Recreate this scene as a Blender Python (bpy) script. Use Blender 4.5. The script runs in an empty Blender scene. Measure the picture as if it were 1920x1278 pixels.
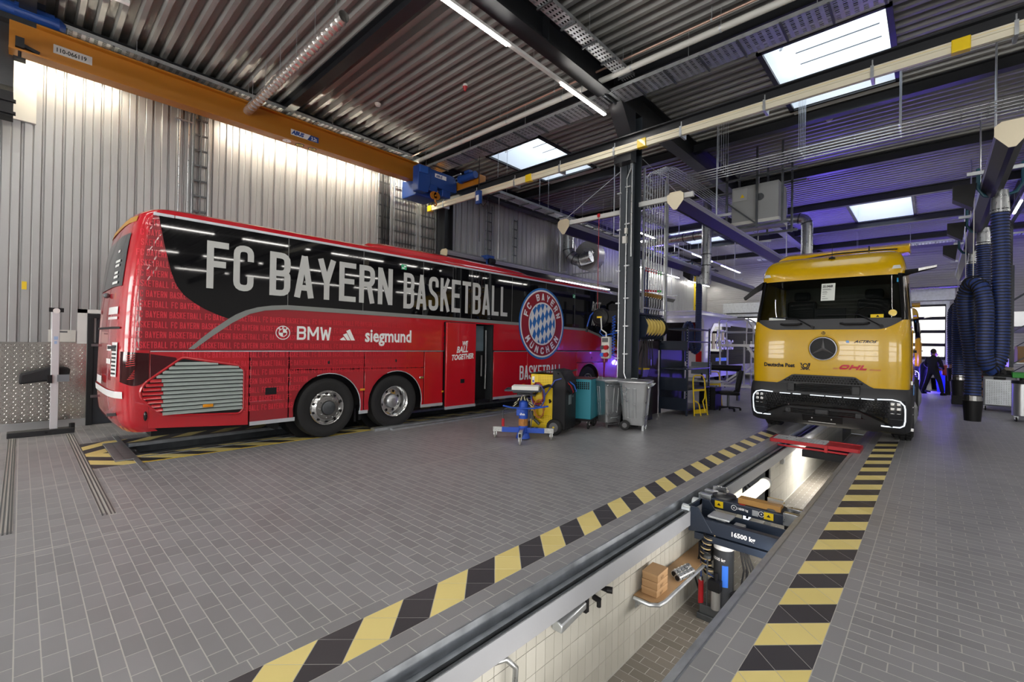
import bpy, bmesh, math, random
from mathutils import Vector, Matrix
sc = bpy.context.scene
COL = sc.collection
PI = math.pi
rnd = random.Random(7)

# ------------------------------------------------------------ camera (16 mm lens at eye height)
cd = bpy.data.cameras.new('camera')
cam = bpy.data.objects.new('camera', cd); COL.objects.link(cam)
cd.sensor_width = 36.0; cd.lens = 16.0; cd.clip_start = 0.05; cd.clip_end = 200
_Y = Vector((790, -18, -853.3)).normalized()
_nX = Vector((-921.5, 12, -853.3)); _nX = (_nX - _Y*_nX.dot(_Y)).normalized()
_X = -_nX; _Z = _X.cross(_Y)
_R = Matrix((_X, _Y, _Z))
cam.matrix_world = Matrix.Translation((0, 0, 1.7)) @ _R.to_4x4()
sc.camera = cam

# ------------------------------------------------------------ world, lights, exposure
wd = bpy.data.worlds.new('overcast_sky'); sc.world = wd; wd.use_nodes = True
bg = wd.node_tree.nodes['Background']
bg.inputs[0].default_value = (0.78, 0.86, 1.0, 1); bg.inputs[1].default_value = 1.2
sc.view_settings.view_transform = 'Standard'
try: sc.view_settings.look = 'None'
except Exception: pass
sc.view_settings.gamma = 1.0
sc.view_settings.exposure = 0.85
sc.view_settings.use_curve_mapping = False
sc.cycles.use_denoising = True
sc.cycles.max_bounces = 7
sc.cycles.diffuse_bounces = 4
sc.cycles.glossy_bounces = 4
sc.cycles.caustics_reflective = False
sc.cycles.caustics_refractive = False
sc.cycles.sample_clamp_indirect = 6.0

STRIP_E = 32.0      # tube lamps
SKY_E = 1.5         # daylight domes
WASH_E = 75.0       # wall-wash lamps
PANE_E = 7.0        # daylight behind gate panes
def lamp(kind, name, loc, energy, color, rot=(0,0,0), size=None, size_y=None, spot=None, radius=None):
    l = bpy.data.lights.new(name, kind); l.energy = energy; l.color = color
    if kind == 'AREA':
        l.shape = 'RECTANGLE'; l.size = size; l.size_y = size_y or size
    if kind == 'SPOT':
        l.spot_size = spot; l.spot_blend = 0.6
    if radius is not None: l.shadow_soft_size = radius
    o = bpy.data.objects.new(name, l); COL.objects.link(o); o.location = loc; o.rotation_euler = rot
    return o
BLUE = (0.16, 0.10, 1.0)
# blue event floods standing at the far end of the hall
lamp('SPOT', 'blue_flood', (-9.2, 19.5, 4.7), 280, BLUE, (PI, 0, 0), spot=2.7, radius=0.2)
lamp('SPOT', 'blue_flood', (-3.0, 20.5, 4.2), 380, BLUE, (PI, 0, 0), spot=2.7, radius=0.2)
lamp('SPOT', 'blue_flood', (2.0, 27.0, 3.6), 430, BLUE, (PI, 0, 0), spot=2.7, radius=0.2)
lamp('SPOT', 'blue_flood', (-5.0, 28.5, 3.6), 430, BLUE, (PI, 0, 0), spot=2.7, radius=0.2)
lamp('POINT', 'blue_flood', (-0.9, 25.2, 0.6), 200, BLUE, radius=0.15)
lamp('POINT', 'blue_flood', (0.6, 24.9, 1.2), 80, BLUE, radius=0.15)
lamp('POINT', 'blue_flood', (-5.3, 22.5, 0.5), 45, BLUE, radius=0.15)
# tube lamps inside the inspection pit
lamp('AREA', 'pit_lamp', (-1.92, 7.5, -0.45), 14, (1, .95, .88), (0, -PI/2+.3, 0), .12, 1.2)
lamp('AREA', 'pit_lamp', (-1.5, 10.9, -0.12), 30, (1, .95, .88), (0, 0, 0), .3, 1.0)
lamp('AREA', 'pit_lamp', (-1.02, 4.6, -0.30), 7, (1, .95, .88), (0, PI/2-.3, 0), .12, 1.2)
lamp('AREA', 'pit_lamp', (-1.02, 2.0, -0.30), 7, (1, .95, .88), (0, PI/2-.3, 0), .12, 1.2)
# ------------------------------------------------------------ helpers
class MB:
    def __init__(s, n=(1,0,0)): s.v = []; s.f = []; s.n = Vector(n); s.k = 0
    def add(s, vs, fs):
        b = len(s.v); s.v.extend(tuple(v) for v in vs); s.f.extend(tuple(b+i for i in f) for f in fs); return s
    def box(s, a, b):
        x0,y0,z0 = a; x1,y1,z1 = b
        return s.add([(x0,y0,z0),(x1,y0,z0),(x1,y1,z0),(x0,y1,z0),(x0,y0,z1),(x1,y0,z1),(x1,y1,z1),(x0,y1,z1)],
                     [(0,3,2,1),(4,5,6,7),(0,1,5,4),(1,2,6,5),(2,3,7,6),(3,0,4,7)])
    def cb(s, c, d, rot=None):
        h = [Vector(((i&1)*2-1, (i>>1&1)*2-1, (i>>2)*2-1)) for i in range(8)]
        vs = []
        for k in h:
            p = Vector((k.x*d[0]/2, k.y*d[1]/2, k.z*d[2]/2))
            if rot is not None: p = rot @ p
            vs.append(p + Vector(c))
        return s.add(vs, [(0,2,3,1),(4,5,7,6),(0,1,5,4),(1,3,7,5),(3,2,6,7),(2,0,4,6)])
    def bar(s, p, q, w, h=None, up=(0,0,1)):
        p = Vector(p); q = Vector(q); h = h or w; d = q-p; L = d.length; d.normalize()
        u = Vector(up)
        if abs(d.dot(u)) > .98: u = Vector((0,1,0))
        x = d.cross(u).normalized(); z = x.cross(d)
        m = Matrix((x, d, z)).transposed()
        return s.cb((p+q)/2, (w, L, h), m)
    def cyl(s, p, q, r, r2=None, n=14, caps=True):
        p = Vector(p); q = Vector(q); d = (q-p).normalized(); r2 = r if r2 is None else r2
        u = Vector((0,0,1)) if abs(d.z) < .9 else Vector((1,0,0))
        x = d.cross(u).normalized(); y = d.cross(x)
        vs = []
        for c, rr in ((p, r), (q, r2)):
            for i in range(n):
                a = 2*PI*i/n; vs.append(c + x*math.cos(a)*rr + y*math.sin(a)*rr)
        fs = [(i, (i+1)%n, n+(i+1)%n, n+i) for i in range(n)]
        if caps: fs += [tuple(range(n))[::-1], tuple(range(n, 2*n))]
        return s.add(vs, fs)
    def tube(s, pts, r, n=8, closed=False):
        P = [Vector(p) for p in pts]; m = len(P)
        rr = r if isinstance(r, (list, tuple)) else [r]*m
        vs = []; x = None
        for i in range(m):
            a = P[(i-1) % m] if (i or closed) else P[0]
            b = P[(i+1) % m] if (i < m-1 or closed) else P[-1]
            d = (b-a).normalized()
            if x is None:
                u = Vector((0,0,1)) if abs(d.z) < .9 else Vector((1,0,0))
                x = d.cross(u).normalized()
            else:
                x = (x - d*x.dot(d))
                x = x.normalized() if x.length > 1e-6 else d.orthogonal().normalized()
            y = d.cross(x)
            for k in range(n):
                t = 2*PI*k/n; vs.append(P[i] + (x*math.cos(t)+y*math.sin(t))*rr[i])
        fs = []
        for i in range(m if closed else m-1):
            j = (i+1) % m
            for k in range(n): fs.append((i*n+k, i*n+(k+1)%n, j*n+(k+1)%n, j*n+k))
        if not closed: fs += [tuple(range(n))[::-1], tuple(range((m-1)*n, m*n))]
        return s.add(vs, fs)
    def lathe(s, prof, o, axis='z', n=24, closed=False):
        o = Vector(o); vs = []; m = len(prof)
        for r, h in prof:
            for k in range(n):
                a = 2*PI*k/n; c, d = r*math.cos(a), r*math.sin(a)
                vs.append(o + Vector({'z':(c,d,h), 'x':(h,c,d), 'y':(c,h,d)}[axis]))
        fs = []
        for i in range(m-1 if not closed else m):
            j = (i+1) % m
            for k in range(n): fs.append((i*n+k, i*n+(k+1)%n, j*n+(k+1)%n, j*n+k))
        return s.add(vs, fs)
    def poly(s, pts): return s.add(pts, [tuple(range(len(pts)))])
    def prism(s, pts, off):
        n = len(pts); P = [Vector(p) for p in pts]; o = Vector(off)
        return s.add(P+[p+o for p in P], [tuple(range(n))[::-1], tuple(range(n,2*n))]+[(i,(i+1)%n,n+(i+1)%n,n+i) for i in range(n)])
    def loft(s, secs, caps=True, closed=True):
        n = len(secs[0]); vs = [p for q in secs for p in q]; fs = []
        for i in range(len(secs)-1):
            for k in range(n if closed else n-1):
                fs.append((i*n+k, i*n+(k+1)%n, (i+1)*n+(k+1)%n, (i+1)*n+k))
        if caps: fs += [tuple(range(n))[::-1], tuple(range(n*(len(secs)-1), n*len(secs)))]
        return s.add(vs, fs)
    def sphere(s, c, r, n=12, m=8, sc3=(1,1,1)):
        c = Vector(c); vs = []; fs = []
        for i in range(m+1):
            t = PI*i/m
            for k in range(n):
                a = 2*PI*k/n
                vs.append(c + Vector((r*sc3[0]*math.sin(t)*math.cos(a), r*sc3[1]*math.sin(t)*math.sin(a), r*sc3[2]*math.cos(t))))
        for i in range(m):
            for k in range(n): fs.append((i*n+k, (i+1)*n+k, (i+1)*n+(k+1)%n, i*n+(k+1)%n))
        return s.add(vs, fs)
    def mesh(s, name, mat, smooth=False, fix=True):
        me = bpy.data.meshes.new(name); me.from_pydata(s.v, [], s.f); me.validate()
        if fix:
            bm = bmesh.new(); bm.from_mesh(me); bmesh.ops.recalc_face_normals(bm, faces=bm.faces); bm.to_mesh(me); bm.free()
        if mat: me.materials.append(mat)
        if smooth:
            me.shade_smooth(); me.set_sharp_from_angle(angle=.7)
        return me
    def obj(s, name, mat, parent=None, smooth=False, bevel=0, fix=True, seg=2, **kw):
        o = bpy.data.objects.new(name, s.mesh(name, mat, smooth, fix)); COL.objects.link(o)
        if parent is not None: o.parent = parent
        if bevel:
            b = o.modifiers.new('bevel', 'BEVEL'); b.width = bevel; b.segments = seg; b.limit_method = 'ANGLE'; b.angle_limit = .6
            if not smooth: o.data.shade_smooth(); o.data.set_sharp_from_angle(angle=.9)
        for k, v in kw.items(): o[k] = v
        return o
def tag(o, label, cat=None, group=None, kind=None):
    o['label'] = label
    if cat: o['category'] = cat
    if group: o['group'] = group
    if kind: o['kind'] = kind
    return o
def thing(name, label, cat, loc=(0,0,0), rz=0, group=None):
    o = bpy.data.objects.new(name, None); COL.objects.link(o); o.location = loc; o.rotation_euler = (0,0,rz)
    o.empty_display_size = .1
    return tag(o, label, cat, group)
def struct(o, label): o['kind'] = 'structure'; o['label'] = label; return o
def kids(o): return [c for c in bpy.data.objects if c.parent == o]
def dup(root, loc, rz=None, label=None):
    r = root.copy(); COL.objects.link(r); r.location = loc
    if rz is not None: r.rotation_euler = (0,0,rz)
    if label: r['label'] = label
    for ch in kids(root):
        c = ch.copy(); COL.objects.link(c); c.parent = r
        for g in kids(ch):
            d = g.copy(); COL.objects.link(d); d.parent = c
    return r
def inst(src, parent=None, loc=(0,0,0), rot=None):
    o = src.copy(); COL.objects.link(o); o.location = loc
    if parent is not None: o.parent = parent
    if rot is not None: o.rotation_euler = rot
    return o
def arc(cx, cy, r, a0, a1, n=8): return [(cx+r*math.cos(a0+(a1-a0)*i/n), cy+r*math.sin(a0+(a1-a0)*i/n)) for i in range(n+1)]
def rrect(x0, y0, x1, y1, r, n=4):
    return arc(x1-r,y0+r,r,-PI/2,0,n)+arc(x1-r,y1-r,r,0,PI/2,n)+arc(x0+r,y1-r,r,PI/2,PI,n)+arc(x0+r,y0+r,r,PI,1.5*PI,n)
def rpoly(pts, r, n=4):
    out = []; m = len(pts)
    for i in range(m):
        p = Vector(pts[i]); a = Vector(pts[i-1])-p; b = Vector(pts[(i+1)%m])-p
        rr = min(r, a.length*.45, b.length*.45); a = p+a.normalized()*rr; b = p+b.normalized()*rr
        for k in range(n+1):
            t = k/n; out.append(tuple(a*(1-t)**2 + p*2*t*(1-t) + b*t*t))
    return out

# ------------------------------------------------------------ materials
MATS = {}
def mat(name, col, rough=.5, metal=0., spec=.5, coat=0., bump=0., bscale=40., var=0., vscale=3., emit=None, es=0., alpha=1.):
    if name in MATS: return MATS[name]
    m = bpy.data.materials.new(name); m.use_nodes = True; MATS[name] = m
    nt = m.node_tree; b = nt.nodes['Principled BSDF']
    b.inputs['Base Color'].default_value = (*col, 1); b.inputs['Roughness'].default_value = rough
    b.inputs['Metallic'].default_value = metal; b.inputs['Specular IOR Level'].default_value = spec
    if coat: b.inputs['Coat Weight'].default_value = coat; b.inputs['Coat Roughness'].default_value = .03
    if emit: b.inputs['Emission Color'].default_value = (*emit, 1); b.inputs['Emission Strength'].default_value = es
    if bump or var:
        tc = nt.nodes.new('ShaderNodeTexCoord')
    if var:
        nz = nt.nodes.new('ShaderNodeTexNoise'); nz.inputs['Scale'].default_value = vscale; nz.inputs['Detail'].default_value = 4
        nt.links.new(tc.outputs['Object'], nz.inputs['Vector'])
        mx = nt.nodes.new('ShaderNodeMix'); mx.data_type = 'RGBA'
        mx.inputs[6].default_value = tuple(max(0, c*(1-var)) for c in col)+(1,)
        mx.inputs[7].default_value = tuple(min(1, c*(1+var)) for c in col)+(1,)
        nt.links.new(nz.outputs[0], mx.inputs[0]); nt.links.new(mx.outputs[2], b.inputs['Base Color'])
        mr = nt.nodes.new('ShaderNodeMath'); mr.operation = 'MULTIPLY_ADD'
        mr.inputs[1].default_value = .25; mr.inputs[2].default_value = max(0, rough-.12)
        nt.links.new(nz.outputs[0], mr.inputs[0]); nt.links.new(mr.outputs[0], b.inputs['Roughness'])
    if bump:
        nb = nt.nodes.new('ShaderNodeTexNoise'); nb.inputs['Scale'].default_value = bscale
        nt.links.new(tc.outputs['Object'], nb.inputs['Vector'])
        bp = nt.nodes.new('ShaderNodeBump'); bp.inputs['Strength'].default_value = bump; bp.inputs['Distance'].default_value = .01
        nt.links.new(nb.outputs[0], bp.inputs['Height']); nt.links.new(bp.outputs[0], b.inputs['Normal'])
    return m
def island_mat(name, c0, c1, rough, spec=.5, noise=.12):
    """tiles: each island a little different, plus fine grain"""
    m = mat(name, c0, rough, spec=spec); nt = m.node_tree; b = nt.nodes['Principled BSDF']
    g = nt.nodes.new('ShaderNodeNewGeometry'); mx = nt.nodes.new('ShaderNodeMix'); mx.data_type = 'RGBA'
    mx.inputs[6].default_value = (*c0, 1); mx.inputs[7].default_value = (*c1, 1)
    oi = nt.nodes.new('ShaderNodeObjectInfo'); ad = nt.nodes.new('ShaderNodeMath'); ad.operation = 'ADD'
    fr = nt.nodes.new('ShaderNodeMath'); fr.operation = 'FRACT'
    nt.links.new(g.outputs['Random Per Island'], ad.inputs[0]); nt.links.new(oi.outputs['Random'], ad.inputs[1])
    nt.links.new(ad.outputs[0], fr.inputs[0]); nt.links.new(fr.outputs[0], mx.inputs[0])
    nz = nt.nodes.new('ShaderNodeTexNoise'); nz.inputs['Scale'].default_value = .9; nz.inputs['Detail'].default_value = 5
    nt.links.new(g.outputs['Position'], nz.inputs['Vector'])
    m2 = nt.nodes.new('ShaderNodeMix'); m2.data_type = 'RGBA'; m2.blend_type = 'MULTIPLY'; m2.inputs[0].default_value = 1
    cr = nt.nodes.new('ShaderNodeValToRGB'); cr.color_ramp.elements[0].position = .3; cr.color_ramp.elements[1].position = .7
    cr.color_ramp.elements[0].color = (1-noise,)*3+(1,); cr.color_ramp.elements[1].color = (1, 1, 1, 1)
    nt.links.new(nz.outputs[0], cr.inputs[0]); nt.links.new(mx.outputs[2], m2.inputs[6]); nt.links.new(cr.outputs[0], m2.inputs[7])
    nt.links.new(m2.outputs[2], b.inputs['Base Color'])
    nr = nt.nodes.new('ShaderNodeMapRange'); nr.inputs[3].default_value = rough-.08; nr.inputs[4].default_value = rough+.12
    nt.links.new(nz.outputs[0], nr.inputs[0]); nt.links.new(nr.outputs[0], b.inputs['Roughness'])
    return m
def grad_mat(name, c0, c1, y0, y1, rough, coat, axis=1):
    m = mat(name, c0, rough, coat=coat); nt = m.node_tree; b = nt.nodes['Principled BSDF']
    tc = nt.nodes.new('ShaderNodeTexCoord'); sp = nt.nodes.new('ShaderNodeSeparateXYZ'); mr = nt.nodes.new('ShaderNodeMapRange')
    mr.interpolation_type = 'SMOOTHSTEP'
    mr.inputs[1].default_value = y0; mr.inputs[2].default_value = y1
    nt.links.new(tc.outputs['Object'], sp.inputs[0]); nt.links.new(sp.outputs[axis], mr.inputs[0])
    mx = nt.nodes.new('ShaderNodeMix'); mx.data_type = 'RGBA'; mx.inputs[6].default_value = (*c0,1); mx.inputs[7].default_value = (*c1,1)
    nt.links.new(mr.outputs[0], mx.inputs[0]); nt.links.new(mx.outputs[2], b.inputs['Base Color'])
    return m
def emat(name, col, s):
    m = bpy.data.materials.new(name); m.use_nodes = True; nt = m.node_tree; nt.nodes.clear(); MATS[name] = m
    e = nt.nodes.new('ShaderNodeEmission'); e.inputs[0].default_value = (*col, 1); e.inputs[1].default_value = s
    o = nt.nodes.new('ShaderNodeOutputMaterial'); nt.links.new(e.outputs[0], o.inputs[0]); return m

m_tile = island_mat('grey_floor_tile', (.245,.245,.258), (.295,.295,.31), .40)
m_tile2 = island_mat('pit_floor_tile', (.17,.155,.13), (.21,.19,.165), .5)
m_walltile = island_mat('cream_wall_tile', (.55,.54,.49), (.62,.61,.56), .3, noise=.05)
m_grout = mat('light_grout', (.50,.49,.47), .85)
m_groutd = mat('grey_grout', (.20,.20,.19), .85)
m_weath = mat('weathered_galvanised', (.38,.41,.45), .36, .75, var=.45, vscale=8)
m_tubealu = mat('light_aluminium_tube', (.72,.73,.75), .3, .45)
m_yel = island_mat('yellow_tile', (.80,.66,.24), (.86,.72,.29), .45, noise=.08)
m_dark = island_mat('charcoal_tile', (.045,.042,.05), (.06,.056,.065), .45)
m_galv = mat('galvanised_steel', (.58,.61,.64), .36, .8, var=.28, vscale=9)
m_galvd = mat('dark_galvanised_steel', (.12,.13,.14), .4, .7, var=.4, vscale=8)
m_zinc = mat('bright_zinc', (.50,.52,.54), .3, .9, var=.15, vscale=14)
m_greybeam = mat('grey_painted_beam', (.33,.34,.37), .45, var=.08)
m_wallsheet = mat('silver_wall_sheet', (.37,.375,.38), .38, .4, var=.05, vscale=1.5)
m_deck = mat('zinc_roof_deck', (.33,.33,.32), .5, .3, var=.1, vscale=2)
m_steel = mat('anthracite_steel', (.013,.0145,.018), .42, var=.2, vscale=3)
m_black = mat('black_plastic', (.008,.008,.010), .5, spec=.3)
m_blackg = mat('gloss_black', (.006,.006,.007), .12)
m_rubber = mat('tyre_rubber', (.014,.014,.015), .75, bump=.2, bscale=60)
m_chrome = mat('polished_aluminium', (.72,.72,.72), .16, 1.)
m_alu = mat('brushed_aluminium', (.60,.61,.63), .32, .9)
m_rail = mat('rail_aluminium', (.42,.42,.45), .36, .8)
m_bin = mat('bright_galvanised', (.70,.72,.74), .3, .92, var=.10, vscale=5)
m_wash2 = None
m_white = mat('white_paint', (.80,.80,.79), .4)
m_offw = mat('off_white_plastic', (.66,.66,.62), .45)
m_orange = mat('orange_crane_paint', (.36,.135,.008), .4, var=.06)
m_blue = mat('blue_paint', (.010,.052,.25), .38)
m_col = mat('slate_column_paint', (.036,.045,.056), .42)
m_hose = mat('navy_hose_fabric', (.018,.045,.20), .5)
m_hoser = mat('black_hose_spiral', (.006,.007,.012), .6)
m_yelp = mat('yellow_paint', (.80,.57,.012), .35, coat=.3)
m_red = mat('red_paint', (.45,.012,.02), .35)
m_teal = mat('teal_paint', (.028,.26,.34), .45)
m_wood = mat('light_wood', (.36,.22,.11), .5, var=.15, vscale=12)
m_card = mat('cardboard', (.42,.25,.12), .7)
m_strip = emat('lamp_diffuser', (1, .96, .90), STRIP_E)
m_sky = emat('daylight_dome', (.80,.90,1.), SKY_E)
m_wash = emat('wash_lamp_diffuser', (1, .93, .74), WASH_E)
m_wash2 = emat('far_wash_lamp', (1, .95, .85), 24.0)
m_pane2 = emat('far_outdoor_pane', (1., .98, .94), 1.5)
m_pane = emat('bright_outdoor_pane', (1., .98, .94), PANE_E)
m_navy = mat('navy_steel', (.014,.022,.04), .38)
m_txt = mat('white_print', (.82,.82,.82), .4)

# ------------------------------------------------------------ stroke lettering (condensed block letters) and font text
def rp(pts, r=.1, n=4):
    """round the inner corners of an open polyline"""
    out = [pts[0]]
    for i in range(1, len(pts)-1):
        p = Vector(pts[i]); a = Vector(pts[i-1])-p; b = Vector(pts[i+1])-p
        rr = min(r, a.length*.49, b.length*.49); a = p+a.normalized()*rr; b = p+b.normalized()*rr
        for k in range(n+1):
            t = k/n; out.append(tuple(a*(1-t)**2+p*2*t*(1-t)+b*t*t))
    return out+[pts[-1]]
def glyph(ch, w=.42, t=.13):
    L = t/2; R = w-t/2; B = t/2; T = 1-t/2; q = w*.45; m = w/2; s = t*.46
    G = {'F':[[(L,0),(L,1)],[(L,T),(w,T)],[(L,.52),(w*.88,.52)]],
     'E':[[(L,0),(L,1)],[(L,T),(w,T)],[(L,.52),(w*.9,.52)],[(L,B),(w,B)]],
     'C':[rp([(R,.66),(R,T),(L,T),(L,B),(R,B),(R,.34)],q)],
     'G':[rp([(R,.66),(R,T),(L,T),(L,B),(R,B),(R,.46),(m,.46)],q)],
     'B':[[(L,0),(L,1)],rp([(L,T),(R,T),(R,.52),(L,.52)],q),rp([(m,.52),(R,.52),(R,B),(L,B)],q)],
     'A':[[(s,0),(m,1)],[(w-s,0),(m,1)],[(w*.22,.24),(w*.78,.24)]],
     'Y':[[(s,1),(m,.42)],[(w-s,1),(m,.42)],[(m,.45),(m,0)]],
     'R':[[(L,0),(L,1)],rp([(L,T),(R,T),(R,.5),(L,.5)],q),[(R*.72,.5),(R,0)]],
     'N':[[(L,0),(L,1)],[(R,0),(R,1)],[(L,.97),(R,.03)]],
     'S':[rp([(R,.7),(R,T),(L,T),(L,.57),(R,.43),(R,B),(L,B),(L,.3)],q*.8)],
     'K':[[(L,0),(L,1)],[(L,.36),(w-s,1)],[(w*.42,.56),(w-s,0)]],
     'T':[[(0,T),(w,T)],[(m,0),(m,1)]], 'L':[[(L,0),(L,1)],[(L,B),(w*.95,B)]],
     'M':[[(L,0),(L,1)],[(R,0),(R,1)],[(L,.97),(m,.3)],[(R,.97),(m,.3)]],
     'W':[[(s,1),(w*.27,0)],[(w*.27,0),(m,.8)],[(m,.8),(w*.73,0)],[(w*.73,0),(w-s,1)]],
     'U':[rp([(L,1),(L,B),(R,B),(R,1)],q)], 'Ü':[rp([(L,.86),(L,B),(R,B),(R,.86)],q),[(L,.93),(L,1.06)],[(R,.93),(R,1.06)]],
     'H':[[(L,0),(L,1)],[(R,0),(R,1)],[(L,.5),(R,.5)]], 'I':[[(m,0),(m,1)]],
     'O':[rp([(m,T),(L,T),(L,B),(R,B),(R,T),(m,T)],q)],
     'D':[rp([(L,B),(L,T),(R,T),(R,B),(L,B)],q*.9)]}
    return G.get(ch, [])
def ribbon(mb, pts, t, fn):
    P = [Vector(p) for p in pts]; n = len(P); Lf = []; Rt = []
    for i in range(n):
        a = (P[i]-P[i-1]).normalized() if i else None
        b = (P[i+1]-P[i]).normalized() if i < n-1 else None
        if a is None: d = b; k = 1
        elif b is None: d = a; k = 1
        else:
            d = (a+b); d = d.normalized() if d.length > 1e-6 else a; k = 1/max(.5, abs(d.dot(a)))
        nn = Vector((-d.y, d.x))*(t/2*k); Lf.append(P[i]+nn); Rt.append(P[i]-nn)
    mb.k = (mb.k+1) % 6; o = mb.n*(.0004*mb.k)          # strokes that cross lie a hair apart
    mb.add([Vector(fn(*p))+o for p in Lf]+[Vector(fn(*p))+o for p in Rt], [(i, i+1, n+i+1, n+i) for i in range(n-1)])
def word(mb, s, u0, v0, h, fn, w=.42, t=.13, gap=.1, space=.26, u1=None, wide='MW'):
    """write s from (u0,v0) with height h; fn maps (u,v) to 3-D; u1 stretches the line to end there"""
    adv = []; x = 0
    for c in s:
        cw = w*(1.3 if c in wide else (.5 if c == 'I' else 1)); adv.append((x, cw)); x += (space if c == ' ' else cw+gap)
    tot = x-gap; kx = (u1-u0)/(tot*h) if u1 is not None else 1
    for c, (x, cw) in zip(s, adv):
        for pl in glyph(c, cw, t): ribbon(mb, pl, t, lambda a, b: fn(u0+(x+a)*h*kx, v0+b*h))
    return tot*h*kx
def ftext(s, size, fn, name, material, parent=None, bold=0., sx=1., shear=0., align='LEFT', spacing=1.):
    """built-in font text turned into a flat mesh, mapped by fn(u,v)"""
    cu = bpy.data.curves.new('t', 'FONT'); cu.body = s; cu.size = size; cu.offset = bold; cu.shear = shear; cu.align_x = align
    cu.space_character = spacing; cu.resolution_u = 2
    o = bpy.data.objects.new('t', cu); COL.objects.link(o)
    dg = bpy.context.evaluated_depsgraph_get(); me = bpy.data.meshes.new_from_object(o.evaluated_get(dg))
    bpy.data.objects.remove(o); bpy.data.curves.remove(cu)
    for v in me.vertices: v.co = Vector(fn(v.co.x*sx, v.co.y))
    me.name = name; me.materials.clear(); me.materials.append(material)
    r = bpy.data.objects.new(name, me); COL.objects.link(r)
    if parent is not None: r.parent = parent
    return r
# ------------------------------------------------------------ floor
PITX0, PITX1, PITY0, PITY1 = -2.05, -.945, -3.0, 19.0
BPX0, BPX1, BPY0, BPY1 = -9.40, -8.37, 1.15, 15.0
WL, WR, WB, WF = -11.8, 27.0, 33.0, -7.0
b = MB(); zt = -.0006
for x0, x1, y0, y1 in ((WL-.3,BPX0,WF,22),(BPX0,BPX1,WF,BPY0),(BPX0,BPX1,BPY1,22),(BPX1,PITX0,WF,22),(PITX0,PITX1,WF,PITY0),(PITX0,PITX1,PITY1,22),(PITX1,WR+.2,WF,22)):
    b.box((x0,y0,-.06), (x1,y1,zt))
floor = b.obj('floor', m_grout); struct(floor, 'grey brick-bond tiled floor of the whole workshop')
mf = mat('far_floor_paving', (.23,.22,.225), .45); nt = mf.node_tree
g = nt.nodes.new('ShaderNodeNewGeometry'); bt = nt.nodes.new('ShaderNodeTexBrick'); bt.inputs['Scale'].default_value = 1
bt.inputs['Brick Width'].default_value = .2; bt.inputs['Row Height'].default_value = .1; bt.inputs['Mortar Size'].default_value = .003
bt.inputs[1].default_value = (.235,.23,.24,1); bt.inputs[2].default_value = (.285,.278,.288,1); bt.inputs[3].default_value = (.55,.54,.52,1)
nt.links.new(g.outputs['Position'], bt.inputs['Vector']); nt.links.new(bt.outputs[0], nt.nodes['Principled BSDF'].inputs['Base Color'])
MB().box((WL-.3,22,-.06), (WR+.2,WB+.3,0)).obj('far_paving', mf, floor, kind='stuff')
MB().box((WL-.3,WF,-.05), (PITX0-.01,-.8,0)).box((PITX1+.02,WF,-.05), (WR+.2,.3,0)).box((4.6,.3,-.05), (WR+.2,22,0)).obj('near_paving', mf, floor, kind='stuff')
J = .0029
def tile_mesh(w, l, h=.004):
    return MB().add([(-w+J,-l+J,-h),(w-J,-l+J,-h),(w-J,l-J,-h),(-w+J,l-J,-h),(-w+J,-l+J,0),(w-J,-l+J,0),(w-J,l-J,0),(-w+J,l-J,0)],
                    [(4,5,6,7),(0,1,5,4),(1,2,6,5),(2,3,7,6),(3,0,4,7)])
tiles = []
def field(x0, x1, y0, y1, xp, yp, lx=.2, ly=.1, skip=()):
    j0 = math.floor((y0-yp)/ly)
    for j in range(j0, math.ceil((y1-yp)/ly)):
        a, c = max(y0, yp+j*ly), min(y1, yp+(j+1)*ly)
        if c-a < .02: continue
        off = xp+(j % 2)*lx/2
        for i in range(math.floor((x0-off)/lx), math.ceil((x1-off)/lx)):
            l, r = max(x0, off+i*lx), min(x1, off+(i+1)*lx)
            if r-l < .02: continue
            mx, my = (l+r)/2, (a+c)/2
            spans = [(a, c)]
            for q in skip:                                # tiles are cut along the sunk rails
                if q[0] < mx < q[1]:
                    spans = [w for s in spans for w in ((s[0], min(s[1], q[2])), (max(s[0], q[3]), s[1])) if w[1]-w[0] > .012]
            for a2, c2 in spans: tiles.append((mx, (a2+c2)/2, (r-l)/2, (c2-a2)/2))
RAILS = ((-10.97,-5.75,.548,.652), (-10.97,-5.75,-.112,-.023), (-10.36,-7.28,1.084,1.146))
field(-5.17,-2.65,-.8,22,-3.13,1.2)
field(-7.29,-5.17,-.8,22,-3.13,1.2,skip=RAILS)
field(-7.86,-7.29,.64,22,-3.13,1.2,skip=RAILS)
field(-9.8,-7.29,-.8,.64,-3.13,1.2,skip=RAILS)
field(WL,-9.8,-.8,22,-3.13,1.2,skip=RAILS)
field(-9.8,-7.86,15.2,22,-3.13,1.2)
field(-.36,4.6,.3,22,-.265,3.23)
def rowy(x0, x1, ph):
    y = .2+ph
    while y < 15.5: tiles.append(((x0+x1)/2, y+.1, (x1-x0)/2, .1)); y += .2
rowy(-2.65,-2.548,.04); rowy(-2.262,-2.157,.0); rowy(-2.157,PITX0,.1)
rowy(PITX1,-.845,.05); rowy(-.845,-.738,.15); rowy(-.453,-.36,.02)
Cv = Vector((0,0,1.7))
def score(t):
    d = _R.transposed() @ (Vector((t[0],t[1],0))-Cv)
    if d.z > -.3: return 0
    u, v = d.x/-d.z, d.y/-d.z
    if abs(u) > 1.14 or abs(v) > .76: return 0
    return t[2]*t[3]*1.7/(-d.z)**3
tiles.sort(key=score, reverse=True)
full = {}
rest = MB()
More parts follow.
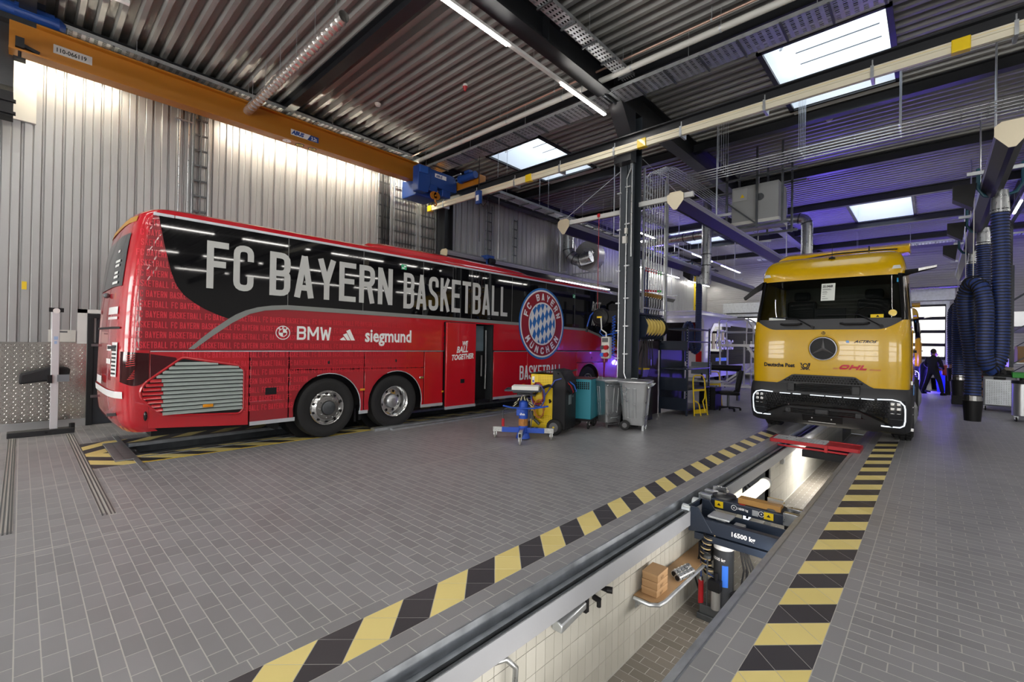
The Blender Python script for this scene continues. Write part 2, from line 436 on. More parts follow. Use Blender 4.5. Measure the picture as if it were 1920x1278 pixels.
for i, (x, y, w, l) in enumerate(tiles):
    if i < 295:
        k = (round(w,3), round(l,3))
        if k not in full:
            full[k] = tile_mesh(w, l).obj('floor_tile', m_tile, floor); full[k].location = (x,y,0)
        else: inst(full[k], None, (x,y,0))
    else:
        rest.add([(x-w+J,y-l+J,-.004),(x+w-J,y-l+J,-.004),(x+w-J,y+l-J,-.004),(x-w+J,y+l-J,-.004),(x-w+J,y-l+J,0),(x+w-J,y-l+J,0),(x+w-J,y+l-J,0),(x-w+J,y+l-J,0)],
                 [(4,5,6,7),(0,1,5,4),(1,2,6,5),(2,3,7,6),(3,0,4,7)])
rest.obj('floor_tiles', m_tile, floor, fix=False, kind='stuff')
# warning stripes: bands of triangle / square / triangle tiles at 45 degrees along both pit edges
W = .2838
def band(name, label, x0, x1, y_start, ydir, n, ycol0):
    root = thing(name, label, 'floor marking', (x0, 0, 0))
    w = x1-x0; s = ydir*w
    A, B, C, D = (0,0), (0,W), (w,s+W), (w,s)
    if ydir < 0:
        m1, m2 = (w/2,-w/2), (w/2,W-w/2)
        cells = [(A,m2,B), (A,m1,C,m2), (m1,D,C)]
    else:
        m1, m2 = (w/2,w/2), (w/2,W+w/2)
        cells = [(A,m1,B), (B,m1,D,m2), (D,C,m2)]
    made = {}
    for k in range(n):
        yel = (k % 2 == ycol0)
        for ci, c in enumerate(cells):
            key = (yel, ci)
            if key not in made:
                cx = sum(p[0] for p in c)/len(c); cy = sum(p[1] for p in c)/len(c)
                q = [(cx+(p[0]-cx)*.974, cy+(p[1]-cy)*.974) for p in c]
                mb = MB().prism([(p[0],p[1],-.004) for p in q], (0,0,.0045))
                made[key] = o = mb.obj('stripe_tile', m_yel if yel else m_dark, root); o.location = (0, y_start+k*W, 0)
            else:
                inst(made[key], None, (0, y_start+k*W, 0))
    return root
band('warning_stripe', 'yellow and charcoal warning stripe on the left edge of the open pit', -2.548, -2.262, 1.458-W*6, -1, 38, 0)
band('warning_stripe', 'yellow and charcoal warning stripe on the right edge of the open pit', -.738, -.453, 3.44-W*7, 1, 33, 1)
# tester rails, expansion joints, metal strip
for y0, y1, lab in ((.55,.65,'inner floor guide rail of the headlight tester'), (-.11,-.025,'outer floor guide rail of the headlight tester')):
    t = thing('guide_rail', lab+', sunk steel channel', 'rail', (-10.96, y0, 0))
    w = y1-y0
    MB().box((0,0,-.03),(5.2,w,-.012)).obj('channel_bed', m_galvd, t)
    b = MB()
    for a in (0, w*.30, w*.62, w-.012): b.box((0,a,-.012),(5.2,a+.012,.004))
    b.obj('channel_lips', m_galvd, t)
for x in (-5.17,-7.29):
    MB().box((x-.005,-.8,-.003),(x+.005,22,.0004)).obj('expansion_joint', m_grout, floor)
# ------------------------------------------------------------ bus pit at the left: chevron tiles, cover plate, steel edge, rails
t = thing('covered_pit', 'covered inspection pit with chevron tiles under the red coach', 'inspection pit', (-8.83, .64, 0))
bed = MB().box((-.97,0,-.004),(-.6,14.4,-.0005)); bed.box((.48,0,-.004),(.97,14.4,-.0005)); bed.box((-.6,0,-.004),(.48,.5,-.0005))
bed.obj('charcoal_tiles', m_dark, t)
def clip_half(poly, f):
    out = []
    for i in range(len(poly)):
        p, q = poly[i-1], poly[i]; fp, fq = f(p), f(q)
        if (fp >= 0) != (fq >= 0): k = fp/(fp-fq); out.append((p[0]+(q[0]-p[0])*k, p[1]+(q[1]-p[1])*k))
        if fq >= 0: out.append(q)
    return out
for k in range(-2, 24):
    c = -.09+k*2*W
    for sgn in (-1, 1):
        for xa, ya, yb_ in ((0, 0, .255), (.735, .255, .47), (.60 if sgn < 0 else .48, .51, 14.3)):
            q = [(0,c),(.97,.97+c),(.97,.97+c+W),(0,c+W)]
            for f in (lambda p: p[0]-xa, lambda p: p[1]-ya, lambda p: yb_-p[1]): q = clip_half(q, f) if q else q
            if len(q) > 2: MB().prism([(sgn*x,y,-.002) for x, y in q], (0,0,.003)).obj('stripe_tile', m_yel, t)
MB().box((-.73,.26,0),(.71,.36,.012)).box((-.73,.365,0),(.71,.46,.012)).obj('cover_plate', m_galv, t)
MB().box((-1.53,.445,0),(1.55,.505,.008)).obj('edge_strip', m_galv, t)
MB().box((.965,.5,0),(1.0,14.4,.003)).obj('yellow_line', m_yelp, t)
b = MB()
for x in (-.57,.44): b.box((x-.03,.5,-.9),(x+.03,14.4,.006)); 
b.obj('pit_lining', m_galvd, t)
b = MB()
for x in (-.40,-.1,.2): b.cb((x,7.5,-.16),(.24,14,.02))
b.cb((-.06,.58,-.1),(.98,.10,.06)); b.obj('cover_slats', m_galvd, t)
b = MB()
for x in (-.5,.42,.62): b.bar((x,.55,-.02),(x,14.2,-.02),.05,.05)
b.obj('jack_rails', m_galv, t)
MB().box((-.6,.5,-1.3),(.5,14.4,-1.2)).obj('pit_bottom', m_groutd, t)
MB().box((1.01,3.9,.0),(1.16,14.4,.05)).box((1.2,4.2,.0),(1.3,14.4,.03)).obj('guide_curbs', m_galv, t)

# ------------------------------------------------------------ open pit in front of the truck
ZP = -1.13
b = MB().box((-2.2,PITY0,ZP-.1),(-.85,PITY1,ZP-.0015)); pf = b.obj('floor', m_grout); struct(pf, 'sunken brown tiled floor of the open inspection pit')
pt = []
for j in range(int((PITY1-.3)/.1)):
    y = .3+j*.1
    off = -2.0+(j % 2)*.1
    for i in range(-1, 7):
        l, r = max(-1.99, off+i*.2), min(-.93, off+(i+1)*.2)
        if r-l > .03: pt.append(((l+r)/2, y+.05, (r-l)/2, .05))
pt.sort(key=lambda q: abs(q[1]-3.2))
full = {}; rest = MB()
for i, (x, y, w, l) in enumerate(pt):
    if i < 290:
        k = round(w,3)
        if k not in full: full[k] = tile_mesh(w,l).obj('floor_tile', m_tile2, pf); full[k].location = (x,y,ZP)
        else: inst(full[k], None, (x,y,ZP))
    else:
        mb = tile_mesh(w,l); rest.add([(a+x,c+y,d+ZP) for a,c,d in mb.v], mb.f)
rest.obj('floor_tiles', m_tile2, pf, fix=False, kind='stuff')
# left pit wall (niche from y=7.35 to 8.5)
b = MB().box((-2.2,PITY0,ZP),(-2.003,7.1,-.2)).box((-2.2,8.55,ZP),(-2.003,PITY1,-.2)).box((-2.9,7.0,ZP),(-2.75,8.7,-.2)).box((-2.8,7.0,ZP),(-2.0,7.1,-.2)).box((-2.8,8.55,ZP),(-2.0,8.65,-.2))
pw = b.obj('wall_left', m_groutd); struct(pw, 'cream tiled left wall of the open inspection pit')
full = None; rest = MB()
def wt(mb, y, z, w=.0515, h=.0925):
    a = .0022
    mb.add([(0,y-w+a,z-h+a),(0,y+w-a,z-h+a),(0,y+w-a,z+h-a),(0,y-w+a,z+h-a),(.004,y-w+a,z-h+a),(.004,y+w-a,z-h+a),(.004,y+w-a,z+h-a),(.004,y-w+a,z+h-a)],
           [(4,5,6,7),(0,1,5,4),(1,2,6,5),(2,3,7,6),(3,0,4,7)])
n = 0
cells = [(y, z) for y in [.45+.103*i for i in range(165)] for z in [-.2975-.185*k for k in range(5)]]
cells.sort(key=lambda c: abs(c[0]-3.6))
for y, z in cells:
    if 7.1 < y < 8.6 or y > 17: continue
    if n < 295:
        if full is None:
            mb = MB(); wt(mb, 0, 0); full = mb.obj('wall_tile', m_walltile, pw); full.location = (-2.003,y,z)
        else: inst(full, None, (-2.003,y,z))
        n += 1
    else:
        q = MB(); wt(q, y, z); rest.add([(a-2.003,c,d) for a,c,d in q.v], q.f)
rest.obj('wall_tiles', m_walltile, pw, fix=False, kind='stuff')
b = MB().box((-.925,PITY0,ZP),(-.8,PITY1,-.2)); w2 = b.obj('wall_right', m_walltile); struct(w2, 'cream tiled right wall of the open inspection pit')
b = MB().box((-2.2,PITY0-.2,ZP),(-.8,PITY0,-.02)); w2 = b.obj('wall_back', m_walltile); struct(w2, 'cream tiled near end wall of the open pit')
b = MB().box((-2.2,PITY1,ZP),(-.8,PITY1+.2,-.02)); w2 = b.obj('wall_back', m_walltile); struct(w2, 'cream tiled far end wall of the open pit')
# edge steelwork
def edge(lab, sx):
    t = thing('pit_edge_rail', lab, 'rail', ((PITX0 if sx > 0 else PITX1), 0, 0))
    f = lambda pts: [(sx*x, PITY0, z) for x, z in pts]
    def ex(name, pts, m): MB().prism(f(pts), (0, PITY1-PITY0, 0)).obj(name, m, t)
    ex('edge_angle', [(-.006,0.001),(0.006,.001),(.006,-.105),(.058,-.105),(.058,-.115),(-.006,-.115)], m_weath)
    if sx < 0: return
    ex('jack_rail', [(.03,-.105),(.058,-.105),(.058,-.12),(.068,-.12),(.068,-.088),(.03,-.088)], m_weath)
    ex('channel', [(-.006,-.115),(.068,-.115),(.068,-.185),(.118,-.185),(.118,-.075),(.132,-.075),(.132,-.195),(-.006,-.195)], m_galvd)
    ex('edge_beam', [(-.1,-.196),(.1325,-.196),(.1325,-.08),(.142,-.08),(.142,-.232),(-.1,-.232)], m_greybeam)
edge('left edge rail of the open pit, galvanised channel over a grey beam', 1)
edge('right edge rail of the open pit, galvanised channel beside the tiles', -1)
e = [o for o in bpy.data.objects if o.name == 'pit_edge_rail.001'][0]
MB().box((-.028,PITY0,-.03),(-.004,PITY1,.001)).obj('edge_strip', m_galv, e); MB().box((-.058,PITY0,-.05),(-.033,PITY1,-.014)).obj('edge_strip', m_galv, e)
# ------------------------------------------------------------ walls
ZC = 7.25                    # underside of the roof deck
def prof(pitch, depth, n):
    out = []
    for k in range(n):
        y = k*pitch
        out += [(y,0),(y+pitch*.08,0),(y+pitch*.14,depth),(y+pitch*.50,depth),(y+pitch*.56,depth-.010),(y+pitch*.60,depth),(y+pitch*.94,depth)]
    out.append((n*pitch, 0)); return out
wl = MB().box((WL-.25,WF,0),(WL-.06,WB,8.2)).obj('wall_left', m_galvd); struct(wl, 'tall left wall of silver profiled metal sheets')
def sheet(y, w, z0, z1, src={}):
    k = (round(w,2), z0, z1)
    if k not in src:
        n = round(w/.26); p = prof(w/n, .035, n); vs = []; fs = []
        for yy, d in p: vs += [(d,yy,z0),(d,yy,z1)]
        for i in range(len(p)-1): fs.append((2*i,2*i+2,2*i+3,2*i+1))
        o = MB().add(vs, fs).obj('wall_sheet', m_wallsheet, wl); src[k] = o
    else: o = inst(src[k])
    o.location = (WL-.035, y, 0)
y = -6.8
while y < 33:
    w = 1.04
    if y < .86 or y > 1.6: sheet(y, w, 1.57 if y < .2 else (0 if y > 1.6 else 1.57), 7.4) if not (.2 < y < 1.6) else None
    y += w
sheet(.48, .52, 1.57, 7.4); sheet(1.0, .78, 2.2, 7.4); sheet(1.78, .78, 0, 7.4)
for y, w in ((2.44,.02),(9.05,.02)): MB().box((WL-.01,y,1.57),(WL+.012,y+w+.03,7.3)).obj('sheet_seam', m_alu, wl)
MB().box((WL-.01,-.55,5.45),(WL+.05,.13,7.1)).obj('patch_panel', mat('white_sheet_panel', (.66,.65,.6), .4), wl)
# chequer plate dado
dp = MB().box((WL-.06,-6.9,.14),(WL-.012,.86,1.57))
mp = mat('chequer_plate', (.50,.48,.45), .22, .9, var=.12, vscale=2)
d_o = dp.obj('chequer_plate', mp, wl)
lz = MB(); px = .052
for j in range(28):
    for i in range(34):
        y = -.92+i*px+(j%2)*px/2; z = .17+j*.05
        a = .018; c = .007; s = 1 if (i+j) % 2 else -1
        u = Vector((0, .72*a, .72*a*s)); v = Vector((0, -.72*c*s, .72*c)); o = Vector((WL-.012, y, z))
        lz.add([o-u, o+v, o+u, o-v, o+Vector((.004,0,0))], [(0,1,4),(1,2,4),(2,3,4),(3,0,4)])
lz.obj('raised_lozenges', mp, wl, kind='stuff')
bl = MB().box((WL-.05,-6.9,0),(WL,.86,.14)).obj('baseboard_left', m_alu); struct(bl, 'grey metal skirting below the chequer plate')
# service door
d = thing('door_1', 'dark grey steel service door behind the coach', None, (WL, .86, 0)); d['kind'] = 'structure'
f = MB().box((-.06,0,0),(.03,.09,2.04)).box((-.06,1.0,0),(.03,1.09,2.04)).box((-.06,0,2.04),(.03,1.09,2.12)); f.obj('frame', m_steel, d, bevel=.004)
MB().box((-.05,.09,.01),(-.005,1.0,2.04)).obj('door_leaf', mat('slate_door_paint', (.03,.035,.045), .45), d)
MB().box((-.06,-.14,1.55),(.015,-.005,2.2)).box((-.06,-.14,2.13),(.015,1.2,2.2)).obj('white_surround', m_white, d)
MB().cyl((-.005,.93,1.05),(.05,.93,1.05),.01).bar((.045,.93,1.05),(.045,.80,1.05),.02).obj('handle', m_chrome, d)
# wall behind the camera: pale panels with two glazed gates (their panes mirror in the truck)
wb = MB().box((WL,WF-.2,0),(WR,WF,8.2)).obj('wall_back', mat('pale_wall_panel', (.55,.55,.54), .5)); struct(wb, 'pale panel wall behind the viewer')
def gate(name, label, x0, x1, z1, rows, y, dy, cols=4, zsill=1.2, mpane=m_pane, bar=.06):
    g = thing(name, label, None, (x0, y, 0)); g['kind'] = 'structure'; w = x1-x0
    MB().box((0,0,0),(w,dy*.05,zsill)).obj('lower_panel', m_offw, g)
    fr = MB(); h = (z1-zsill)/rows
    for r in range(rows+1): fr.box((0,0,zsill+r*h-bar),(w,dy*.07,zsill+r*h+bar))
    for c in range(cols+1): fr.box((w*c/cols-.03,0,zsill),(w*c/cols+.03,dy*.07,z1))
    fr.obj('glazing_bars', m_steel, g)
    src = None
    for r in range(rows):
        for c in range(cols):
            if src is None:
                src = MB().box((.03,dy*.02,.035),(w/cols-.03,dy*.03,h-.035)).obj('pane', mpane, g); src.location = (0,0,zsill)
            else: inst(src, None, (w*c/cols,0,zsill+r*h))
    MB().box((-.14,-.02*dy,0),(-.01,dy*.16,z1+.15)).box((w+.01,-.02*dy,0),(w+.14,dy*.16,z1+.15)).box((-.14,-.02*dy,z1+.03),(w+.14,dy*.14,z1+.2)).obj('door_track', m_galv, g)
    return g
gate('door_2', 'glazed sectional gate behind the viewer at the pit end', -3.4, .6, 4.2, 4, WF, 1)
gate('door_3', 'glazed sectional gate behind the viewer at the coach end', -10.9, -6.9, 4.2, 4, WF, 1)
gate('door_4', 'glazed sectional gate behind the viewer at the right bay', 3.4, 7.4, 4.2, 4, WF, 1)
gate('door_7', 'glazed sectional gate behind the viewer at the outermost right bay', 10.4, 14.4, 4.2, 4, WF, 1)
wr = MB().box((WR,WF,0),(WR+.2,WB,8.2)).obj('wall_right', MATS['pale_wall_panel']); struct(wr, 'pale panel wall far to the right')
# far wall: micro-ribbed horizontal panels
wf = MB().box((WL,WB+.03,0),(WR,WB+.2,8.2)).obj('wall_far', MATS['pale_wall_panel']); struct(wf, 'far end wall of pale horizontal ribbed panels')
rb = MB(); p = []
for k in range(8):
    z0 = k*1.0
    for i in range(8):
        z = z0+i*.12; p += [(z,0),(z+.075,0),(z+.085,.012),(z+.11,.012)]
    o = MB(); vs = []; fs = []
for k in range(8):
    vs = []; fs = []; pr = []
    for i in range(8):
        z = i*.122; pr += [(z,0),(z+.08,0),(z+.09,.014),(z+.112,.014)]
    pr.append((.985,0))
    if k == 0:
        for z, dd in pr: vs += [(WL, -dd, z), (WR, -dd, z)]
        for i in range(len(pr)-1): fs.append((2*i,2*i+1,2*i+3,2*i+2))
        pan = MB().add(vs, fs).obj('wall_panel', mat('pale_ribbed_panel', (.50,.50,.51), .42, .2), wf); pan.location = (0,WB,0)
    else: inst(pan, None, (0,WB,k*1.0))
gate('door_5', 'glazed sectional gate at the far end beyond the yellow truck', -3.7, .46, 4.12, 4, WB-.02, -1, cols=2, zsill=1.3, mpane=m_pane2, bar=.085)
gate('door_6', 'glazed sectional gate at the far end behind the white bus', -10.4, -6.4, 3.72, 4, WB-.02, -1, cols=3, zsill=.6, mpane=m_pane2, bar=.085)
b = MB().box((-3.9,WB-.35,4.35),(.8,WB-.2,5.0)).box((-10.6,WB-.35,4.0),(-6.2,WB-.2,4.65)).obj('trim_1', m_galv); struct(b, 'grey door drum housings on the far wall')
# ------------------------------------------------------------ roof deck with skylight openings
SKY = [(-2.42,-.62,9.40,12.10),(-9.72,-7.84,9.35,12.05),(-2.45,-.64,21.6,24.75),(-9.7,-7.9,21.6,24.7)]
PITCH = .2450
ceil = MB().box((WL-.3,WF-.2,8.15),(WR+.3,WB+.2,8.3)).obj('ceiling', m_steel); struct(ceil, 'trapezoidal zinc roof deck with ribs across the hall')
y = WF; src = None
def deck(y, x0, x1):
    pr = []
    for k in range(4):
        o = k*PITCH; pr += [(o,0),(o+.075,0),(o+.105,.12),(o+.215,.12)]
    pr.append((4*PITCH,0)); vs = []; fs = []
    for yy, h in pr: vs += [(x0,yy,h),(x1,yy,h)]
    for i in range(len(pr)-1): fs.append((2*i,2*i+1,2*i+3,2*i+2))
    return MB().add(vs, fs).obj('deck_sheet', m_deck, ceil)
cache = {}
while y < WB:
    cuts = [s for s in SKY if y+4*PITCH > s[2]+.02 and y < s[3]-.02]
    xs = [WL-.2]+[v for s in sorted(cuts) for v in (s[0],s[1])]+[WR+.2]
    for i in range(0, len(xs), 2):
        k = (xs[i], xs[i+1])
        if k in cache: inst(cache[k], None, (0,y,ZC))
        else: cache[k] = deck(0, *k); cache[k].location = (0,y,ZC)
    y += 4*PITCH
names = ['skylight over the pit, its white shaft crossed by opener rods','skylight over the coach bay behind the crane rail','far skylight above the yellow truck','far skylight on the left behind the extract ducts']
for i, (x0,x1,y0,y1) in enumerate(SKY):
    w = thing('window_%d' % (i+1), names[i], None, (x0, y0, ZC)); w['kind'] = 'structure'; X = x1-x0; Y = y1-y0
    y0e, y1e = -.25, Y+.25
    b = MB().box((-.05,-.35,-.02),(0,Y+.35,.9)).box((X,-.35,-.02),(X+.05,Y+.35,.9)).box((0,-.35,-.02),(X,-.0,.9)).box((0,Y,-.02),(X,Y+.35,.9))
    b.obj('shaft', mat('white_shaft_lining', (.80,.84,.88), .35), w)
    f = MB().box((-.09,-.06,-.05),(.0,Y+.06,.0)).box((X,-.06,-.05),(X+.09,Y+.06,.0)).box((-.09,-.06,-.05),(X+.09,0,.0)).box((-.09,Y,-.05),(X+.09,Y+.06,.0)); f.obj('frame', m_steel, w)
    MB().box((-.02,-.02,.80),(X+.02,Y+.02,.82)).obj('dome_pane', m_sky, w)
    if i in (0,1):
        b = MB()
        for k in range(5): b.bar((.2,.25+k*.5,.74),(X-.2,.25+k*.5,.74),.02)
        b.bar((.3,.1,.3),(X-.25,.1,.36),.02); b.obj('safety_bars', m_galvd, w)
        q = MB().bar((.35,.55,.42),(.95,.60,.55),.07).bar((.35,.55,.42),(.18,.5,.2),.03).bar((1.15,.5,.5),(1.65,.6,.56),.07).cyl((.2,.5,.2),(.2,1.2,.66),.015); q.obj('opener', m_white, w)
    else:
        MB().bar((.45,.4,.3),(.6,.5,.7),.06).obj('opener', m_white, w)
# ------------------------------------------------------------ steel frame
def hbeam(name, label, p, q, w, h, m=None, group=None, cat='steel beam', t=.02):
    p = Vector(p); q = Vector(q); r = thing(name, label, cat, p, group=group); d = q-p
    b = MB()
    m = m or m_steel; up = Vector((0,0,1))
    if abs(d.z) > .5:
        MB().box((-w/2,-h/2,0),(w/2,-h/2+t,d.z)).obj('flange', m, r); MB().box((-w/2,h/2-t,0),(w/2,h/2,d.z)).obj('flange', m, r); MB().box((-t/2,-h/2,0),(t/2,h/2,d.z)).obj('web', m, r)
    else:
        MB().bar(up*t/2, d+up*t/2, w, t).obj('flange', m, r); MB().bar(up*(h-t/2), d+up*(h-t/2), w, t).obj('flange', m, r); MB().bar(up*h/2, d+up*h/2, t*.8, h-2*t).obj('web', m, r)
    return r
ordn = ['first','second','third','fourth','fifth','sixth','seventh','eighth']
for i, y in enumerate((0,4.15,8.25,12.5,16.5,20.7,24.9,29.0)):
    hbeam('roof_purlin', '%s dark roof purlin from the camera, crossing under the deck' % ordn[i], (WL-.1,y,ZC-.26), (WR,y,ZC-.26), .2, .26)
for x, lab in ((-4.9,'heavy dark roof girder running back over the middle column'),(2.1,'heavy dark roof girder over the right-hand bay'),(-11.45,'heavy dark roof girder along the left wall')):
    g = hbeam('roof_girder', lab, (x,-6.5,6.72), (x,32.8,6.72), .30, .52, t=.028)
    b = MB()
    for yy in (2.0, 5.9, 15, 19.5): b.box((-.15,yy+6.5,.02),(.15,yy+6.52,.5))
    b.obj('stiffener_plates', m_steel, g)
c1 = hbeam('steel_column', 'tall dark steel column in the middle with pipes and hose reel', (-4.9,9.05,0), (-4.9,9.05,6.72), .32, .34, m_col, cat='column')
MB().box((-.3,-.3,0),(.3,.3,.03)).obj('base_plate', m_steel, c1)
MB().prism([(-.16,-.17,6.0),(-.16,-.17,6.72),(-.16,-.75,6.72)], (.32,0,0)).prism([(-.16,.17,6.0),(-.16,.17,6.72),(-.16,.75,6.72)], (.32,0,0)).obj('haunch', m_steel, c1)
MB().box((-.2,-.40,5.60),(.2,-.17,5.86)).obj('runway_bracket', m_steel, c1)
MB().box((-.13,-.19,.0),(.03,-.172,.95)).obj('kick_plate', m_navy, c1)
b = MB()
for x, y, z0, z1 in ((-.17,-.15,.2,6.4),): b.cyl((x,y,z0),(x,y,z1),.02,n=8)
for x in (.05,): b.tube([(x,-.2,.55),(x,-.2,1.0),(x-.04,-.2,1.1),(x-.04,-.2,5.3),(x+.05,-.2,5.5),(x+.05,-.2,6.3)],.015,8)
b.tube([(.13,-.2,3.6),(.13,-.2,6.4)],.018,8)
b.obj('conduit', m_zinc, c1, smooth=True)
b = MB()
for z in (1.4,2.0,2.6,3.3,4.2,5.0): b.box((-.22,-.21,z),(-.12,-.165,z+.025)); b.box((-.02,-.225,z+.1),(.1,-.165,z+.125))
b.obj('conduit_clips', m_galv, c1)
MB().box((-.06,-.24,3.9),(.03,-.175,4.05)).box((-.0,-.26,4.1),(.05,-.2,4.22)).obj('junction_box', m_offw, c1)
hbeam('steel_column', 'dark steel column at the left wall behind the crane hoist', (-11.5,9.2,0), (-11.5,9.2,6.72), .32, .34, cat='column')
hbeam('steel_column', 'dark steel column standing at the far right bay', (2.1,26.5,0), (2.1,26.5,6.72), .3, .34, cat='column')
# crane runway with its conductor rail
r = hbeam('crane_runway', 'long black crane runway beam across the hall in front of the column', (WL+.2,8.76,5.86), (WR,8.76,5.86), .18, .30, t=.025)
cr = thing('conductor_rail', 'cream conductor rail clipped along the black crane runway', 'conductor rail', (-11.58,8.6,5.76))
MB().box((0,-.03,0),(20.6,.03,.07)).box((0,-.045,.085),(20.6,.03,.15)).box((0,-.03,.07),(20.6,.02,.085)).obj('rail_housing', mat('cream_conductor_rail', (.70,.66,.52), .4), cr)
MB().box((0,-.0335,.100),(20.6,-.031+.0,.104)).box((0,-.047,.118),(20.6,-.0455,.121)).obj('yellow_line', m_yelp, cr)
src = None
for x in (0.0, 4.05, 7.1, 11.75):
    if src is None:
        src = MB().box((-.03,-.06,-.015),(.16,.05,.165)).obj('joint_cover', m_yelp, cr, bevel=.01); src.location = (x,0,0)
    else: inst(src, None, (x,0,0))
b = MB()
for k in range(14): x = .7+k*1.45; b.box((x,-.05,-.02),(x+.04,.2,.17)); b.cyl((x+.02,0,.17),(x+.02,0,.27),.01,n=6)
b.obj('hanger_clips', m_galv, cr)
# ------------------------------------------------------------ overhead crane
cx = -10.9
t = thing('crane_girder', 'orange crane bridge girder hanging along the left wall', 'crane', (cx,-.2,6.24))
MB().box((-.14,0,0),(.14,8.5,.03)).obj('bottom_flange', m_orange, t)
MB().box((-.012,.0,.03),(.012,8.5,.5)).obj('web', m_orange, t)
MB().prism([(-.12,.3,.5),(.12,.3,.5),(.12,.3,.53),(-.12,.3,.53)],(0,8.2,0)).obj('top_flange', m_orange, t)
MB().box((.014,.50,.20),(.02,.98,.345)).obj('number_plate', mat('pale_sign', (.50,.48,.46), .5), t)
ftext('110-066119', .10, lambda u,v: (.022, .525+u*.80, .235+v), 'number', m_black, t, bold=.002)
MB().box((.014,4.35,.17),(.02,4.99,.30)).obj('maker_plate', mat('pale_sign2', (.72,.72,.74), .5), t)
MB().prism([(.0205,4.72,.17),(.0205,4.99,.17),(.0205,4.99,.30),(.0205,4.80,.30)],(.001,0,0)).obj('load_panel', m_blue, t)
ftext('ABUS', .12, lambda u,v: (.0215, 4.37+u, .195+v), 'maker_name', m_blue, t, bold=.008, shear=.3, sx=.9)
ftext('3,2t', .11, lambda u,v: (.0225, 4.81+u, .195+v), 'load_text', m_txt, t, bold=.003, sx=.8)
def ring(mb, c, r, w, h, n=20):
    vs = []; 
    for k in range(n):
        a = 2*PI*k/n
        vs += [(c[0], c[1]+math.cos(a)*r, c[2]+math.sin(a)*r*h), (c[0], c[1]+math.cos(a)*(r-w), c[2]+math.sin(a)*(r-w)*h)]
    mb.add(vs, [(2*k, 2*((k+1)%n), 2*((k+1)%n)+1, 2*k+1) for k in range(n)])
MB().lathe([(0,0),(.09,0),(.09,-.004),(0,-.004)], (.0,4.27,-.0005), 'z', 20).obj('round_sign', m_txt, t)
ftext('1', .1, lambda u,v: (.03-v, 4.24+u, -.0055), 'round_sign_number', m_black, t)
for yy in (4.56,4.85):
    MB().lathe([(0,0),(.095,0),(.095,-.004),(0,-.004)], (.0,yy,-.0005), 'z', 20).obj('hazard_sign', m_black, t)
    MB().lathe([(.075,0),(.06,0)], (.0,yy,-.0055), 'z', 20).bar((-.03,yy-.05,-.0055),(.03,yy+.05,-.0055),.03,.002).obj('hazard_sign_ring', m_yelp, t)
b = MB().cb((.10,.12,.12),(.16,.10,.16)).bar((.1,.12,.12),(.1,.34,.06),.05).cyl((.1,.12,.04),(.1,.12,-.1),.02).cb((.1,.12,-.13),(.14,.14,.03)); b.obj('end_stop', m_black, t)
m = thing('crane_motor', 'blue ribbed crane drive motor at the near end of the orange girder', 'motor', (-11.05,-.05,6.98))
b = MB().cyl((0,-.5,0),(0,.42,0),.13,n=20).cyl((0,.42,0),(0,.5,0),.13,.06,n=20)
for k in range(12):
    a = 2*PI*k/12; b.bar((math.cos(a)*.135,-.1,math.sin(a)*.135),(math.cos(a)*.135,.36,math.sin(a)*.135),.012,.02)
b.obj('housing', m_blue, m, smooth=True); MB().cb((.05,.1,.17),(.16,.3,.09)).obj('terminal_box', m_navy, m); MB().box((-.12,-.5,-.22),(.12,.55,-.13)).obj('bracket', m_steel, m)
t = thing('crane_end_carriage', 'orange end carriage of the crane riding on the runway', 'crane', (-10.9,8.8,6.08))
b = MB().box((-.9,-.13,.08),(1.5,.13,.36)); b.cyl((.85,.0,.2),(1.3,.0,.2),.14,n=16)
b.obj('carriage_box', m_orange, t, bevel=.01)
for x in (-.7,1.3): MB().cyl((x,-.05,.1),(x,.05,.1),.1,n=18).obj('wheel', m_galvd, t)
MB().cyl((.9,-.26,.30),(1.5,-.26,.30),.10,n=18).cyl((.85,-.26,.30),(.9,-.26,.30),.12,n=18).cb((1.2,-.26,.43),(.2,.14,.08)).obj('drive_motor', m_blue, t)
b = MB()
for k in range(3): b.cyl((.1,-.2-.02*k,.30+k*.09),(.85,-.2-.02*k,.30+k*.09),.02,n=8)
b.obj('guide_rods', m_zinc, t)
h = thing('crane_hoist', 'blue crane hoist with orange hook block under the orange girder', 'hoist', (-10.75,7.68,6.20))
b = MB().prism(rpoly([(.22,-.05,-.15),(.22,.95,-.15),(.22,.95,.18),(.22,.85,.32),(.22,-.05,.32)],.06),(.22,0,0)); b.obj('motor_cover', m_blue, h, bevel=.015)
MB().prism(rpoly([(.20,-.42,-.38),(.20,-.08,-.38),(.20,.0,-.1),(.20,.0,.34),(.20,-.42,.34)],.05),(.26,0,0)).obj('gear_cover', m_blue, h, bevel=.015)
MB().prism(rpoly([(-.5,-.3,-.42),(.2,-.3,-.42),(.2,-.3,-.05),(-.5,-.3,.1)],.08),(0,.75,0)).obj('drum_housing', m_blue, h, bevel=.02)
MB().cb((.3,.1,-.2),(.3,.3,.2)).cb((.36,.55,-.26),(.22,.3,.2)).obj('motor', m_blue, h, bevel=.02)
MB().cb((.33,-.25,.22),(.32,.28,.2)).obj('control_box', mat('blue_bright', (.02,.10,.42), .4), h, bevel=.01)
MB().box((.445,.15,.12),(.45,.55,.23)).obj('name_plate', m_txt, h)
ftext('ABUS', .09, lambda u,v: (.452, .18+u, .14+v), 'name', m_blue, h, bold=.004, shear=.3)
b = MB()
for yy in (.12,.22): b.cyl((.42,yy,-.40),(.46,yy,-.40),.11,n=20)
b.cyl((.36,.17,-.40),(.5,.17,-.40),.03,n=10); b.obj('hook_sheave', m_orange, h, smooth=True)
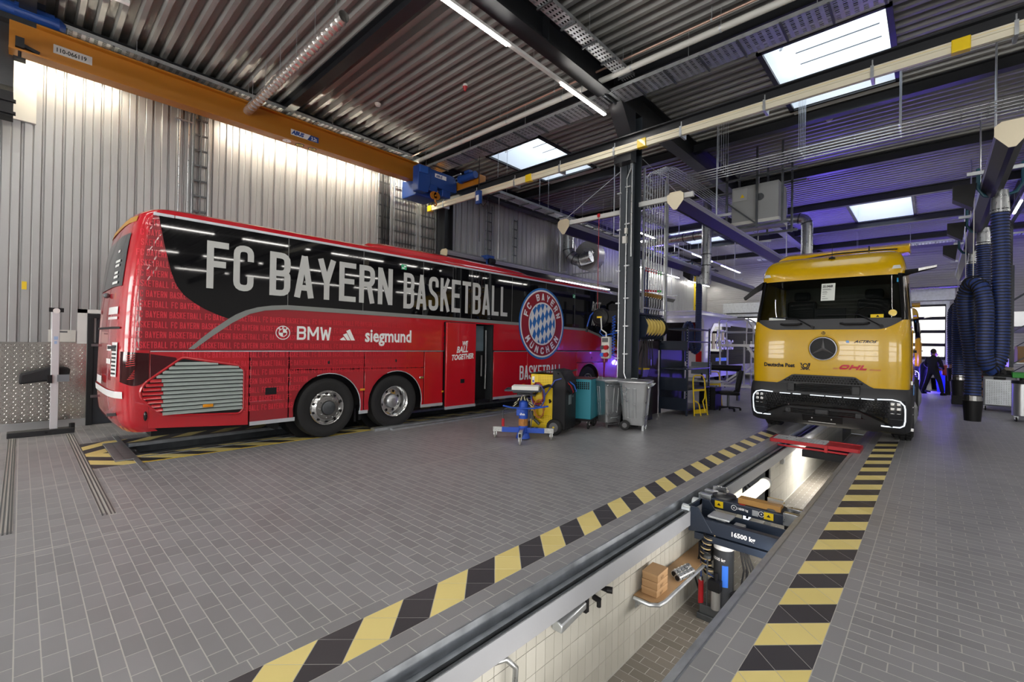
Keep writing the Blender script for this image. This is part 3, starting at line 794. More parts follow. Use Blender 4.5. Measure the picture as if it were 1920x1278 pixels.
MB().tube([(.44,.17,-.46),(.44,.17,-.55),(.44,.21,-.59),(.44,.22,-.64),(.44,.17,-.68),(.44,.11,-.64)],[.025,.025,.025,.025,.022,.012],8).obj('hook', m_orange, h, smooth=True)
b = MB()
for yy in (.05,.29): b.cyl((.44,yy,-.38),(.4,.17+(yy-.17)*.5,-.1),.008,n=6)
b.obj('wire_rope', m_galv, h)
p = thing('pendant_control', 'blue pendant control box hanging at the runway beyond the hoist', 'control box', (-9.05,8.35,5.62))
MB().cb((0,0,0),(.16,.10,.36)).obj('box', m_blue, p, bevel=.01); MB().box((-.05,-.056,-.1),(.05,-.05,.05)).obj('label', m_txt, p)
MB().tube([(0,0,.18),(0,0,1.2)],.012,6).tube([(.06,0,-.15),(.18,0,-.28),(.3,0,-.2),(.28,.1,.0)],.012,6).tube([(.05,0,-.18),(.05,0,-1.2)],.008,6).obj('cable', m_black, p)
p = thing('end_bracket', 'dark steel hanging bracket with black clamp at the top left corner', 'bracket', (-11.25,-.33,7.2))
MB().box((-.15,-.35,-1.45),(.15,.185,0)).obj('plate', m_steel, p); MB().box((-.1,-.2,-1.95),(.2,.19,-1.55)).box((.16,-.2,-1.72),(.24,.22,-1.68)).box((.16,-.2,-1.92),(.24,.22,-1.88)).obj('clamp', m_black, p); MB().sphere((.2,-.05,-2.05),.1,14,8).obj('end_cap', m_galvd, p, smooth=True)
# ------------------------------------------------------------ tube lamps (opal diffuser under a white housing on hangers)
def strip(x, y0, y1, z, label, gaps=None, mat_=None, drop=True):
    t = thing('strip_light', label, 'ceiling light', (x,y0,z)); L = y1-y0
    MB().box((-.035,0,0),(.035,L,.05)).obj('housing', m_white, t)
    for a, c in (gaps or [(0,L)]):
        MB().box((-.032,a,-.02),(.032,c,-.001)).obj('diffuser', mat_ or m_strip, t)
    if drop:
        b = MB(); y = .3
        while y < L: b.cyl((0,y,.05),(0,y,ZC-z),.006,n=5); y += 1.45
        b.obj('hanger_wires', m_galv, t)
    return t
strip(-5.07,-6.0,8.2,6.5,'long strip light beside the central girder, dark in one stretch',[(0,2.6),(4,7.2),(7.9,11.25),(12.7,14.2)])
strip(2.0,-6.0,6.9,6.5,'long strip light over the right-hand bay, near the viewer',[(0,3),(4.4,7.4),(8.8,12.8)])
strip(2.0,11.3,29,6.5,'long strip light over the right-hand bay behind the blue hoses',[(0,1.5),(3.2,5.5),(10.2,12),(14.5,16)])
strip(-9.2,16.8,31.8,6.5,'long strip light above the white bus at the back',[(0.2,3.8),(6.8,9.6),(11.2,14.6)])
strip(-11.0,14.4,18.4,4.25,'low strip light close to the wall beyond the coach roof')
strip(-1.5,-6.0,2.4,6.5,'long strip light over the pit, above and behind the viewer',[(0,2.5),(4,8)])
strip(-8.6,-6.0,1.0,6.5,'long strip light over the coach bay, above and behind the viewer',[(0,2.5),(4,6.8)])
for x, nm in ((9.0,'first'),(16.0,'second'),(23.0,'third')):
    strip(x,-6,30,6.5,'long strip light of the %s unseen bay to the right' % nm,[(k*4.4,k*4.4+3.2) for k in range(8)])
# wall washers hidden behind the crane girder
for y0, y1, lab in ((-.35,1.25,'bright wall-wash lamp behind the near end of the orange girder'),(3.1,6.7,'bright wall-wash lamp behind the middle of the orange girder'),(7.1,8.5,'bright wall-wash lamp above the cable ladders at the far girder end')):
    strip(-11.36,y0,y1,6.60,lab,None,m_wash,True)
strip(-11.55,29.0,32.6,5.9,'bright wall-wash lamp in the far left corner',None,m_wash2,True)
strip(-11.55,22.0,27.5,5.9,'bright wall-wash lamp over the wall behind the white bus',None,m_wash2,True)
# ------------------------------------------------------------ cable trays with perforated bottoms
def tray(name, label, x0, y0, x1, y1, z, w, along, step=.62, hol=True):
    t = thing(name, label, 'cable tray', (x0,y0,z)); L = (x1-x0) if along == 'x' else (y1-y0)
    def P(a, c): return (a, c, 0) if along == 'x' else (c, a, 0)
    def bx(mb, a0, c0, h0, a1, c1, h1):
        if along == 'x': mb.box((a0,c0,h0),(a1,c1,h1))
        else: mb.box((c0,a0,h0),(c1,a1,h1))
    s = MB(); bx(s,0,-w/2,0,L,-w/2+.004,.07); bx(s,0,w/2-.004,0,L,w/2,.07); s.obj('side_rails', m_galv, t)
    bot = MB(); a = 0; r = 0
    nrow = max(4, int(w/.045)); cw = w/nrow
    for k in range(nrow):
        c0 = -w/2+k*cw
        bx(bot, 0, c0, .0, L, c0+cw*.46, .003)
    n = int(L/.11)
    for k in range(n): bx(bot, k*.11, -w/2, -.0005, k*.11+.055, w/2, .0025)
    bot.obj('perforated_bottom', m_galv, t, kind='stuff')
    b = MB(); a = .2
    while a < L: bx(b, a, -w/2-.02, -.03, a+.03, w/2+.02, -.002); a += step
    b.obj('cross_bars', m_galvd, t)
    b = MB(); a = .5
    while a < L:
        for c in (-w/2-.01, w/2+.01):
            q = P(a, c); b.cyl((q[0],q[1],0),(q[0],q[1],ZC-z),.006,n=5)
        a += 1.9
    b.obj('hanger_rods', m_galv, t)
    cb = MB()
    for k in range(3):
        c = -w*.25+k*w*.2; p0, p1 = P(.1,c), P(L-.1,c); cb.cyl((p0[0],p0[1],.03),(p1[0],p1[1],.03),.018,n=6)
    cb.obj('cables', m_black, t)
    return t
tray('cable_tray','perforated cable tray along the left wall above the orange girder',-11.2,-1,-11.2,8.0,7.0,.32,'y')
tray('cable_tray','wide perforated cable tray running across the hall beneath the ribs',-11.3,8.15,6.5,8.15,6.72,.52,'x')
tray('cable_tray','perforated cable tray hung beside the central girder on its right',-4.42,.2,-4.42,8.0,6.9,.26,'y')
tray('cable_tray','cable tray with violet sheen running back beyond the crane hoist',-9.1,8.8,-9.1,24,5.9,.34,'y')
tray('cable_tray','cable tray crossing the hall far back under the violet roof',-7,27.0,6,27.0,6.4,.4,'x')
# pipes crossing the hall
def pipe(label, x0, x1, y, z, r, m, cat='pipe'):
    t = thing('ceiling_pipe', label, cat, (x0,y,z)); MB().cyl((0,0,0),(x1-x0,0,0),r,n=12).obj('tube', m, t, smooth=True)
    b = MB(); x = .8
    while x < x1-x0: b.cyl((x,0,r),(x,0,ZC-z),.006,n=5); b.lathe([(r+.006,-.015),(r+.006,.015)], (x,0,0), 'x', 10); x += 1.6
    b.obj('pipe_hangers', m_galv, t); return t
pipe('thick white conduit pipe crossing under the deck before the cable tray',-11.4,8,7.70,6.9,.055,m_offw)
pipe('slim copper coloured pipe crossing beside the thick white conduit pipe',-11.5,8,7.56,7.02,.02,mat('pinkish_copper', (.62,.42,.34), .35, .7))
for k in range(5):
    pipe('%s of five thin steel air pipes crossing the right bay' % ['nearest','second','middle','fourth','farthest'][k],-4.5,6.5,10.95+k*.16,5.85,.014,m_zinc)
# spiral duct
t = thing('spiral_duct', 'foil wrapped round duct hanging under the ribs at upper left', 'duct', (-10.9,3.25,6.6))
pr = []
for k in range(140):
    a = k*.031; r = .085+(.012 if k % 5 == 0 else 0); pr.append((r, a))
MB().lathe(pr, (0,0,0), 'x', 14).obj('sleeve', mat('foil', (.72,.70,.68), .25, .8, bump=.5, bscale=30), t, smooth=True)
b = MB()
for k in range(6): b.cyl((.3+k*.75,0,.09),(.3+k*.75,0,.65),.005,n=5)
b.obj('hanger_wires', m_galv, t)
t = thing('ceiling_lamp', 'boxy white emergency luminaire hung under the ribs', 'ceiling light', (-8.05,1.90,6.95))
MB().box((-.16,-.07,-.0),(.16,.07,.07)).obj('housing', m_offw, t, bevel=.01); MB().box((-.14,-.055,-.03),(.14,.055,.0)).obj('lens', mat('frosted_lens', (.75,.74,.68), .3), t, bevel=.008)
MB().cyl((0,.0,.07),(0,0,.3),.01,n=6).obj('stem', m_galv, t)
def small(name, label, cat, loc, mk):
    t = thing(name, label, cat, loc); mk(t); return t
def red_horn(t):
    MB().cyl((0,0,0),(0,0,-.05),.05,.05,n=14).obj('base', m_white, t); MB().cyl((0,0,-.05),(0,0,-.14),.055,.02,n=14).obj('red_lens', m_red, t)
for p, lab in (((-7.45,6.42,7.25),'red alarm beacon on the deck over the coach bay'),((-2.6,4.5,7.25),'red alarm beacon at the top edge of the picture'),((-3.0,17.1,7.25),'red alarm beacon under the deck near the white air handler'),((2.8,20.2,5.0),'red alarm beacon high up at the right')):
    small('alarm_beacon', lab, 'alarm', p, red_horn)
def detector(t):
    MB().lathe([(0,-.06),(.05,-.055),(.07,-.02),(.075,0)], (0,0,0), 'z', 16).obj('head', m_offw, t, smooth=True)
for p, lab in (((-7.35,2.75,7.25),'white smoke detector next to the foil duct'),((-9.6,5.6,7.25),'white smoke detector over the rear of the coach'),((-1.9,13.2,7.25),'white smoke detector just behind the large skylight'),((-6.6,12.9,7.25),'white smoke detector behind the second skylight')):
    small('smoke_detector', lab, 'detector', p, detector)
# ------------------------------------------------------------ exhaust extraction rails
def rail(label, x, y0, y1, z, armx=None, lab2=None):
    t = thing('exhaust_rail', label, 'extraction rail', (x,y0,z)); L = y1-y0
    p = [(-.09,.17),(.09,.17),(.15,.12),(.15,.0),(.03,-.16),(-.03,-.16),(-.15,.0),(-.15,.12)]
    MB().prism([(a,0,c) for a,c in ((-.09,.17),(.09,.17),(.15,.12),(.15,0),(-.15,0),(-.15,.12))], (0,L,0)).obj('channel', m_rail, t)
    MB().prism([(a,0,c) for a,c in ((.148,0),(.03,-.16),(-.03,-.16),(-.148,0))], (0,L,0)).obj('rubber_lips', m_black, t)
    MB().box((.151,.0,.085),(.158,L,.10)).box((-.158,0,.085),(-.151,L,.10)).obj('channel_bead', m_alu, t)
    MB().prism([(a*1.15,-.012,c*1.12) for a,c in p], (0,.012,0)).obj('end_plate', mat('champagne_steel', (.62,.56,.42), .4, .5), t)
    b = MB(); y = 2.4
    while y < L: b.bar((-.35,y,.2),(.35,y,.2),.05,.06); b.cyl((0,y,.2),(0,y,ZC-z),.018,n=6); y += 3.6
    b.obj('support_brackets', m_galv, t)
    if armx is not None:
        MB().bar((armx-x,.06,.09),(.35 if armx < x else -.2,.06,.09),.07,.10).obj('cantilever_arm', mat('pale_grey_arm', (.52,.53,.52), .4), t)
        MB().tube([(0,.05,.2),((armx-x)*.95,.1,1.1)],.008,6).obj('stay_wire', m_galv, t)
    return t
rail('exhaust extraction rail running back to the right of the middle column', -3.92, 9.1, 21.0, 4.68, -4.75)
rail('exhaust extraction rail running back to the left of the middle column', -6.75, 9.1, 25, 4.60, -5.05)
rail('exhaust extraction rail along the left wall above the coach roof', -11.25, 8.95, 26, 4.42)
rr = rail('exhaust extraction rail with blue hoses at the right edge', .76, 9.1, 25.5, 4.66)
c = thing('rail_carriage', 'small blue trolley on the rail above the coach roof', 'trolley', (-11.1,10.7,4.55))
MB().cb((0,0,.02),(.3,.35,.14)).cb((.1,0,-.12),(.16,.2,.2)).obj('body', m_blue, c, bevel=.01); MB().cyl((.2,-.1,-.12),(.2,.1,-.12),.1).obj('drum', m_black, c)
# hoses hanging from carriages on the right rail: straight drop, bottom loop, saddle, drop to the nozzle
def hose_mesh(name, pts, r, parent, pitch=.055):
    P = [Vector(p) for p in pts]; Q = []
    n = len(P)
    for i in range(n-1):                                    # Catmull-Rom resample
        a, b_, c_, d = P[max(0,i-1)], P[i], P[i+1], P[min(n-1,i+2)]
        k = max(2, int((c_-b_).length/.1))
        for j in range(k):
            s = j/k; Q.append(.5*((2*b_)+(c_-a)*s+(2*a-5*b_+4*c_-d)*s*s+(3*b_-a-3*c_+d)*s**3))
    Q.append(P[-1])
    MB().tube(Q, r*.93, 14).obj(name, m_hose, parent, smooth=True)
    # spiral reinforcement rings follow the centre line
    d = [0]
    for i in range(1, len(Q)): d.append(d[-1]+(Q[i]-Q[i-1]).length)
    b = MB(); s = 0; i = 0; x = None
    while s < d[-1]:
        while i < len(Q)-2 and d[i+1] < s: i += 1
        t = (s-d[i])/max(1e-6, d[i+1]-d[i]); c = Q[i].lerp(Q[i+1], t); v = (Q[min(i+2,len(Q)-1)]-Q[max(0,i-1)]).normalized()
        x = v.orthogonal().normalized() if x is None else (x-v*x.dot(v)).normalized(); y = v.cross(x); m = 12; R0 = r*.9
        vs = []
        for w, rr_ in ((-.013,R0),(-.009,r*1.04),(.009,r*1.04),(.013,R0)):
            for k in range(m):
                a = 2*PI*k/m; vs.append(c+v*w+(x*math.cos(a)+y*math.sin(a))*rr_)
        b.add(vs, [(q*m+k, q*m+(k+1)%m, (q+1)*m+(k+1)%m, (q+1)*m+k) for q in range(3) for k in range(m)])
        s += pitch
    b.obj(name+'_spiral', m_hoser, parent, smooth=True)
def carriage(t, z):
    MB().tube([(-.28,0,.42+z),(-.28,0,.05+z),(-.2,0,-.1+z),(0,0,-.16+z),(.2,0,-.1+z),(.28,0,.05+z),(.28,0,.42+z)],.03,8).obj('carriage_yoke', mat('petrol_steel', (.012,.08,.12), .4), t, smooth=True)
    MB().cyl((0,0,-.05+z),(0,0,-.45+z),.11,.13,n=18).obj('outlet_spigot', m_zinc, t, smooth=True)
    MB().prism([(-.62,-.05,.15+z),(-.62,-.05,-.1+z),(-.35,-.05,-.3+z),(-.3,-.05,.15+z)],(0,.3,0)).obj('balancer_box', m_black, t)
def exhaust(label, x, y, zc, loop, saddle, nozzle, r=.125):
    t = thing('exhaust_hose', label, 'hose', (x,y,zc)); carriage(t, 0)
    L = lambda p: (p[0]-x, p[1]-y, p[2]-zc)
    hose_mesh('hose_drop', [(0,0,-.4),(.02,0,-1.2),L((x+.03,y,loop+.6)),L((x+.0,y-.03,loop+.2)),L((x-.09,y-.09,loop)),L((x-.17,y-.15,loop+.22)),L((x-.18,y-.17,loop+.6)),L((saddle[0]+.10,y-.14,saddle[1]-.4)),L((saddle[0]+.04,y-.10,saddle[1]-.07)),L((saddle[0]-.05,y,saddle[1])),L((saddle[0]-.13,y+.12,saddle[1]-.12)),L((saddle[0]-.14,y+.2,saddle[1]-.5)),L((nozzle[0]-.01,nozzle[1],nozzle[2]+.9)),L((nozzle[0],nozzle[1],nozzle[2]+.2))], r, t)
    MB().cyl(L((nozzle[0],nozzle[1],nozzle[2]+.25)), L((nozzle[0],nozzle[1],nozzle[2]+.12)), r*1.0, n=16).obj('clamp_ring', m_chrome, t)
    MB().cyl(L((nozzle[0],nozzle[1],nozzle[2]+.14)), L((nozzle[0],nozzle[1],nozzle[2]-.25)), r*1.15, r*.95, n=18).obj('nozzle', m_black, t, smooth=True)
    MB().tube([L((saddle[0]-.05,y,saddle[1]+.1)), L((saddle[0]-.05,y,zc-.1))],.008,6).obj('lift_rope', m_offw, t)
    sd = MB(); 
    for w in (-.05,.05): sd.tube([L((saddle[0]-.05+ (r+.03)*math.cos(a),y+w,saddle[1]-.02+(r+.03)*math.sin(a))) for a in [PI*i/8 for i in range(9)]],.012,6)
    sd.obj('saddle', m_black, t)
    return t
exhaust('nearest blue exhaust hose, its loop hanging lowest at the right', .86, 12.0, 4.66, 1.38, (.58,2.95), (.56,12.4,.62))
exhaust('second blue exhaust hose, its nozzle just above the black pump', .84, 15.4, 4.66, 1.5, (.60,2.98), (.47,15.8,.85), .13)
exhaust('farthest blue exhaust hose on the right rail, leftmost of the three saddles', .80, 18.6, 4.66, 1.7, (.56,2.98), (.44,18.9,1.05), .13)
e = thing('exhaust_hose', 'blue exhaust hose hanging over the white bus, left of the ladder', 'hose', (-6.75,13.5,4.6)); carriage(e, 0)
hose_mesh('hose_drop', [(0,0,-.4),(.0,0,-1.2),(0,0,-2.6),(-.0,0,-2.95),(-.12,0,-3.1),(-.25,0,-2.9),(-.27,0,-2.2),(-.3,0,-1.75),(-.4,0,-1.65),(-.52,0,-1.9),(-.55,0,-3.0),(-.55,0,-3.5)], .12, e)
e = thing('exhaust_hose', 'blue exhaust hose hanging beside the top of the ladder', 'hose', (-6.75,18.0,4.6)); carriage(e, 0)
hose_mesh('hose_drop', [(0,0,-.4),(.0,0,-1.2),(0,0,-2.6),(-.0,0,-2.95),(-.12,0,-3.1),(-.25,0,-2.9),(-.27,0,-2.4),(-.3,0,-2.1),(-.4,0,-2.0),(-.52,0,-2.2),(-.55,0,-3.0),(-.55,0,-3.5)], .12, e)
# ------------------------------------------------------------ air handler on its frame, ducts, fans
t = thing('air_handler', 'large grey ventilation box hanging from the roof behind the column', 'ventilation unit', (-3.6,14.0,5.05))
MB().box((-.62,-.4,.12),(.55,.5,1.12)).obj('casing', mat('vent_grey', (.34,.35,.35), .5), t, bevel=.012)
MB().box((-.64,-.42,.05),(.57,.52,.14)).obj('base_tray', m_offw, t)
MB().box((-.58,-.42,.72),(-.22,-.40,1.05)).obj('inspection_door', mat('vent_grey_light', (.42,.43,.43), .5), t)
MB().prism([(-.40,-.422,.80),(-.28,-.422,.80),(-.34,-.422,.90)],(0,-.001,0)).obj('warning_sign', m_yelp, t)
MB().lathe([(0,-.004),(.1,-.004),(.1,0)], (.1,-.405,.75), 'y', 18).obj('round_cover', m_galvd, t)
b = MB()
for x in (-.72,.05,.66): b.bar((x,-.5,-.1),(x,-.5,2.1),.05); b.bar((x,.6,-.1),(x,.6,2.1),.05)
for y in (-.5,.6): b.bar((-1.5,y,1.3),(1.0,y,1.3),.05); b.bar((-.8,y,-.05),(.8,y,-.05),.06)
b.bar((-.72,-.5,.7),(.05,-.5,.0),.04); b.obj('hanging_frame', m_galvd, t)
def duct(label, pts, r, flex=False):
    t = thing('round_duct', label, 'duct', pts[0]); o = Vector(pts[0]); Q = [tuple(Vector(p)-o) for p in rp3(pts, r*2)]
    MB().tube(Q, r, 16).obj('sleeve', m_zinc, t, smooth=True)
    b = MB()
    for i in range(2, len(Q)-1, 3):
        v = (Vector(Q[i+1])-Vector(Q[i-1])).normalized()*.02; b.cyl(Vector(Q[i])-v, Vector(Q[i])+v, r*1.06, n=16)
    b.obj('joint_rings', m_galvd, t, smooth=True); return t
def rp3(pts, r, n=5):
    out = [Vector(pts[0])]
    for i in range(1, len(pts)-1):
        p = Vector(pts[i]); a = Vector(pts[i-1])-p; b = Vector(pts[i+1])-p; rr = min(r, a.length*.45, b.length*.45)
        a = p+a.normalized()*rr; b = p+b.normalized()*rr
        for k in range(n+1): t = k/n; out.append(a*(1-t)**2+p*2*t*(1-t)+b*t*t)
    out.append(Vector(pts[-1])); return out
duct('round metal duct crossing under the roof and turning down behind the truck cab', [(-9.6,17.6,5.9),(-7,17.6,5.95),(-5,17.6,6.0),(-3.1,17.6,6.05),(-3.1,17.6,4.4)], .17)
duct('vertical round metal duct above the platform ladder', [(-6.2,17.2,7.25),(-6.2,17.2,4.9),(-6.2,17.2,4.0)], .17)
duct('short bent metal duct at the extract fan on the left wall', [(-11.3,15.6,6.5),(-11.3,15.6,5.5),(-10.9,15.7,5.15),(-10.3,15.8,5.3)], .24)
t = thing('extract_fan', 'grey drum shaped extract fan on the wall behind the coach', 'fan', (-10.9,16.6,5.5))
MB().cyl((0,-.25,0),(0,.25,0),.62,n=28).obj('scroll_housing', mat('fan_grey', (.36,.37,.38), .4, .3), t, bevel=.02)
MB().cyl((.2,-.5,0),(.2,-.25,0),.26,n=20).obj('inlet', m_zinc, t); MB().bar((-.9,0,-.7),(.6,0,-.7),.05).bar((-.9,0,-.7),(-.1,0,-1.4),.04).obj('wall_bracket', m_galv, t)
# vertical cable ladders on the left wall
def ladder(label, y, w, z0, z1, nc, step=.33):
    t = thing('cable_ladder', label, 'cable ladder', (WL+.04,y,z0)); H = z1-z0
    MB().box((0,0,0),(.05,.025,H)).box((0,w-.025,0),(.05,w,H)).obj('rails', m_galv, t)
    src = None; z = .1; i = 0
    while z < H:
        if src is None: src = MB().box((.012,.0,0),(.04,w,.035)).obj('rung', m_galvd, t); src.location = (0,0,z)
        else: inst(src, None, (0,0,z))
        z += step
    b = MB()
    for k in range(nc):
        yy = w*(.12+.76*k/max(1,nc-1)); b.tube([(.055,yy,0),(.055+rnd.random()*.01,yy+rnd.uniform(-.02,.02),H*.5),(.055,yy,H)],rnd.uniform(.009,.018),6)
    b.obj('cables', m_black if nc > 4 else m_galvd, t); return t
ladder('narrow vertical cable ladder on the wall above the rear of the coach', 2.44, .32, 3.0, 7.0, 3)
ladder('dark cable filled ladder strip at the wall, left of the wide ladder', 6.90, .42, 3.2, 7.0, 9)
ladder('wide vertical cable ladder under the far end of the orange girder', 7.42, .82, 3.2, 7.0, 7)
ladder('vertical cable ladder right below the blue hoist', 8.36, .62, 3.2, 6.6, 5)
ladder('first slim cable ladder on the violet lit wall behind the column', 11.2, .3, 3.6, 6.6, 2)
ladder('second slim cable ladder on the violet lit wall, nearer the fan', 12.6, .26, 3.6, 6.4, 2)
for y in (2.30, 2.2):
    pass
t = thing('wall_conduit', 'pair of thin steel conduits running up the wall beside the narrow ladder', 'conduit', (WL+.05,2.22,2.9))
MB().cyl((0,0,0),(0,0,4.0),.014,n=8).cyl((0,.16,0),(0,.16,4.0),.014,n=8).obj('tubes', m_zinc, t); MB().box((-.03,-.08,1.0),(.03,.24,1.03)).box((-.03,-.08,3.4),(.03,.24,3.43)).obj('clips', m_galv, t)
t = thing('gas_ladder', 'yellow upright cable duct on the far bright wall', 'cable duct', (WL,30.6,2.2)); MB().box((0,0,0),(.1,.3,4.2)).obj('duct', m_yelp, t)
MB().box((.1,-.02,1),(.12,.32,1.05)).box((.1,-.02,2.2),(.12,.32,2.25)).box((.1,-.02,3.4),(.12,.32,3.45)).obj('straps', m_black, t)
# ------------------------------------------------------------ the red coach (local: x to its right side, y forward)
bus = thing('coach', 'long red three axle coach with huge white lettering on black windows', 'coach', (-9.0,.75,0))
HW = 1.28; BN = 4.0; BD = .34
def interp(tab, z):
    if z <= tab[0][0]: return tab[0][1]
    for (a, b), (c, d) in zip(tab, tab[1:]):
        if z <= c: return b+(d-b)*(z-a)/(c-a)
    return tab[-1][1]
YR = [(.42,.20),(.5,.13),(.6,.095),(.95,.07),(1.8,.09),(2.3,.11),(2.9,.17),(3.2,.22),(3.36,.26),(3.43,.33),(3.49,.46),(3.53,.7),(3.55,1.1)]
WZ = [(.42,1.24),(.5,1.275),(.7,1.28),(3.33,1.28),(3.39,1.268),(3.45,1.225),(3.50,1.10),(3.53,.92),(3.55,.55)]
def out_x(y, z):
    w = interp(WZ, z); yy = min(1, max(0, (y-interp(YR, z))/BD)); return w*(1-(1-yy)**BN)**(1/BN)
def rear_y(x, z):
    w = interp(WZ, z); q = min(.999, abs(x)/w); return interp(YR, z)+BD*(1-(1-q**BN)**(1/BN))
STN = [.5,2.0,3.5,5.43,6.93,9,11.0]
def slice_(z):
    w = interp(WZ, z); yr = interp(YR, z); yf = 13.75-.28*max(0,(z-1.2))-(0 if z < 3.3 else (z-3.3)*3)
    R = []
    for i in range(9):
        a = PI/2*i/8; R.append((w*math.sin(a)**(2/BN), yr+BD*(1-math.cos(a)**(2/BN))))
    R += [(w, s) for s in STN if s > R[-1][1]+.02] if True else []
    while len(R) < 9+len(STN): R.insert(9, (w, R[8][1]+.01))
    F = []
    for i in range(9):
        a = PI/2*i/8; F.append((w*math.cos(a)**(2/3.2), yf-.7+.7*math.sin(a)**(2/3.2)))
    R = R+F
    return R+[(-x, y) for x, y in R[::-1]]
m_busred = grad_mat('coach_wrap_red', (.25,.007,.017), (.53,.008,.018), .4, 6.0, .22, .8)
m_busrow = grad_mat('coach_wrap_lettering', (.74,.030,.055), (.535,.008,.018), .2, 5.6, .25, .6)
m_busflat = mat('coach_bumper_red', (.50,.010,.020), .22, coat=.8)
m_glass = mat('black_tinted_glass', (.004,.004,.005), .03, spec=.6)
m_silver = mat('silver_decal', (.50,.51,.50), .35)
m_grey = mat('grey_belt_decal', (.22,.23,.225), .35)
m_trim = mat('silver_trim', (.62,.65,.70), .3, .4)
m_decw = mat('white_decal', (.86,.86,.86), .35)
m_decb = mat('blue_decal', (.015,.16,.52), .35)
m_decr = mat('dark_red_decal', (.30,.012,.022), .3)
m_gold = mat('ochre_decal', (.50,.25,.03), .35)
ZS = [1.52,1.8,2.13,2.4,2.7,3.0,3.2,3.3,3.36,3.39,3.42,3.45,3.475,3.50,3.515,3.53,3.55]
sl = [slice_(z) for z in ZS]; n = len(sl[0]); vs = [(x,y,z) for s_, z in zip(sl, ZS) for x, y in s_]; fs = []
for i in range(len(ZS)-1):
    for k in range(n):
        if ZS[i] < 2.1 and k == 9+3: continue      # doorway between stations 5.43 and 6.93
        fs.append((i*n+k, i*n+(k+1)%n, (i+1)*n+(k+1)%n, (i+1)*n+k))
fs.append(tuple(range((len(ZS)-1)*n, len(ZS)*n)))
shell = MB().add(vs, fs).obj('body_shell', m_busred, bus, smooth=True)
shell.data.materials.append(m_busflat)
for p in shell.data.polygons:                        # rear wall painted lighter for the light it reflects; roof shares the red
    if p.normal.y < -.5 or p.center.z > 3.36: p.material_index = 1
# rear bumper shell below the belt
ZB = [.42,.46,.52,.6,.8,1.0,1.25,1.52]; vs = []; fs = []
for z in ZB:
    w = interp(WZ, z); pts = []
    for i in range(13):
        a = PI/2*i/12; pts.append((w*math.sin(a)**(2/BN), interp(YR,z)+BD*(1-math.cos(a)**(2/BN))))
    pts.append((w,.43)) if pts[-1][1] < .43 else pts.append((w, pts[-1][1]+.001))
    vs += [(-x,y,z) for x, y in pts[::-1]]+[(x,y,z) for x, y in pts[1:]]
n = 27
for i in range(len(ZB)-1):
    for k in range(n-1): fs.append((i*n+k, i*n+k+1, (i+1)*n+k+1, (i+1)*n+k))
fs.append(tuple(range(n)))
MB().add(vs, fs).obj('rear_bumper', m_busflat, bus, smooth=True)
# front end below the belt (mostly hidden by the column)
MB().box((-1.26,11.9,.3),(1.26,13.3,1.52)).obj('front_bumper', m_busflat, bus, bevel=.12)
MB().box((-1.05,.5,.32),(1.05,11.9,1.5)).obj('underframe', m_black, bus)
MB().box((-1.27,.5,.42),(-1.2,11.9,1.52)).obj('left_skirt', m_busred, bus)
def side(pts, x, th=.02): return MB().prism([(x-th,y,z) for y, z in pts], (th,0,0))
SX = HW+.004
def panel(name, pts, m=m_busred, x=SX, parent=bus, bev=.006, **k):
    return side(pts, x).obj(name, m, parent, bevel=bev, **k)
def arch(cy, cz, r, z0, n=14):
    a0 = math.asin((z0-cz)/r) if abs(z0-cz) < r else 0
    return [(cy+r*math.cos(PI-a0-(PI-2*a0)*i/n), cz+r*math.sin(PI-a0-(PI-2*a0)*i/n)) for i in range(n+1)]
G = [(.79,1.38),(1.50,1.245),(1.56,1.2),(1.55,.65),(1.51,.6),(.64,.655),(.54,.73),(.39,.89),(.375,.96),(.42,1.05),(.58,1.18)]
eng = panel('engine_flap', [(.435,.47),(1.645,.375),(1.645,1.505),(.435,1.515)], m_busflat)
p1 = panel('luggage_flap', [(1.665,.375),(2.23,.375),(2.23,1.505),(1.665,1.505)])
panel('luggage_flap', [(2.25,1.205),(3.57,1.19),(3.57,1.495),(2.25,1.505)])
panel('wheel_arch_panel', [(2.25,.375),(2.30,.375)]+arch(2.91,.52,.60,.40)+[(3.57,.37),(3.57,1.175),(2.25,1.19)])
panel('luggage_flap', [(3.59,1.19),(4.915,1.175),(4.915,1.49),(3.59,1.495)])
panel('wheel_arch_panel', [(3.59,.37),(3.62,.37)]+arch(4.27,.52,.60,.40)+[(4.915,.36),(4.915,1.16),(3.59,1.175)])
panel('luggage_flap', [(4.935,.36),(5.42,.36),(5.42,1.49),(4.935,1.49)])
panel('luggage_flap', [(6.95,.36),(8.165,.36),(8.165,1.485),(6.95,1.485)])
panel('luggage_flap', [(8.185,.36),(10.40,.36),(10.40,1.485),(8.185,1.485)])
panel('wheel_arch_panel', [(10.42,.36),(10.45,.36)]+arch(11.07,.52,.60,.40)+[(11.9,.36),(11.9,1.15),(10.42,1.15)])
panel('fuel_flap', [(10.42,1.165),(11.9,1.165),(11.9,1.485),(10.42,1.485)])
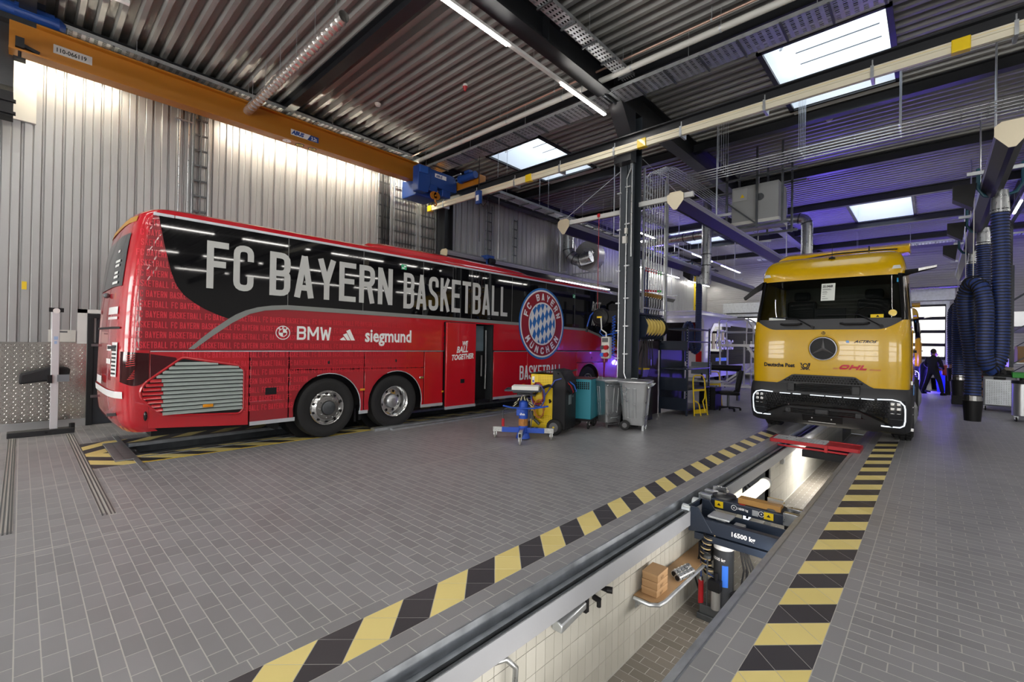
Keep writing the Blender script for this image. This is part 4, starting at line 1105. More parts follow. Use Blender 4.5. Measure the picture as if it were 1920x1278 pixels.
# silver sill strips and wheel arch lips
for y0, y1, z0 in ((1.665,2.34,.36),(3.48,3.66,.355),(4.85,5.42,.345),(6.95,10.42,.345)):
    MB().box((SX-.006,y0,z0),(SX+.004,y1,z0+.06)).obj('sill_trim', m_trim, bus)
for cy in (2.91,4.27,11.07):
    b = MB(); pts = arch(cy,.52,.60,.40,20); b.tube([(SX+.002,a,c) for a,c in pts[8:]],.008,6); b.obj('arch_lip', m_trim, bus, smooth=True)
    MB().cyl((.55,cy,.52),(.93,cy,.52),.63,n=28).obj('wheel_well', m_black, bus)
MB().tube([(SX,y,1.505) for y in (.44,3,5.42)],.007,6).tube([(SX,6.95,1.495),(SX,11.9,1.49)],.007,6).obj('belt_line', m_trim, bus)
b = MB()
for y0, z0 in ((2.9,1.31),(4.25,1.32),(11.2,1.3)): b.sphere((SX,y0,z0),.024,10,6,(.5,.8,1.4))
b.obj('flap_locks', m_black, bus)
MB().box((SX-.004,1.88,.82),(SX+.006,2.05,.93)).obj('flap_handle', m_black, bus, bevel=.012)
MB().box((SX-.004,4.80,.94),(SX+.03,4.90,.99)).obj('chrome_latch', m_chrome, bus, bevel=.01)
b = MB()
for y0, z0 in ((3.5,.78),(5.39,.62),(8.0,.62)): b.box((SX-.004,y0,z0),(SX+.016,y0+.09,z0+.04))
b.obj('side_marker_lamps', mat('amber_lens', (.75,.28,.01), .2), bus, bevel=.006)
# engine grille: frame and slats
fr = [(.79,1.42),(1.51,1.29),(1.575,1.22),(1.575,.63),(1.52,.565),(.61,.625),(.49,.71),(.35,.88),(.335,.97),(.385,1.085)]
Fo = rpoly(fr,.04); Gi = rpoly(G,.03)
b = MB().tube([(SX+.006,y,z) for y, z in Fo],.018,6,closed=True); b.obj('grille_frame', m_busflat, bus, smooth=True)
MB().poly([(SX+.003,y,z) for y, z in Fo]).obj('grille_back', m_black, bus)
def span(poly, z):
    xs = []
    for (a, b_), (c, d) in zip(poly, poly[1:]+poly[:1]):
        if (b_ <= z) != (d <= z): xs.append(a+(c-a)*(z-b_)/(d-b_))
    return (min(xs), max(xs)) if len(xs) > 1 else None
m_slat = mat('pale_grey_slat', (.33,.38,.365), .4)
z = .64; k = 0
while z < 1.36:
    s1 = span(fr, z+.02)
    if s1:
        a, c = s1; a += .02; c -= .02
        def slat(y0, y1, m, j):
            MB().prism([(SX+.010,y0+(j if True else 0),z-.010),(SX+.036,y0,z-.004),(SX+.006,y0+j,z+.036),(SX+.002,y0+j,z+.03)], (0,y1-y0,0)).obj('grille_slat', m, bus)
        if z < 1.1 and a < .55:
            slat(a, .56+.02*(k % 2), m_busflat, 0); slat(.565+.02*(k % 2), c, m_slat, 0)
        else: slat(a, c, m_slat, 0)
    z += .0565; k += 1
MB().box((SX+.03,1.04,.70),(SX+.05,1.17,.745)).obj('amber_marker', MATS['amber_lens'], bus, bevel=.008)
b = MB().sphere((SX,.40,.64),.05,12,8,(.5,.45,1.3)); b.obj('tow_cover', m_blackg, bus, smooth=True)
# tail lamp wrapped on the corner
def wrap(name, m, y0, y1, lo, hi, off=.006, n=8, k=6, parent=bus):
    vs = []; fs = []
    for i in range(n+1):
        y = y0+(y1-y0)*i/n; a, c = lo(i/n), hi(i/n)
        for j in range(k+1):
            z = a+(c-a)*j/k; vs.append((out_x(y,z)+off, y-off*.5, z))
    for i in range(n):
        for j in range(k): fs.append((i*(k+1)+j, (i+1)*(k+1)+j, (i+1)*(k+1)+j+1, i*(k+1)+j+1))
    return MB().add(vs, fs).obj(name, m, parent, smooth=True)
m_tail = mat('dark_red_lens', (.035,.002,.004), .06, coat=.5)
tl = wrap('tail_lamp', m_tail, .15, .43, lambda t: 1.10-.06*math.sin(t*PI)+t*.02, lambda t: 1.50-.02*t, .012)
for i in range(6):
    wrap('lamp_band', mat('red_lamp_band', (.55,.008,.008), .3), .20, .285, (lambda q: lambda t: 1.30+q*.028+t*.02)(i), (lambda q: lambda t: 1.308+q*.028+t*.02)(i), .016, 4, 1, tl)
    wrap('lamp_band', MATS['red_lamp_band'], .215+i*.012, .285, (lambda q: lambda t: 1.135+q*.022+t*.01)(i), (lambda q: lambda t: 1.142+q*.022+t*.01)(i), .016, 4, 1, tl)
MB().poly([(SX+.003,y,z) for y, z in ((.44,1.47),(.72,1.42),(.735,1.39),(.44,1.13))]).obj('side_lens', mat('deep_red_panel', (.06,.003,.008), .08, coat=.5), bus)
# rear face details
def rear(name, m, x0, x1, z0, z1, off=.008, nx=8, nz=6, parent=bus, xs=0):
    vs = []; fs = []
    for i in range(nx+1):
        for j in range(nz+1):
            z = z0+(z1-z0)*j/nz; x = x0+(x1-x0)*i/nx+xs*j/nz; vs.append((x, rear_y(x,z)-off, z))
    for i in range(nx):
        for j in range(nz): fs.append((i*(nz+1)+j, (i+1)*(nz+1)+j, (i+1)*(nz+1)+j+1, i*(nz+1)+j+1))
    return MB().add(vs, fs).obj(name, m, parent, smooth=True)
rear('rear_window', mat('smoked_rear_glass', (.03,.035,.04), .08), -1.02, 1.05, 2.38, 3.10)
rear('ochre_band', m_gold, -1.1, 1.1, 3.26, 3.34)
for i, (z, w) in enumerate(((2.86,.12),(2.72,.3),(2.66,.26),(2.56,.22),(2.50,.26),(2.42,.34))):
    rear('rear_lettering', m_decw, .70-w/2, .70+w/2, z, z+.035, .012, 4, 1)
rear('rear_lettering', m_decw, .45, 1.0, 2.0, 2.10, .01, 4, 1); rear('rear_lettering', m_decw, .45, 1.0, 1.93, 1.965, .01, 4, 1)
rear('rear_seam', m_black, -1.1, 1.1, 1.80, 1.83, .012, 8, 1)
rear('rear_lettering', m_decw, .5, .8, 1.50, 1.58, .01, 3, 1); rear('rear_lettering', m_decw, .5, .8, 1.32, 1.39, .01, 3, 1)
rear('white_bumper_band', m_decw, -1.2, 1.2, .88, .97, .012, 16, 2)
rear('plate', m_decw, -.26, .26, 1.02, 1.13, .03, 2, 1)
g = rear('side_grille', m_decw, .86, 1.06, 1.16, 1.62, .012, 3, 8)
for i in range(8): rear('grille_slot', m_black, .88, 1.04, 1.19+i*.052, 1.215+i*.052, .016, 3, 1, g)
b = MB()
for x, z in ((1.0,1.55),(-1.0,1.55),(1.0,.66),(-1.0,.72)): b.bar((x,rear_y(x,z),z),(x,rear_y(x,z)-.09,z),.04)
b.sphere((.3,rear_y(.3,2.28)-.03,2.28),.04); b.obj('rear_bump_stops', m_galvd, bus)
# black window band, belt and lettering (flat print on the flank)
WIN = [(.50,3.345),(.53,3.17),(.56,2.99),(.60,2.80),(.65,2.59),(.71,2.42),(.80,2.29),(.94,2.18),(1.06,2.11),(1.24,2.03),(1.36,1.99),(1.45,2.05),(1.58,2.12),(1.75,2.18),(1.95,2.22),(2.2,2.25),(2.9,2.25),(5.3,2.24),(8.2,2.22),(10.9,2.17),(11.6,2.02),(12.2,1.75),(12.75,1.62),(12.95,1.62),(12.7,3.345)]
side(WIN, HW+.008, .006).obj('side_glazing', m_glass, bus)
BELT = [(.86,1.535),(1.0,1.68),(1.17,1.84),(1.36,1.995),(1.45,2.06),(1.58,2.13),(1.75,2.19),(1.95,2.23),(2.2,2.255),(2.9,2.255),(5.3,2.245),(8.2,2.225),(10.9,2.175),(11.6,2.03),(12.2,1.76),(12.2,1.70),(11.55,1.97),(10.88,2.11),(8.2,2.155),(5.3,2.175),(2.9,2.18),(2.15,2.18),(1.85,2.145),(1.64,2.08),(1.4,1.93),(1.13,1.71),(.93,1.535)]
side(BELT, HW+.011, .004).obj('grey_belt', m_grey, bus)
b = MB()
for y in (2.19,3.52,4.86,6.2,7.55,8.9,10.25,11.4): b.box((HW+.0075,y,2.24),(HW+.0088,y+.008,3.34))
b.obj('glazing_joints', m_grey, bus)
MB().box((HW-.02,.68,3.345),(HW+.012,12.6,3.385)).box((HW-.02,.44,3.34),(HW+.01,.672,3.385)).obj('roof_rail', m_trim, bus, bevel=.008)
F = lambda off: (lambda u, v: (HW+off, u, v))
L1 = MB(); fn = F(.0105)
word(L1, 'FC', 1.06, 2.42, .69, fn, u1=1.68, w=.43, t=.135, gap=.10)
word(L1, 'BAYERN', 1.91, 2.395, .695, fn, u1=4.14, w=.44, t=.135, gap=.09)
word(L1, 'BASKETBALL', 4.39, 2.355, .71, fn, u1=7.40, w=.42, t=.13, gap=.09)
L1.obj('window_lettering', m_silver, bus)
L2 = MB(); word(L2, 'BASKETBALL', 7.88, .77, .36, F(.0095), u1=9.68, w=.42, t=.13, gap=.08); L2.obj('flank_lettering', m_decw, bus)
for (y, z) in ((4.33,3.12),(10.15,3.05)):
    q = MB().box((HW+.009,y,z),(HW+.0105,y+.12,z+.1)).obj('green_sticker', mat('green_sticker', (.03,.38,.17), .4), bus)
    MB().box((HW+.0108,y+.015,z+.015),(HW+.0112,y+.075,z+.04)).box((HW+.0108,y+.06,z+.05),(HW+.0112,y+.105,z+.08)).obj('sticker_print', m_decw, q)
# repeating small lettering
def inside(p, poly):
    c = False
    for (a, b_), (d, e) in zip(poly, poly[1:]+poly[:1]):
        if (b_ > p[1]) != (e > p[1]) and p[0] < (d-a)*(p[1]-b_)/(e-b_)+a: c = not c
    return c
RT = MB(); S = 'FC BAYERN BASKETBALL '; h = .088; r = 0; z = 1.96-.1375*10
while z < 3.33:
    if not (1.44 < z < 1.52):
        y = -.5+(.38 if r % 2 else 0); i = 0
        ymax = 6.0 if z > 1.5 else 4.9
        if z < 1.1: ymax = 3.0
        while y < ymax:
            c = S[i % len(S)]; i += 1
            if c == ' ': y += .024; continue
            cwid = h*.36
            if y > .33:
                ctr = (y+cwid/2, z+h/2)
                if not inside(ctr, WIN) and not (z < 1.5 and (inside(ctr, fr) or y < .78)) and not (z < 1.15 and ((ctr[0]-2.91)**2+(ctr[1]-.52)**2 < .40)) and not (z < 1.2 and (ctr[0]-4.27)**2+(ctr[1]-.52)**2 < .40) and not (2.13 < z+h/2 < 2.27 and ctr[0] > 1.7):
                    for pl in glyph(c, .36, .115): ribbon(RT, pl, .115, lambda a, b_: (SX+.0025 if z < 1.5 else HW+.003, y+a*h, z+b_*h))
            elif y > interp(YR, z)+.11 and 1.5 < z < 3.25:
                for pl in glyph(c, .36, .115): ribbon(RT, pl, .115, lambda a, b_: (out_x(y+a*h, z+b_*h)+.004, y+a*h, z+b_*h))
            y += h*(.445)
    z += .1375; r += 1
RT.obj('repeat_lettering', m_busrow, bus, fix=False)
# sponsor marks
cy, cz = 2.13, 1.805
b = MB()
def ringx(mb, cy, cz, r0, r1, x, n=32, a0=0, a1=2*PI):
    vs = []
    for k in range(n+1):
        a = a0+(a1-a0)*k/n; vs += [(x,cy+r0*math.cos(a),cz+r0*math.sin(a)),(x,cy+r1*math.cos(a),cz+r1*math.sin(a))]
    mb.add(vs, [(2*k,2*k+2,2*k+3,2*k+1) for k in range(n)])
X = HW+.006
ringx(b,cy,cz,.100,.112,X); ringx(b,cy,cz,.056,.066,X); ringx(b,cy,cz,0,.056,X,8,0,PI/2); ringx(b,cy,cz,0,.056,X,8,PI,1.5*PI)
for i, c in enumerate('BMW'):
    a = PI/2+(1-i)*.72
    for pl in glyph(c, .75, .2): ribbon(b, pl, .2, lambda u, v: (X, cy+math.cos(a)*(.068+v*.03)+(u-.37)*.034*math.sin(a), cz+math.sin(a)*(.068+v*.03)-(u-.37)*.034*math.cos(a)))
b.obj('round_emblem', m_decw, bus)
b = MB(); word(b, 'BMW', 2.35, 1.695, .225, F(.006), w=.72, t=.165, gap=.12, u1=2.93, wide='MW'); b.obj('sponsor_lettering', m_decw, bus)
b = MB()
for q in (((0,.012),(.07,.06),(.12,0),(.03,0)), ((.06,.10),(.13,.127),(.20,0),(.14,0)), ((.12,.165),(.19,.20),(.29,0),(.214,0))):
    b.poly([(X,3.09+u,1.70+v) for u, v in q])
b.obj('three_bar_mark', m_decw, bus)
ftext('siegmund', .335, lambda u, v: (X, 3.575+u, 1.685+v), 'sponsor_lettering', m_decw, bus, bold=.009, sx=.81)
# door panel slid open, doorway, interior
DX = HW+.10
MB().box((DX-.05,5.43,.30),(DX,6.28,2.125)).obj('door_panel', m_busred, bus, bevel=.012)
MB().box((DX-.04,5.425,.26),(DX+.003,6.285,.32)).obj('door_sill', m_trim, bus)
b = MB().box((DX-.055,5.415,.28),(DX-.045,6.295,2.14)); b.obj('door_seal', m_black, bus)
MB().box((DX-.005,5.83,.80),(DX+.004,5.95,.89)).obj('door_handle', m_black, bus, bevel=.01)
for s_, u, v, size in (('WE',5.86,1.63,.13),('BALL',5.70,1.47,.19),('TOGETHER',5.56,1.31,.16)):
    ftext(s_, size, lambda a, c, u=u, v=v: (DX+.004, u+a, v+c+a*.06), 'door_slogan', m_decw, bus, bold=.006, shear=.25, sx=.78)
MB().box((.2,6.2,.30),(.25,6.95,2.2)).box((.2,6.2,2.13),(1.24,6.95,2.2)).box((.2,6.9,.3),(1.26,6.95,2.15)).box((.2,5.4,.3),(1.2,5.45,2.15)).obj('doorway_lining', mat('charcoal_lining', (.02,.022,.025), .5), bus)
MB().box((.25,5.45,.30),(1.22,6.9,.36)).box((.25,5.45,.36),(.95,6.9,.58)).box((.25,5.45,.58),(.65,6.9,.8)).obj('entrance_steps', m_black, bus)
MB().prism([(.5,6.36,.78),(1.0,6.36,.78),(1.05,6.36,2.1),(.5,6.36,2.1)],(0,.02,0)).obj('inner_partition', mat('pale_blue_panel', (.22,.30,.36), .3), bus)
MB().box((1.0,6.55,.6),(1.02,6.85,2.1)).obj('inner_door_glass', mat('blue_grey_glass', (.16,.22,.27), .1), bus)
MB().tube([(1.15,6.8,.6),(1.12,6.84,1.2),(1.13,6.82,2.0)],.018,8).tube([(1.1,6.72,.9),(1.1,6.72,1.4)],.02,6).obj('grab_handle', m_alu, bus)
# club crest
X = HW+.013; cy, cz, R = 8.77, 2.235, .955
def disc(mb, r0, r1): ringx(mb, cy, cz, r0, r1, X, 56)
b = MB(); disc(b, .905, .955); b.obj('crest_blue_ring', m_decb, bus)
b = MB(); disc(b, .862, .905); disc(b, .535, .575); b.obj('crest_white_rings', m_decw, bus)
b = MB(); disc(b, .575, .862); b.obj('crest_red_ring', m_decr, bus)
def clip_circle(poly, r, n=40):
    out = poly
    for k in range(n):
        a = 2*PI*k/n; nx, ny = math.cos(a), math.sin(a); d = r*math.cos(PI/n); nw = []
        for i in range(len(out)):
            p, q = out[i-1], out[i]; fp, fq = p[0]*nx+p[1]*ny-d, q[0]*nx+q[1]*ny-d
            if (fp <= 0) != (fq <= 0): t = fp/(fp-fq); nw.append((p[0]+(q[0]-p[0])*t, p[1]+(q[1]-p[1])*t))
            if fq <= 0: nw.append(q)
        out = nw
        if len(out) < 3: return None
    return out
bb, bw = MB(), MB()
e1 = Vector((.085,.205)); e2 = Vector((.085,-.135))
for i in range(-9, 10):
    for j in range(-9, 10):
        o = e1*i+e2*j; q = clip_circle([tuple(o), tuple(o+e1), tuple(o+e1+e2), tuple(o+e2)], .535)
        if q: ((bb if (i+j) % 2 else bw)).poly([(X, cy+p[0], cz+p[1]) for p in q])
bb.obj('crest_blue_lozenges', m_decb, bus); bw.obj('crest_white_lozenges', m_decw, bus)
b = MB()
def arcword(s, r0, hh, a0, da, up):
    for i, c in enumerate(s):
        a = a0+da*i
        if c == ' ': continue
        for pl in glyph(c, .72, .22):
            def f(u, v):
                u = (u-.36)*hh; v = v*hh
                rr = r0+v if up else r0-v
                ang = a-u/(r0+hh/2) if up else a+u/(r0-hh/2)
                return (X+.001, cy+math.cos(ang)*rr, cz+math.sin(ang)*rr)
            ribbon(b, pl, .22, f)
arcword('FC BAYERN', .625, .185, PI/2+1.22, -.305, True)
arcword('MÜNCHEN', .815, .185, -PI/2-.98, .325, False)
b.obj('crest_lettering', m_decw, bus)
for s_, u, v in (('ROT',11.15,2.75),('RA',11.15,2.3)):
    ftext(s_, .4, lambda a, c, u=u, v=v: (HW+.0105, u+a, v+c), 'window_slogan', m_silver, bus, bold=.01, shear=.3, sx=.6)
# roof pod
secs = []
for y, w, hh in ((3.68,.95,.02),(3.8,1.10,.09),(4.1,1.13,.12),(5.5,1.14,.13),(6.9,1.12,.12),(8.2,1.02,.11),(8.9,.8,.07),(9.25,.5,.02)):
    zb = 3.42; zt_ = 3.50+hh; secs.append([(-w,y,zb),(w,y,zb),(w*1.0,y,zt_-.06),(w*.88,y,zt_),(-w*.88,y,zt_),(-w,y,zt_-.06)])
MB().loft(secs).obj('roof_pod', m_busflat, bus, smooth=True, bevel=.02)
MB().box((1.02,4.0,3.425),(1.12,4.12,3.445)).obj('pod_marker', m_yelp, bus)
# wheels
def bus_wheel(y, deep):
    t = [(.30,-.30),(.46,-.30),(.505,-.27),(.52,-.22),(.52,-.04),(.505,.0),(.46,.02),(.40,.01),(.30,-.02)]
    w = MB().lathe(t, (HW-.06,y,.52), 'x', 40).obj('tyre', m_rubber, bus, smooth=True)
    if not deep:
        MB().lathe([(.305,-.01),(.30,.015),(.285,.01),(.27,-.03),(.25,-.02),(.20,.04),(.13,.055),(.12,.05)], (HW-.06,y,.52), 'x', 40).obj('rim', m_chrome, w, smooth=True)
        MB().lathe([(.207,.034),(.20,.046),(.13,.062),(.125,.055)], (HW-.06,y,.52), 'x', 40).obj('hub_flange', mat('grey_hub_flange', (.20,.195,.19), .35, .6), w, smooth=True)
        MB().lathe([(.12,.05),(.115,.09),(.095,.10),(0,.10)], (HW-.06,y,.52), 'x', 24).obj('hub', m_galvd, w, smooth=True)
        b = MB()
        for k in range(10):
            a = 2*PI*k/10; b.cyl((HW-.03,y+.165*math.cos(a),.52+.165*math.sin(a)),(HW+.045,y+.165*math.cos(a),.52+.165*math.sin(a)),.017,.012,8)
        b.obj('wheel_nuts', m_chrome, w)
        b = MB()
        for k in range(10):
            a = 2*PI*(k+.5)/10; b.sphere((HW-.065,y+.242*math.cos(a),.52+.242*math.sin(a)),.03,8,6,(.6,1,.75))
        b.obj('vent_holes', m_black, w)
    else:
        MB().lathe([(.305,-.01),(.30,.015),(.285,.005),(.265,-.03),(.25,-.12),(.245,-.16),(.20,-.165),(.13,-.15)], (HW-.06,y,.52), 'x', 40).obj('rim', m_chrome, w, smooth=True)
        MB().lathe([(.14,-.16),(.135,-.06),(.11,-.03),(.06,-.02),(.05,-.0),(0,.0)], (HW-.06,y,.52), 'x', 24).obj('hub', m_alu, w, smooth=True)
        b = MB()
        for k in range(8):
            a = 2*PI*(k+.5)/8; b.sphere((HW-.225,y+.195*math.cos(a),.52+.195*math.sin(a)),.03,8,6,(.5,1,1))
        b.obj('vent_holes', m_black, w)
bus_wheel(2.91, False); bus_wheel(4.27, True); bus_wheel(11.07, False)
for y in (2.91,4.27,11.07): MB().lathe([(.30,-.02),(.46,-.02),(.52,.04),(.52,.24),(.46,.30),(.30,.30)], (-HW+.06-.0,y,.52), 'x', 28).obj('far_tyre', m_rubber, bus)
b = MB().box((.7,2.10,.22),(1.1,2.16,.42)).box((.7,3.46,.2),(1.15,3.50,.45)).box((.7,3.55,.22),(1.15,3.6,.5)); b.obj('mud_flaps', m_black, bus)
# exterior mirror at the front
MB().tube([(1.25,12.3,3.1),(1.6,12.6,3.05),(1.65,12.6,2.7)],.04,8).cb((1.62,12.62,2.45),(.26,.14,.5)).obj('mirror', m_blackg, bus, smooth=True)
# ------------------------------------------------------------ yellow tractor unit (local: front at y = 0 facing -y)
trk = thing('truck', 'yellow tractor truck standing over the open pit, facing the viewer', 'truck', (-1.5,10.1,0))
m_ty = mat('post_yellow', (.66,.40,.001), .25, coat=.5)
m_bump = mat('charcoal_bumper', (.022,.023,.027), .5, bump=.15, bscale=250)
m_band = mat('slate_band', (.035,.037,.043), .45)
TZ = [(1.02,.02,1.215),(1.4,0,1.22),(1.8,.012,1.22),(2.06,.03,1.21),(2.24,.06,1.20),(2.6,.155,1.165),(3.03,.27,1.13),(3.12,.27,1.13),(3.25,.32,1.12),(3.38,.43,1.09),(3.47,.58,1.05),(3.54,.80,.98),(3.585,1.1,.86),(3.60,1.5,.6)]
def tz(z, k):
    if z <= TZ[0][0]: return TZ[0][k]
    for a, b in zip(TZ, TZ[1:]):
        if z <= b[0]: return a[k]+(b[k]-a[k])*(z-a[0])/(b[0]-a[0])
    return TZ[-1][k]
def fy(x, z, bz=None):
    w = bz[1] if bz else tz(z,2); y0 = bz[0] if bz else tz(z,1); u = min(.9999, abs(x)/w)
    return y0+.35*(1-(1-u**5)**.2)
U = [0,.2,.4,.6,.75,.85,.9,.93,.955,.975,.99,1.0]
vs = []; fs = []; rows = []
for z, y0, w in TZ:
    R = [(u*w, fy(u*w, z), z) for u in U[:-1]]+[(w, y0+.35, z), (w, max(1.2,y0+.6), z), (w, 2.3, z)]
    rows.append([(-x,y,zz) for x,y,zz in R[::-1]]+R[1:])
n = len(rows[0]); mid = n//2
for r in rows: vs += r
for i in range(len(rows)-1):
    for k in range(n):
        if k < n-1 and 2.2 < TZ[i][0] < 3.0 and mid-7 <= k < mid+7: continue      # windscreen opening
        fs.append((i*n+k, i*n+(k+1)%n, (i+1)*n+(k+1)%n, (i+1)*n+k))
fs.append(tuple(range((len(rows)-1)*n, len(rows)*n)))
MB().add(vs, fs).obj('cab_shell', m_ty, trk, smooth=True)
def wf(name, m, x0, x1, lo, hi, off, n=24, k=8, parent=trk, bz=None):
    vs = []; fs = []
    for i in range(n+1):
        x = x0+(x1-x0)*i/n; a, c = lo(x), hi(x)
        for j in range(k+1):
            z = a+(c-a)*j/k; vs.append((x, fy(x,z,bz)-off, z))
    for i in range(n):
        for j in range(k): fs.append((i*(k+1)+j, (i+1)*(k+1)+j, (i+1)*(k+1)+j+1, i*(k+1)+j+1))
    return MB().add(vs, fs).obj(name, m, parent, smooth=True)
gm = bpy.data.materials.new('windscreen_glass'); gm.use_nodes = True; nt = gm.node_tree; nt.nodes.clear()
tr = nt.nodes.new('ShaderNodeBsdfTransparent'); tr.inputs[0].default_value = (.40,.45,.44,1)
gl = nt.nodes.new('ShaderNodeBsdfGlossy'); gl.inputs['Roughness'].default_value = .02
lw = nt.nodes.new('ShaderNodeFresnel'); lw.inputs[0].default_value = 1.5; mx = nt.nodes.new('ShaderNodeMixShader'); oo = nt.nodes.new('ShaderNodeOutputMaterial')
nt.links.new(lw.outputs[0], mx.inputs[0]); nt.links.new(tr.outputs[0], mx.inputs[1]); nt.links.new(gl.outputs[0], mx.inputs[2]); nt.links.new(mx.outputs[0], oo.inputs[0])
wf('windscreen', gm, -1.115, 1.115, lambda x: 2.215, lambda x: 3.035, -.004, 24, 8)
c = lambda x: (0 if abs(x) < .85 else (abs(x)-.85)*.62)
wf('black_band', m_band, -1.16, 1.16, lambda x: 2.055+(max(0,abs(x)-.80)/.36)**1.6*.20, lambda x: 2.255, .006, 36, 3)
for s in (-1, 1):
    a, b_ = (.985,1.165)
    vs = []; fs = []
    for j in range(11):
        z = 2.22+.83*j/10; w = tz(z,2)
        for u in (.915,.94,.965,.985,.998): vs.append((s*u*w, fy(u*w,z)-.008, z))
    for j in range(10):
        for k in range(4): fs.append((j*5+k, j*5+k+1, j*5+k+6, j*5+k+5))
    MB().add(vs, fs).obj('pillar_trim', m_blackg, trk, smooth=True)
# cabin seen through the glass
MB().box((-1.05,2.1,2.0),(1.05,2.15,3.2)).box((-1.1,.5,3.06),(1.1,2.1,3.09)).obj('cabin_lining', mat('cabin_beige', (.16,.15,.13), .8), trk)
MB().prism([(-1.05,.16,2.1),(-1.05,.75,2.1),(-1.05,.75,2.28),(-1.05,.3,2.23)],(2.1,0,0)).obj('dashboard', m_black, trk)
for x in (-.62,.62):
    MB().box((x-.27,1.0,1.9),(x+.27,1.5,2.2)).box((x-.27,1.45,2.1),(x+.27,1.62,2.72)).box((x-.15,1.48,2.72),(x+.15,1.6,2.92)).obj('seat', mat('dark_seat', (.025,.028,.03), .8), trk, bevel=.05)
MB().tube([(.62+.23*math.cos(a),.78+.10*math.sin(a),2.32+.20*math.sin(a)) for a in [2*PI*i/24 for i in range(24)]],.016,6,closed=True).cyl((.62,.78,2.32),(.62,.9,2.2),.04).obj('steering_wheel', m_black, trk, smooth=True)
MB().cb((.05,.36,2.36),(.50,.05,.22)).obj('screen', m_black, trk, bevel=.01)
MB().box((-.07,.17,2.60),(.145,.175,2.93)).obj('paper_notice', mat('paper', (.72,.76,.72), .8), trk).rotation_euler = (-.0,0,0)
pn = bpy.data.objects[-1] if False else None
o = [k for k in kids(trk) if k.name.startswith('paper_notice')][0]
for v in o.data.vertices: v.co.y = fy(v.co.x, v.co.z)-.006+(.003 if v.co.y > .172 else 0)
FP = lambda off: (lambda u, v: (u, fy(u, v)-off, v))
ftext('25.0468', .062, lambda u, v: FP(.010)(-.05+u, 2.855+v), 'notice_number', m_black, o, bold=.002, sx=.78)
b = MB()
for z, w in ((2.82,.12),(2.805,.14),(2.77,.07),(2.755,.08),(2.725,.07),(2.68,.05),(2.64,.09)): b.add([FP(.009)(-.05,z),FP(.009)(-.05+w,z),FP(.009)(-.05+w,z+.007),FP(.009)(-.05,z+.007)],[(0,1,2,3)])
b.obj('notice_lines', m_galvd, o)
def sticker(name, m, x0, x1, z0, z1, off=.006): return wf(name, m, x0, x1, lambda x: z0, lambda x: z1, off, 4, 1)
sticker('pale_notice', MATS['paper'], -.92, -.63, 2.245, 2.295)
s_ = sticker('yellow_notice', m_yelp, .68, .86, 2.26, 2.32); b = MB(); b.poly([FP(.009)(.755,2.272), FP(.009)(.805,2.272), FP(.009)(.78,2.308)]); b.obj('triangle_print', m_black, s_)
MB().lathe([(0,0),(.058,0),(.058,-.003),(0,-.003)], (.98,fy(.98,2.34)-.006,2.34), 'y', 20).obj('round_sticker', m_yelp, trk)
MB().add([FP(.006)(1.02,2.89),FP(.006)(1.075,2.89),FP(.006)(1.075,2.96),FP(.006)(1.02,2.96)],[(0,1,2,3)]).obj('toll_sticker', mat('sky_blue_sticker', (.03,.30,.55), .4), trk)
# wipers and grab handles on the band
b = MB()
b.tube([(-.17,fy(.17,2.10)-.05,2.10),(-.42,fy(.4,2.26)-.05,2.26),(-.85,fy(.85,2.30)-.03,2.30)],.012,6).cyl((-.17,fy(.17,2.1)+.01,2.10),(-.17,fy(.17,2.1)-.06,2.10),.028)
b.tube([(.84,fy(.84,2.11)-.05,2.11),(.52,fy(.5,2.32)-.05,2.32),(-.12,fy(.1,2.33)-.03,2.33)],.012,6).cyl((.84,fy(.84,2.11)+.01,2.11),(.84,fy(.84,2.11)-.06,2.11),.028)
b.obj('wipers', m_black, trk)
for x0, x1 in ((-.70,-.36),(.26,.66)):
    MB().tube([(x0,fy(x0,2.16)+.0,2.165),(x0+.02,fy(x0,2.16)-.06,2.165),(x0+.06,fy(x0,2.16)-.07,2.15),(x1-.06,fy(x1,2.16)-.07,2.15),(x1-.02,fy(x1,2.16)-.06,2.165),(x1,fy(x1,2.16),2.165)],.022,8).obj('grab_handle', m_black, trk, smooth=True)
# star badge
cz_ = 1.70; yb_ = fy(0,1.7)
MB().lathe([(.255,.01),(.245,-.012),(.235,-.012),(.225,.0)], (0,yb_,cz_), 'y', 40).obj('badge_surround', m_ty, trk, smooth=True)
MB().lathe([(.222,.01),(.215,-.03),(.200,-.03),(.195,-.01)], (0,yb_,cz_), 'y', 40).obj('badge_ring', mat('dark_chrome', (.16,.16,.17), .2, 1.), trk, smooth=True)
MB().lathe([(.2,-.012),(0,-.016)], (0,yb_,cz_), 'y', 32).obj('badge_disc', m_black, trk)
b = MB()
for k in range(3):
    a = PI/2+k*2*PI/3; t = Vector((math.cos(a),0,math.sin(a))); s2 = Vector((-math.sin(a),0,math.cos(a))); c0 = Vector((0,yb_-.02,cz_))
    p1_, p2, p3, p4 = c0+t*.20, c0+s2*.030-t*.0173, c0-s2*.030-t*.0173, c0+Vector((0,-.035,0))
    b.add([p1_,p2,p3,p4+t*.0],[(0,1,3),(0,3,2)])
b.obj('badge_star', mat('star_chrome', (.42,.42,.43), .38, .8), trk)
b = MB().lathe([(.030,-.002),(.030,-.006),(.022,-.006)], (0,fy(0,1.99),1.99), 'y', 18)
for k in range(3):
    a = PI/2+k*2*PI/3; b.bar((0,fy(0,1.99)-.007,1.99),(.026*math.cos(a),fy(0,1.99)-.007,1.99+.026*math.sin(a)),.006,.004)
b.obj('small_badge', m_black, trk)
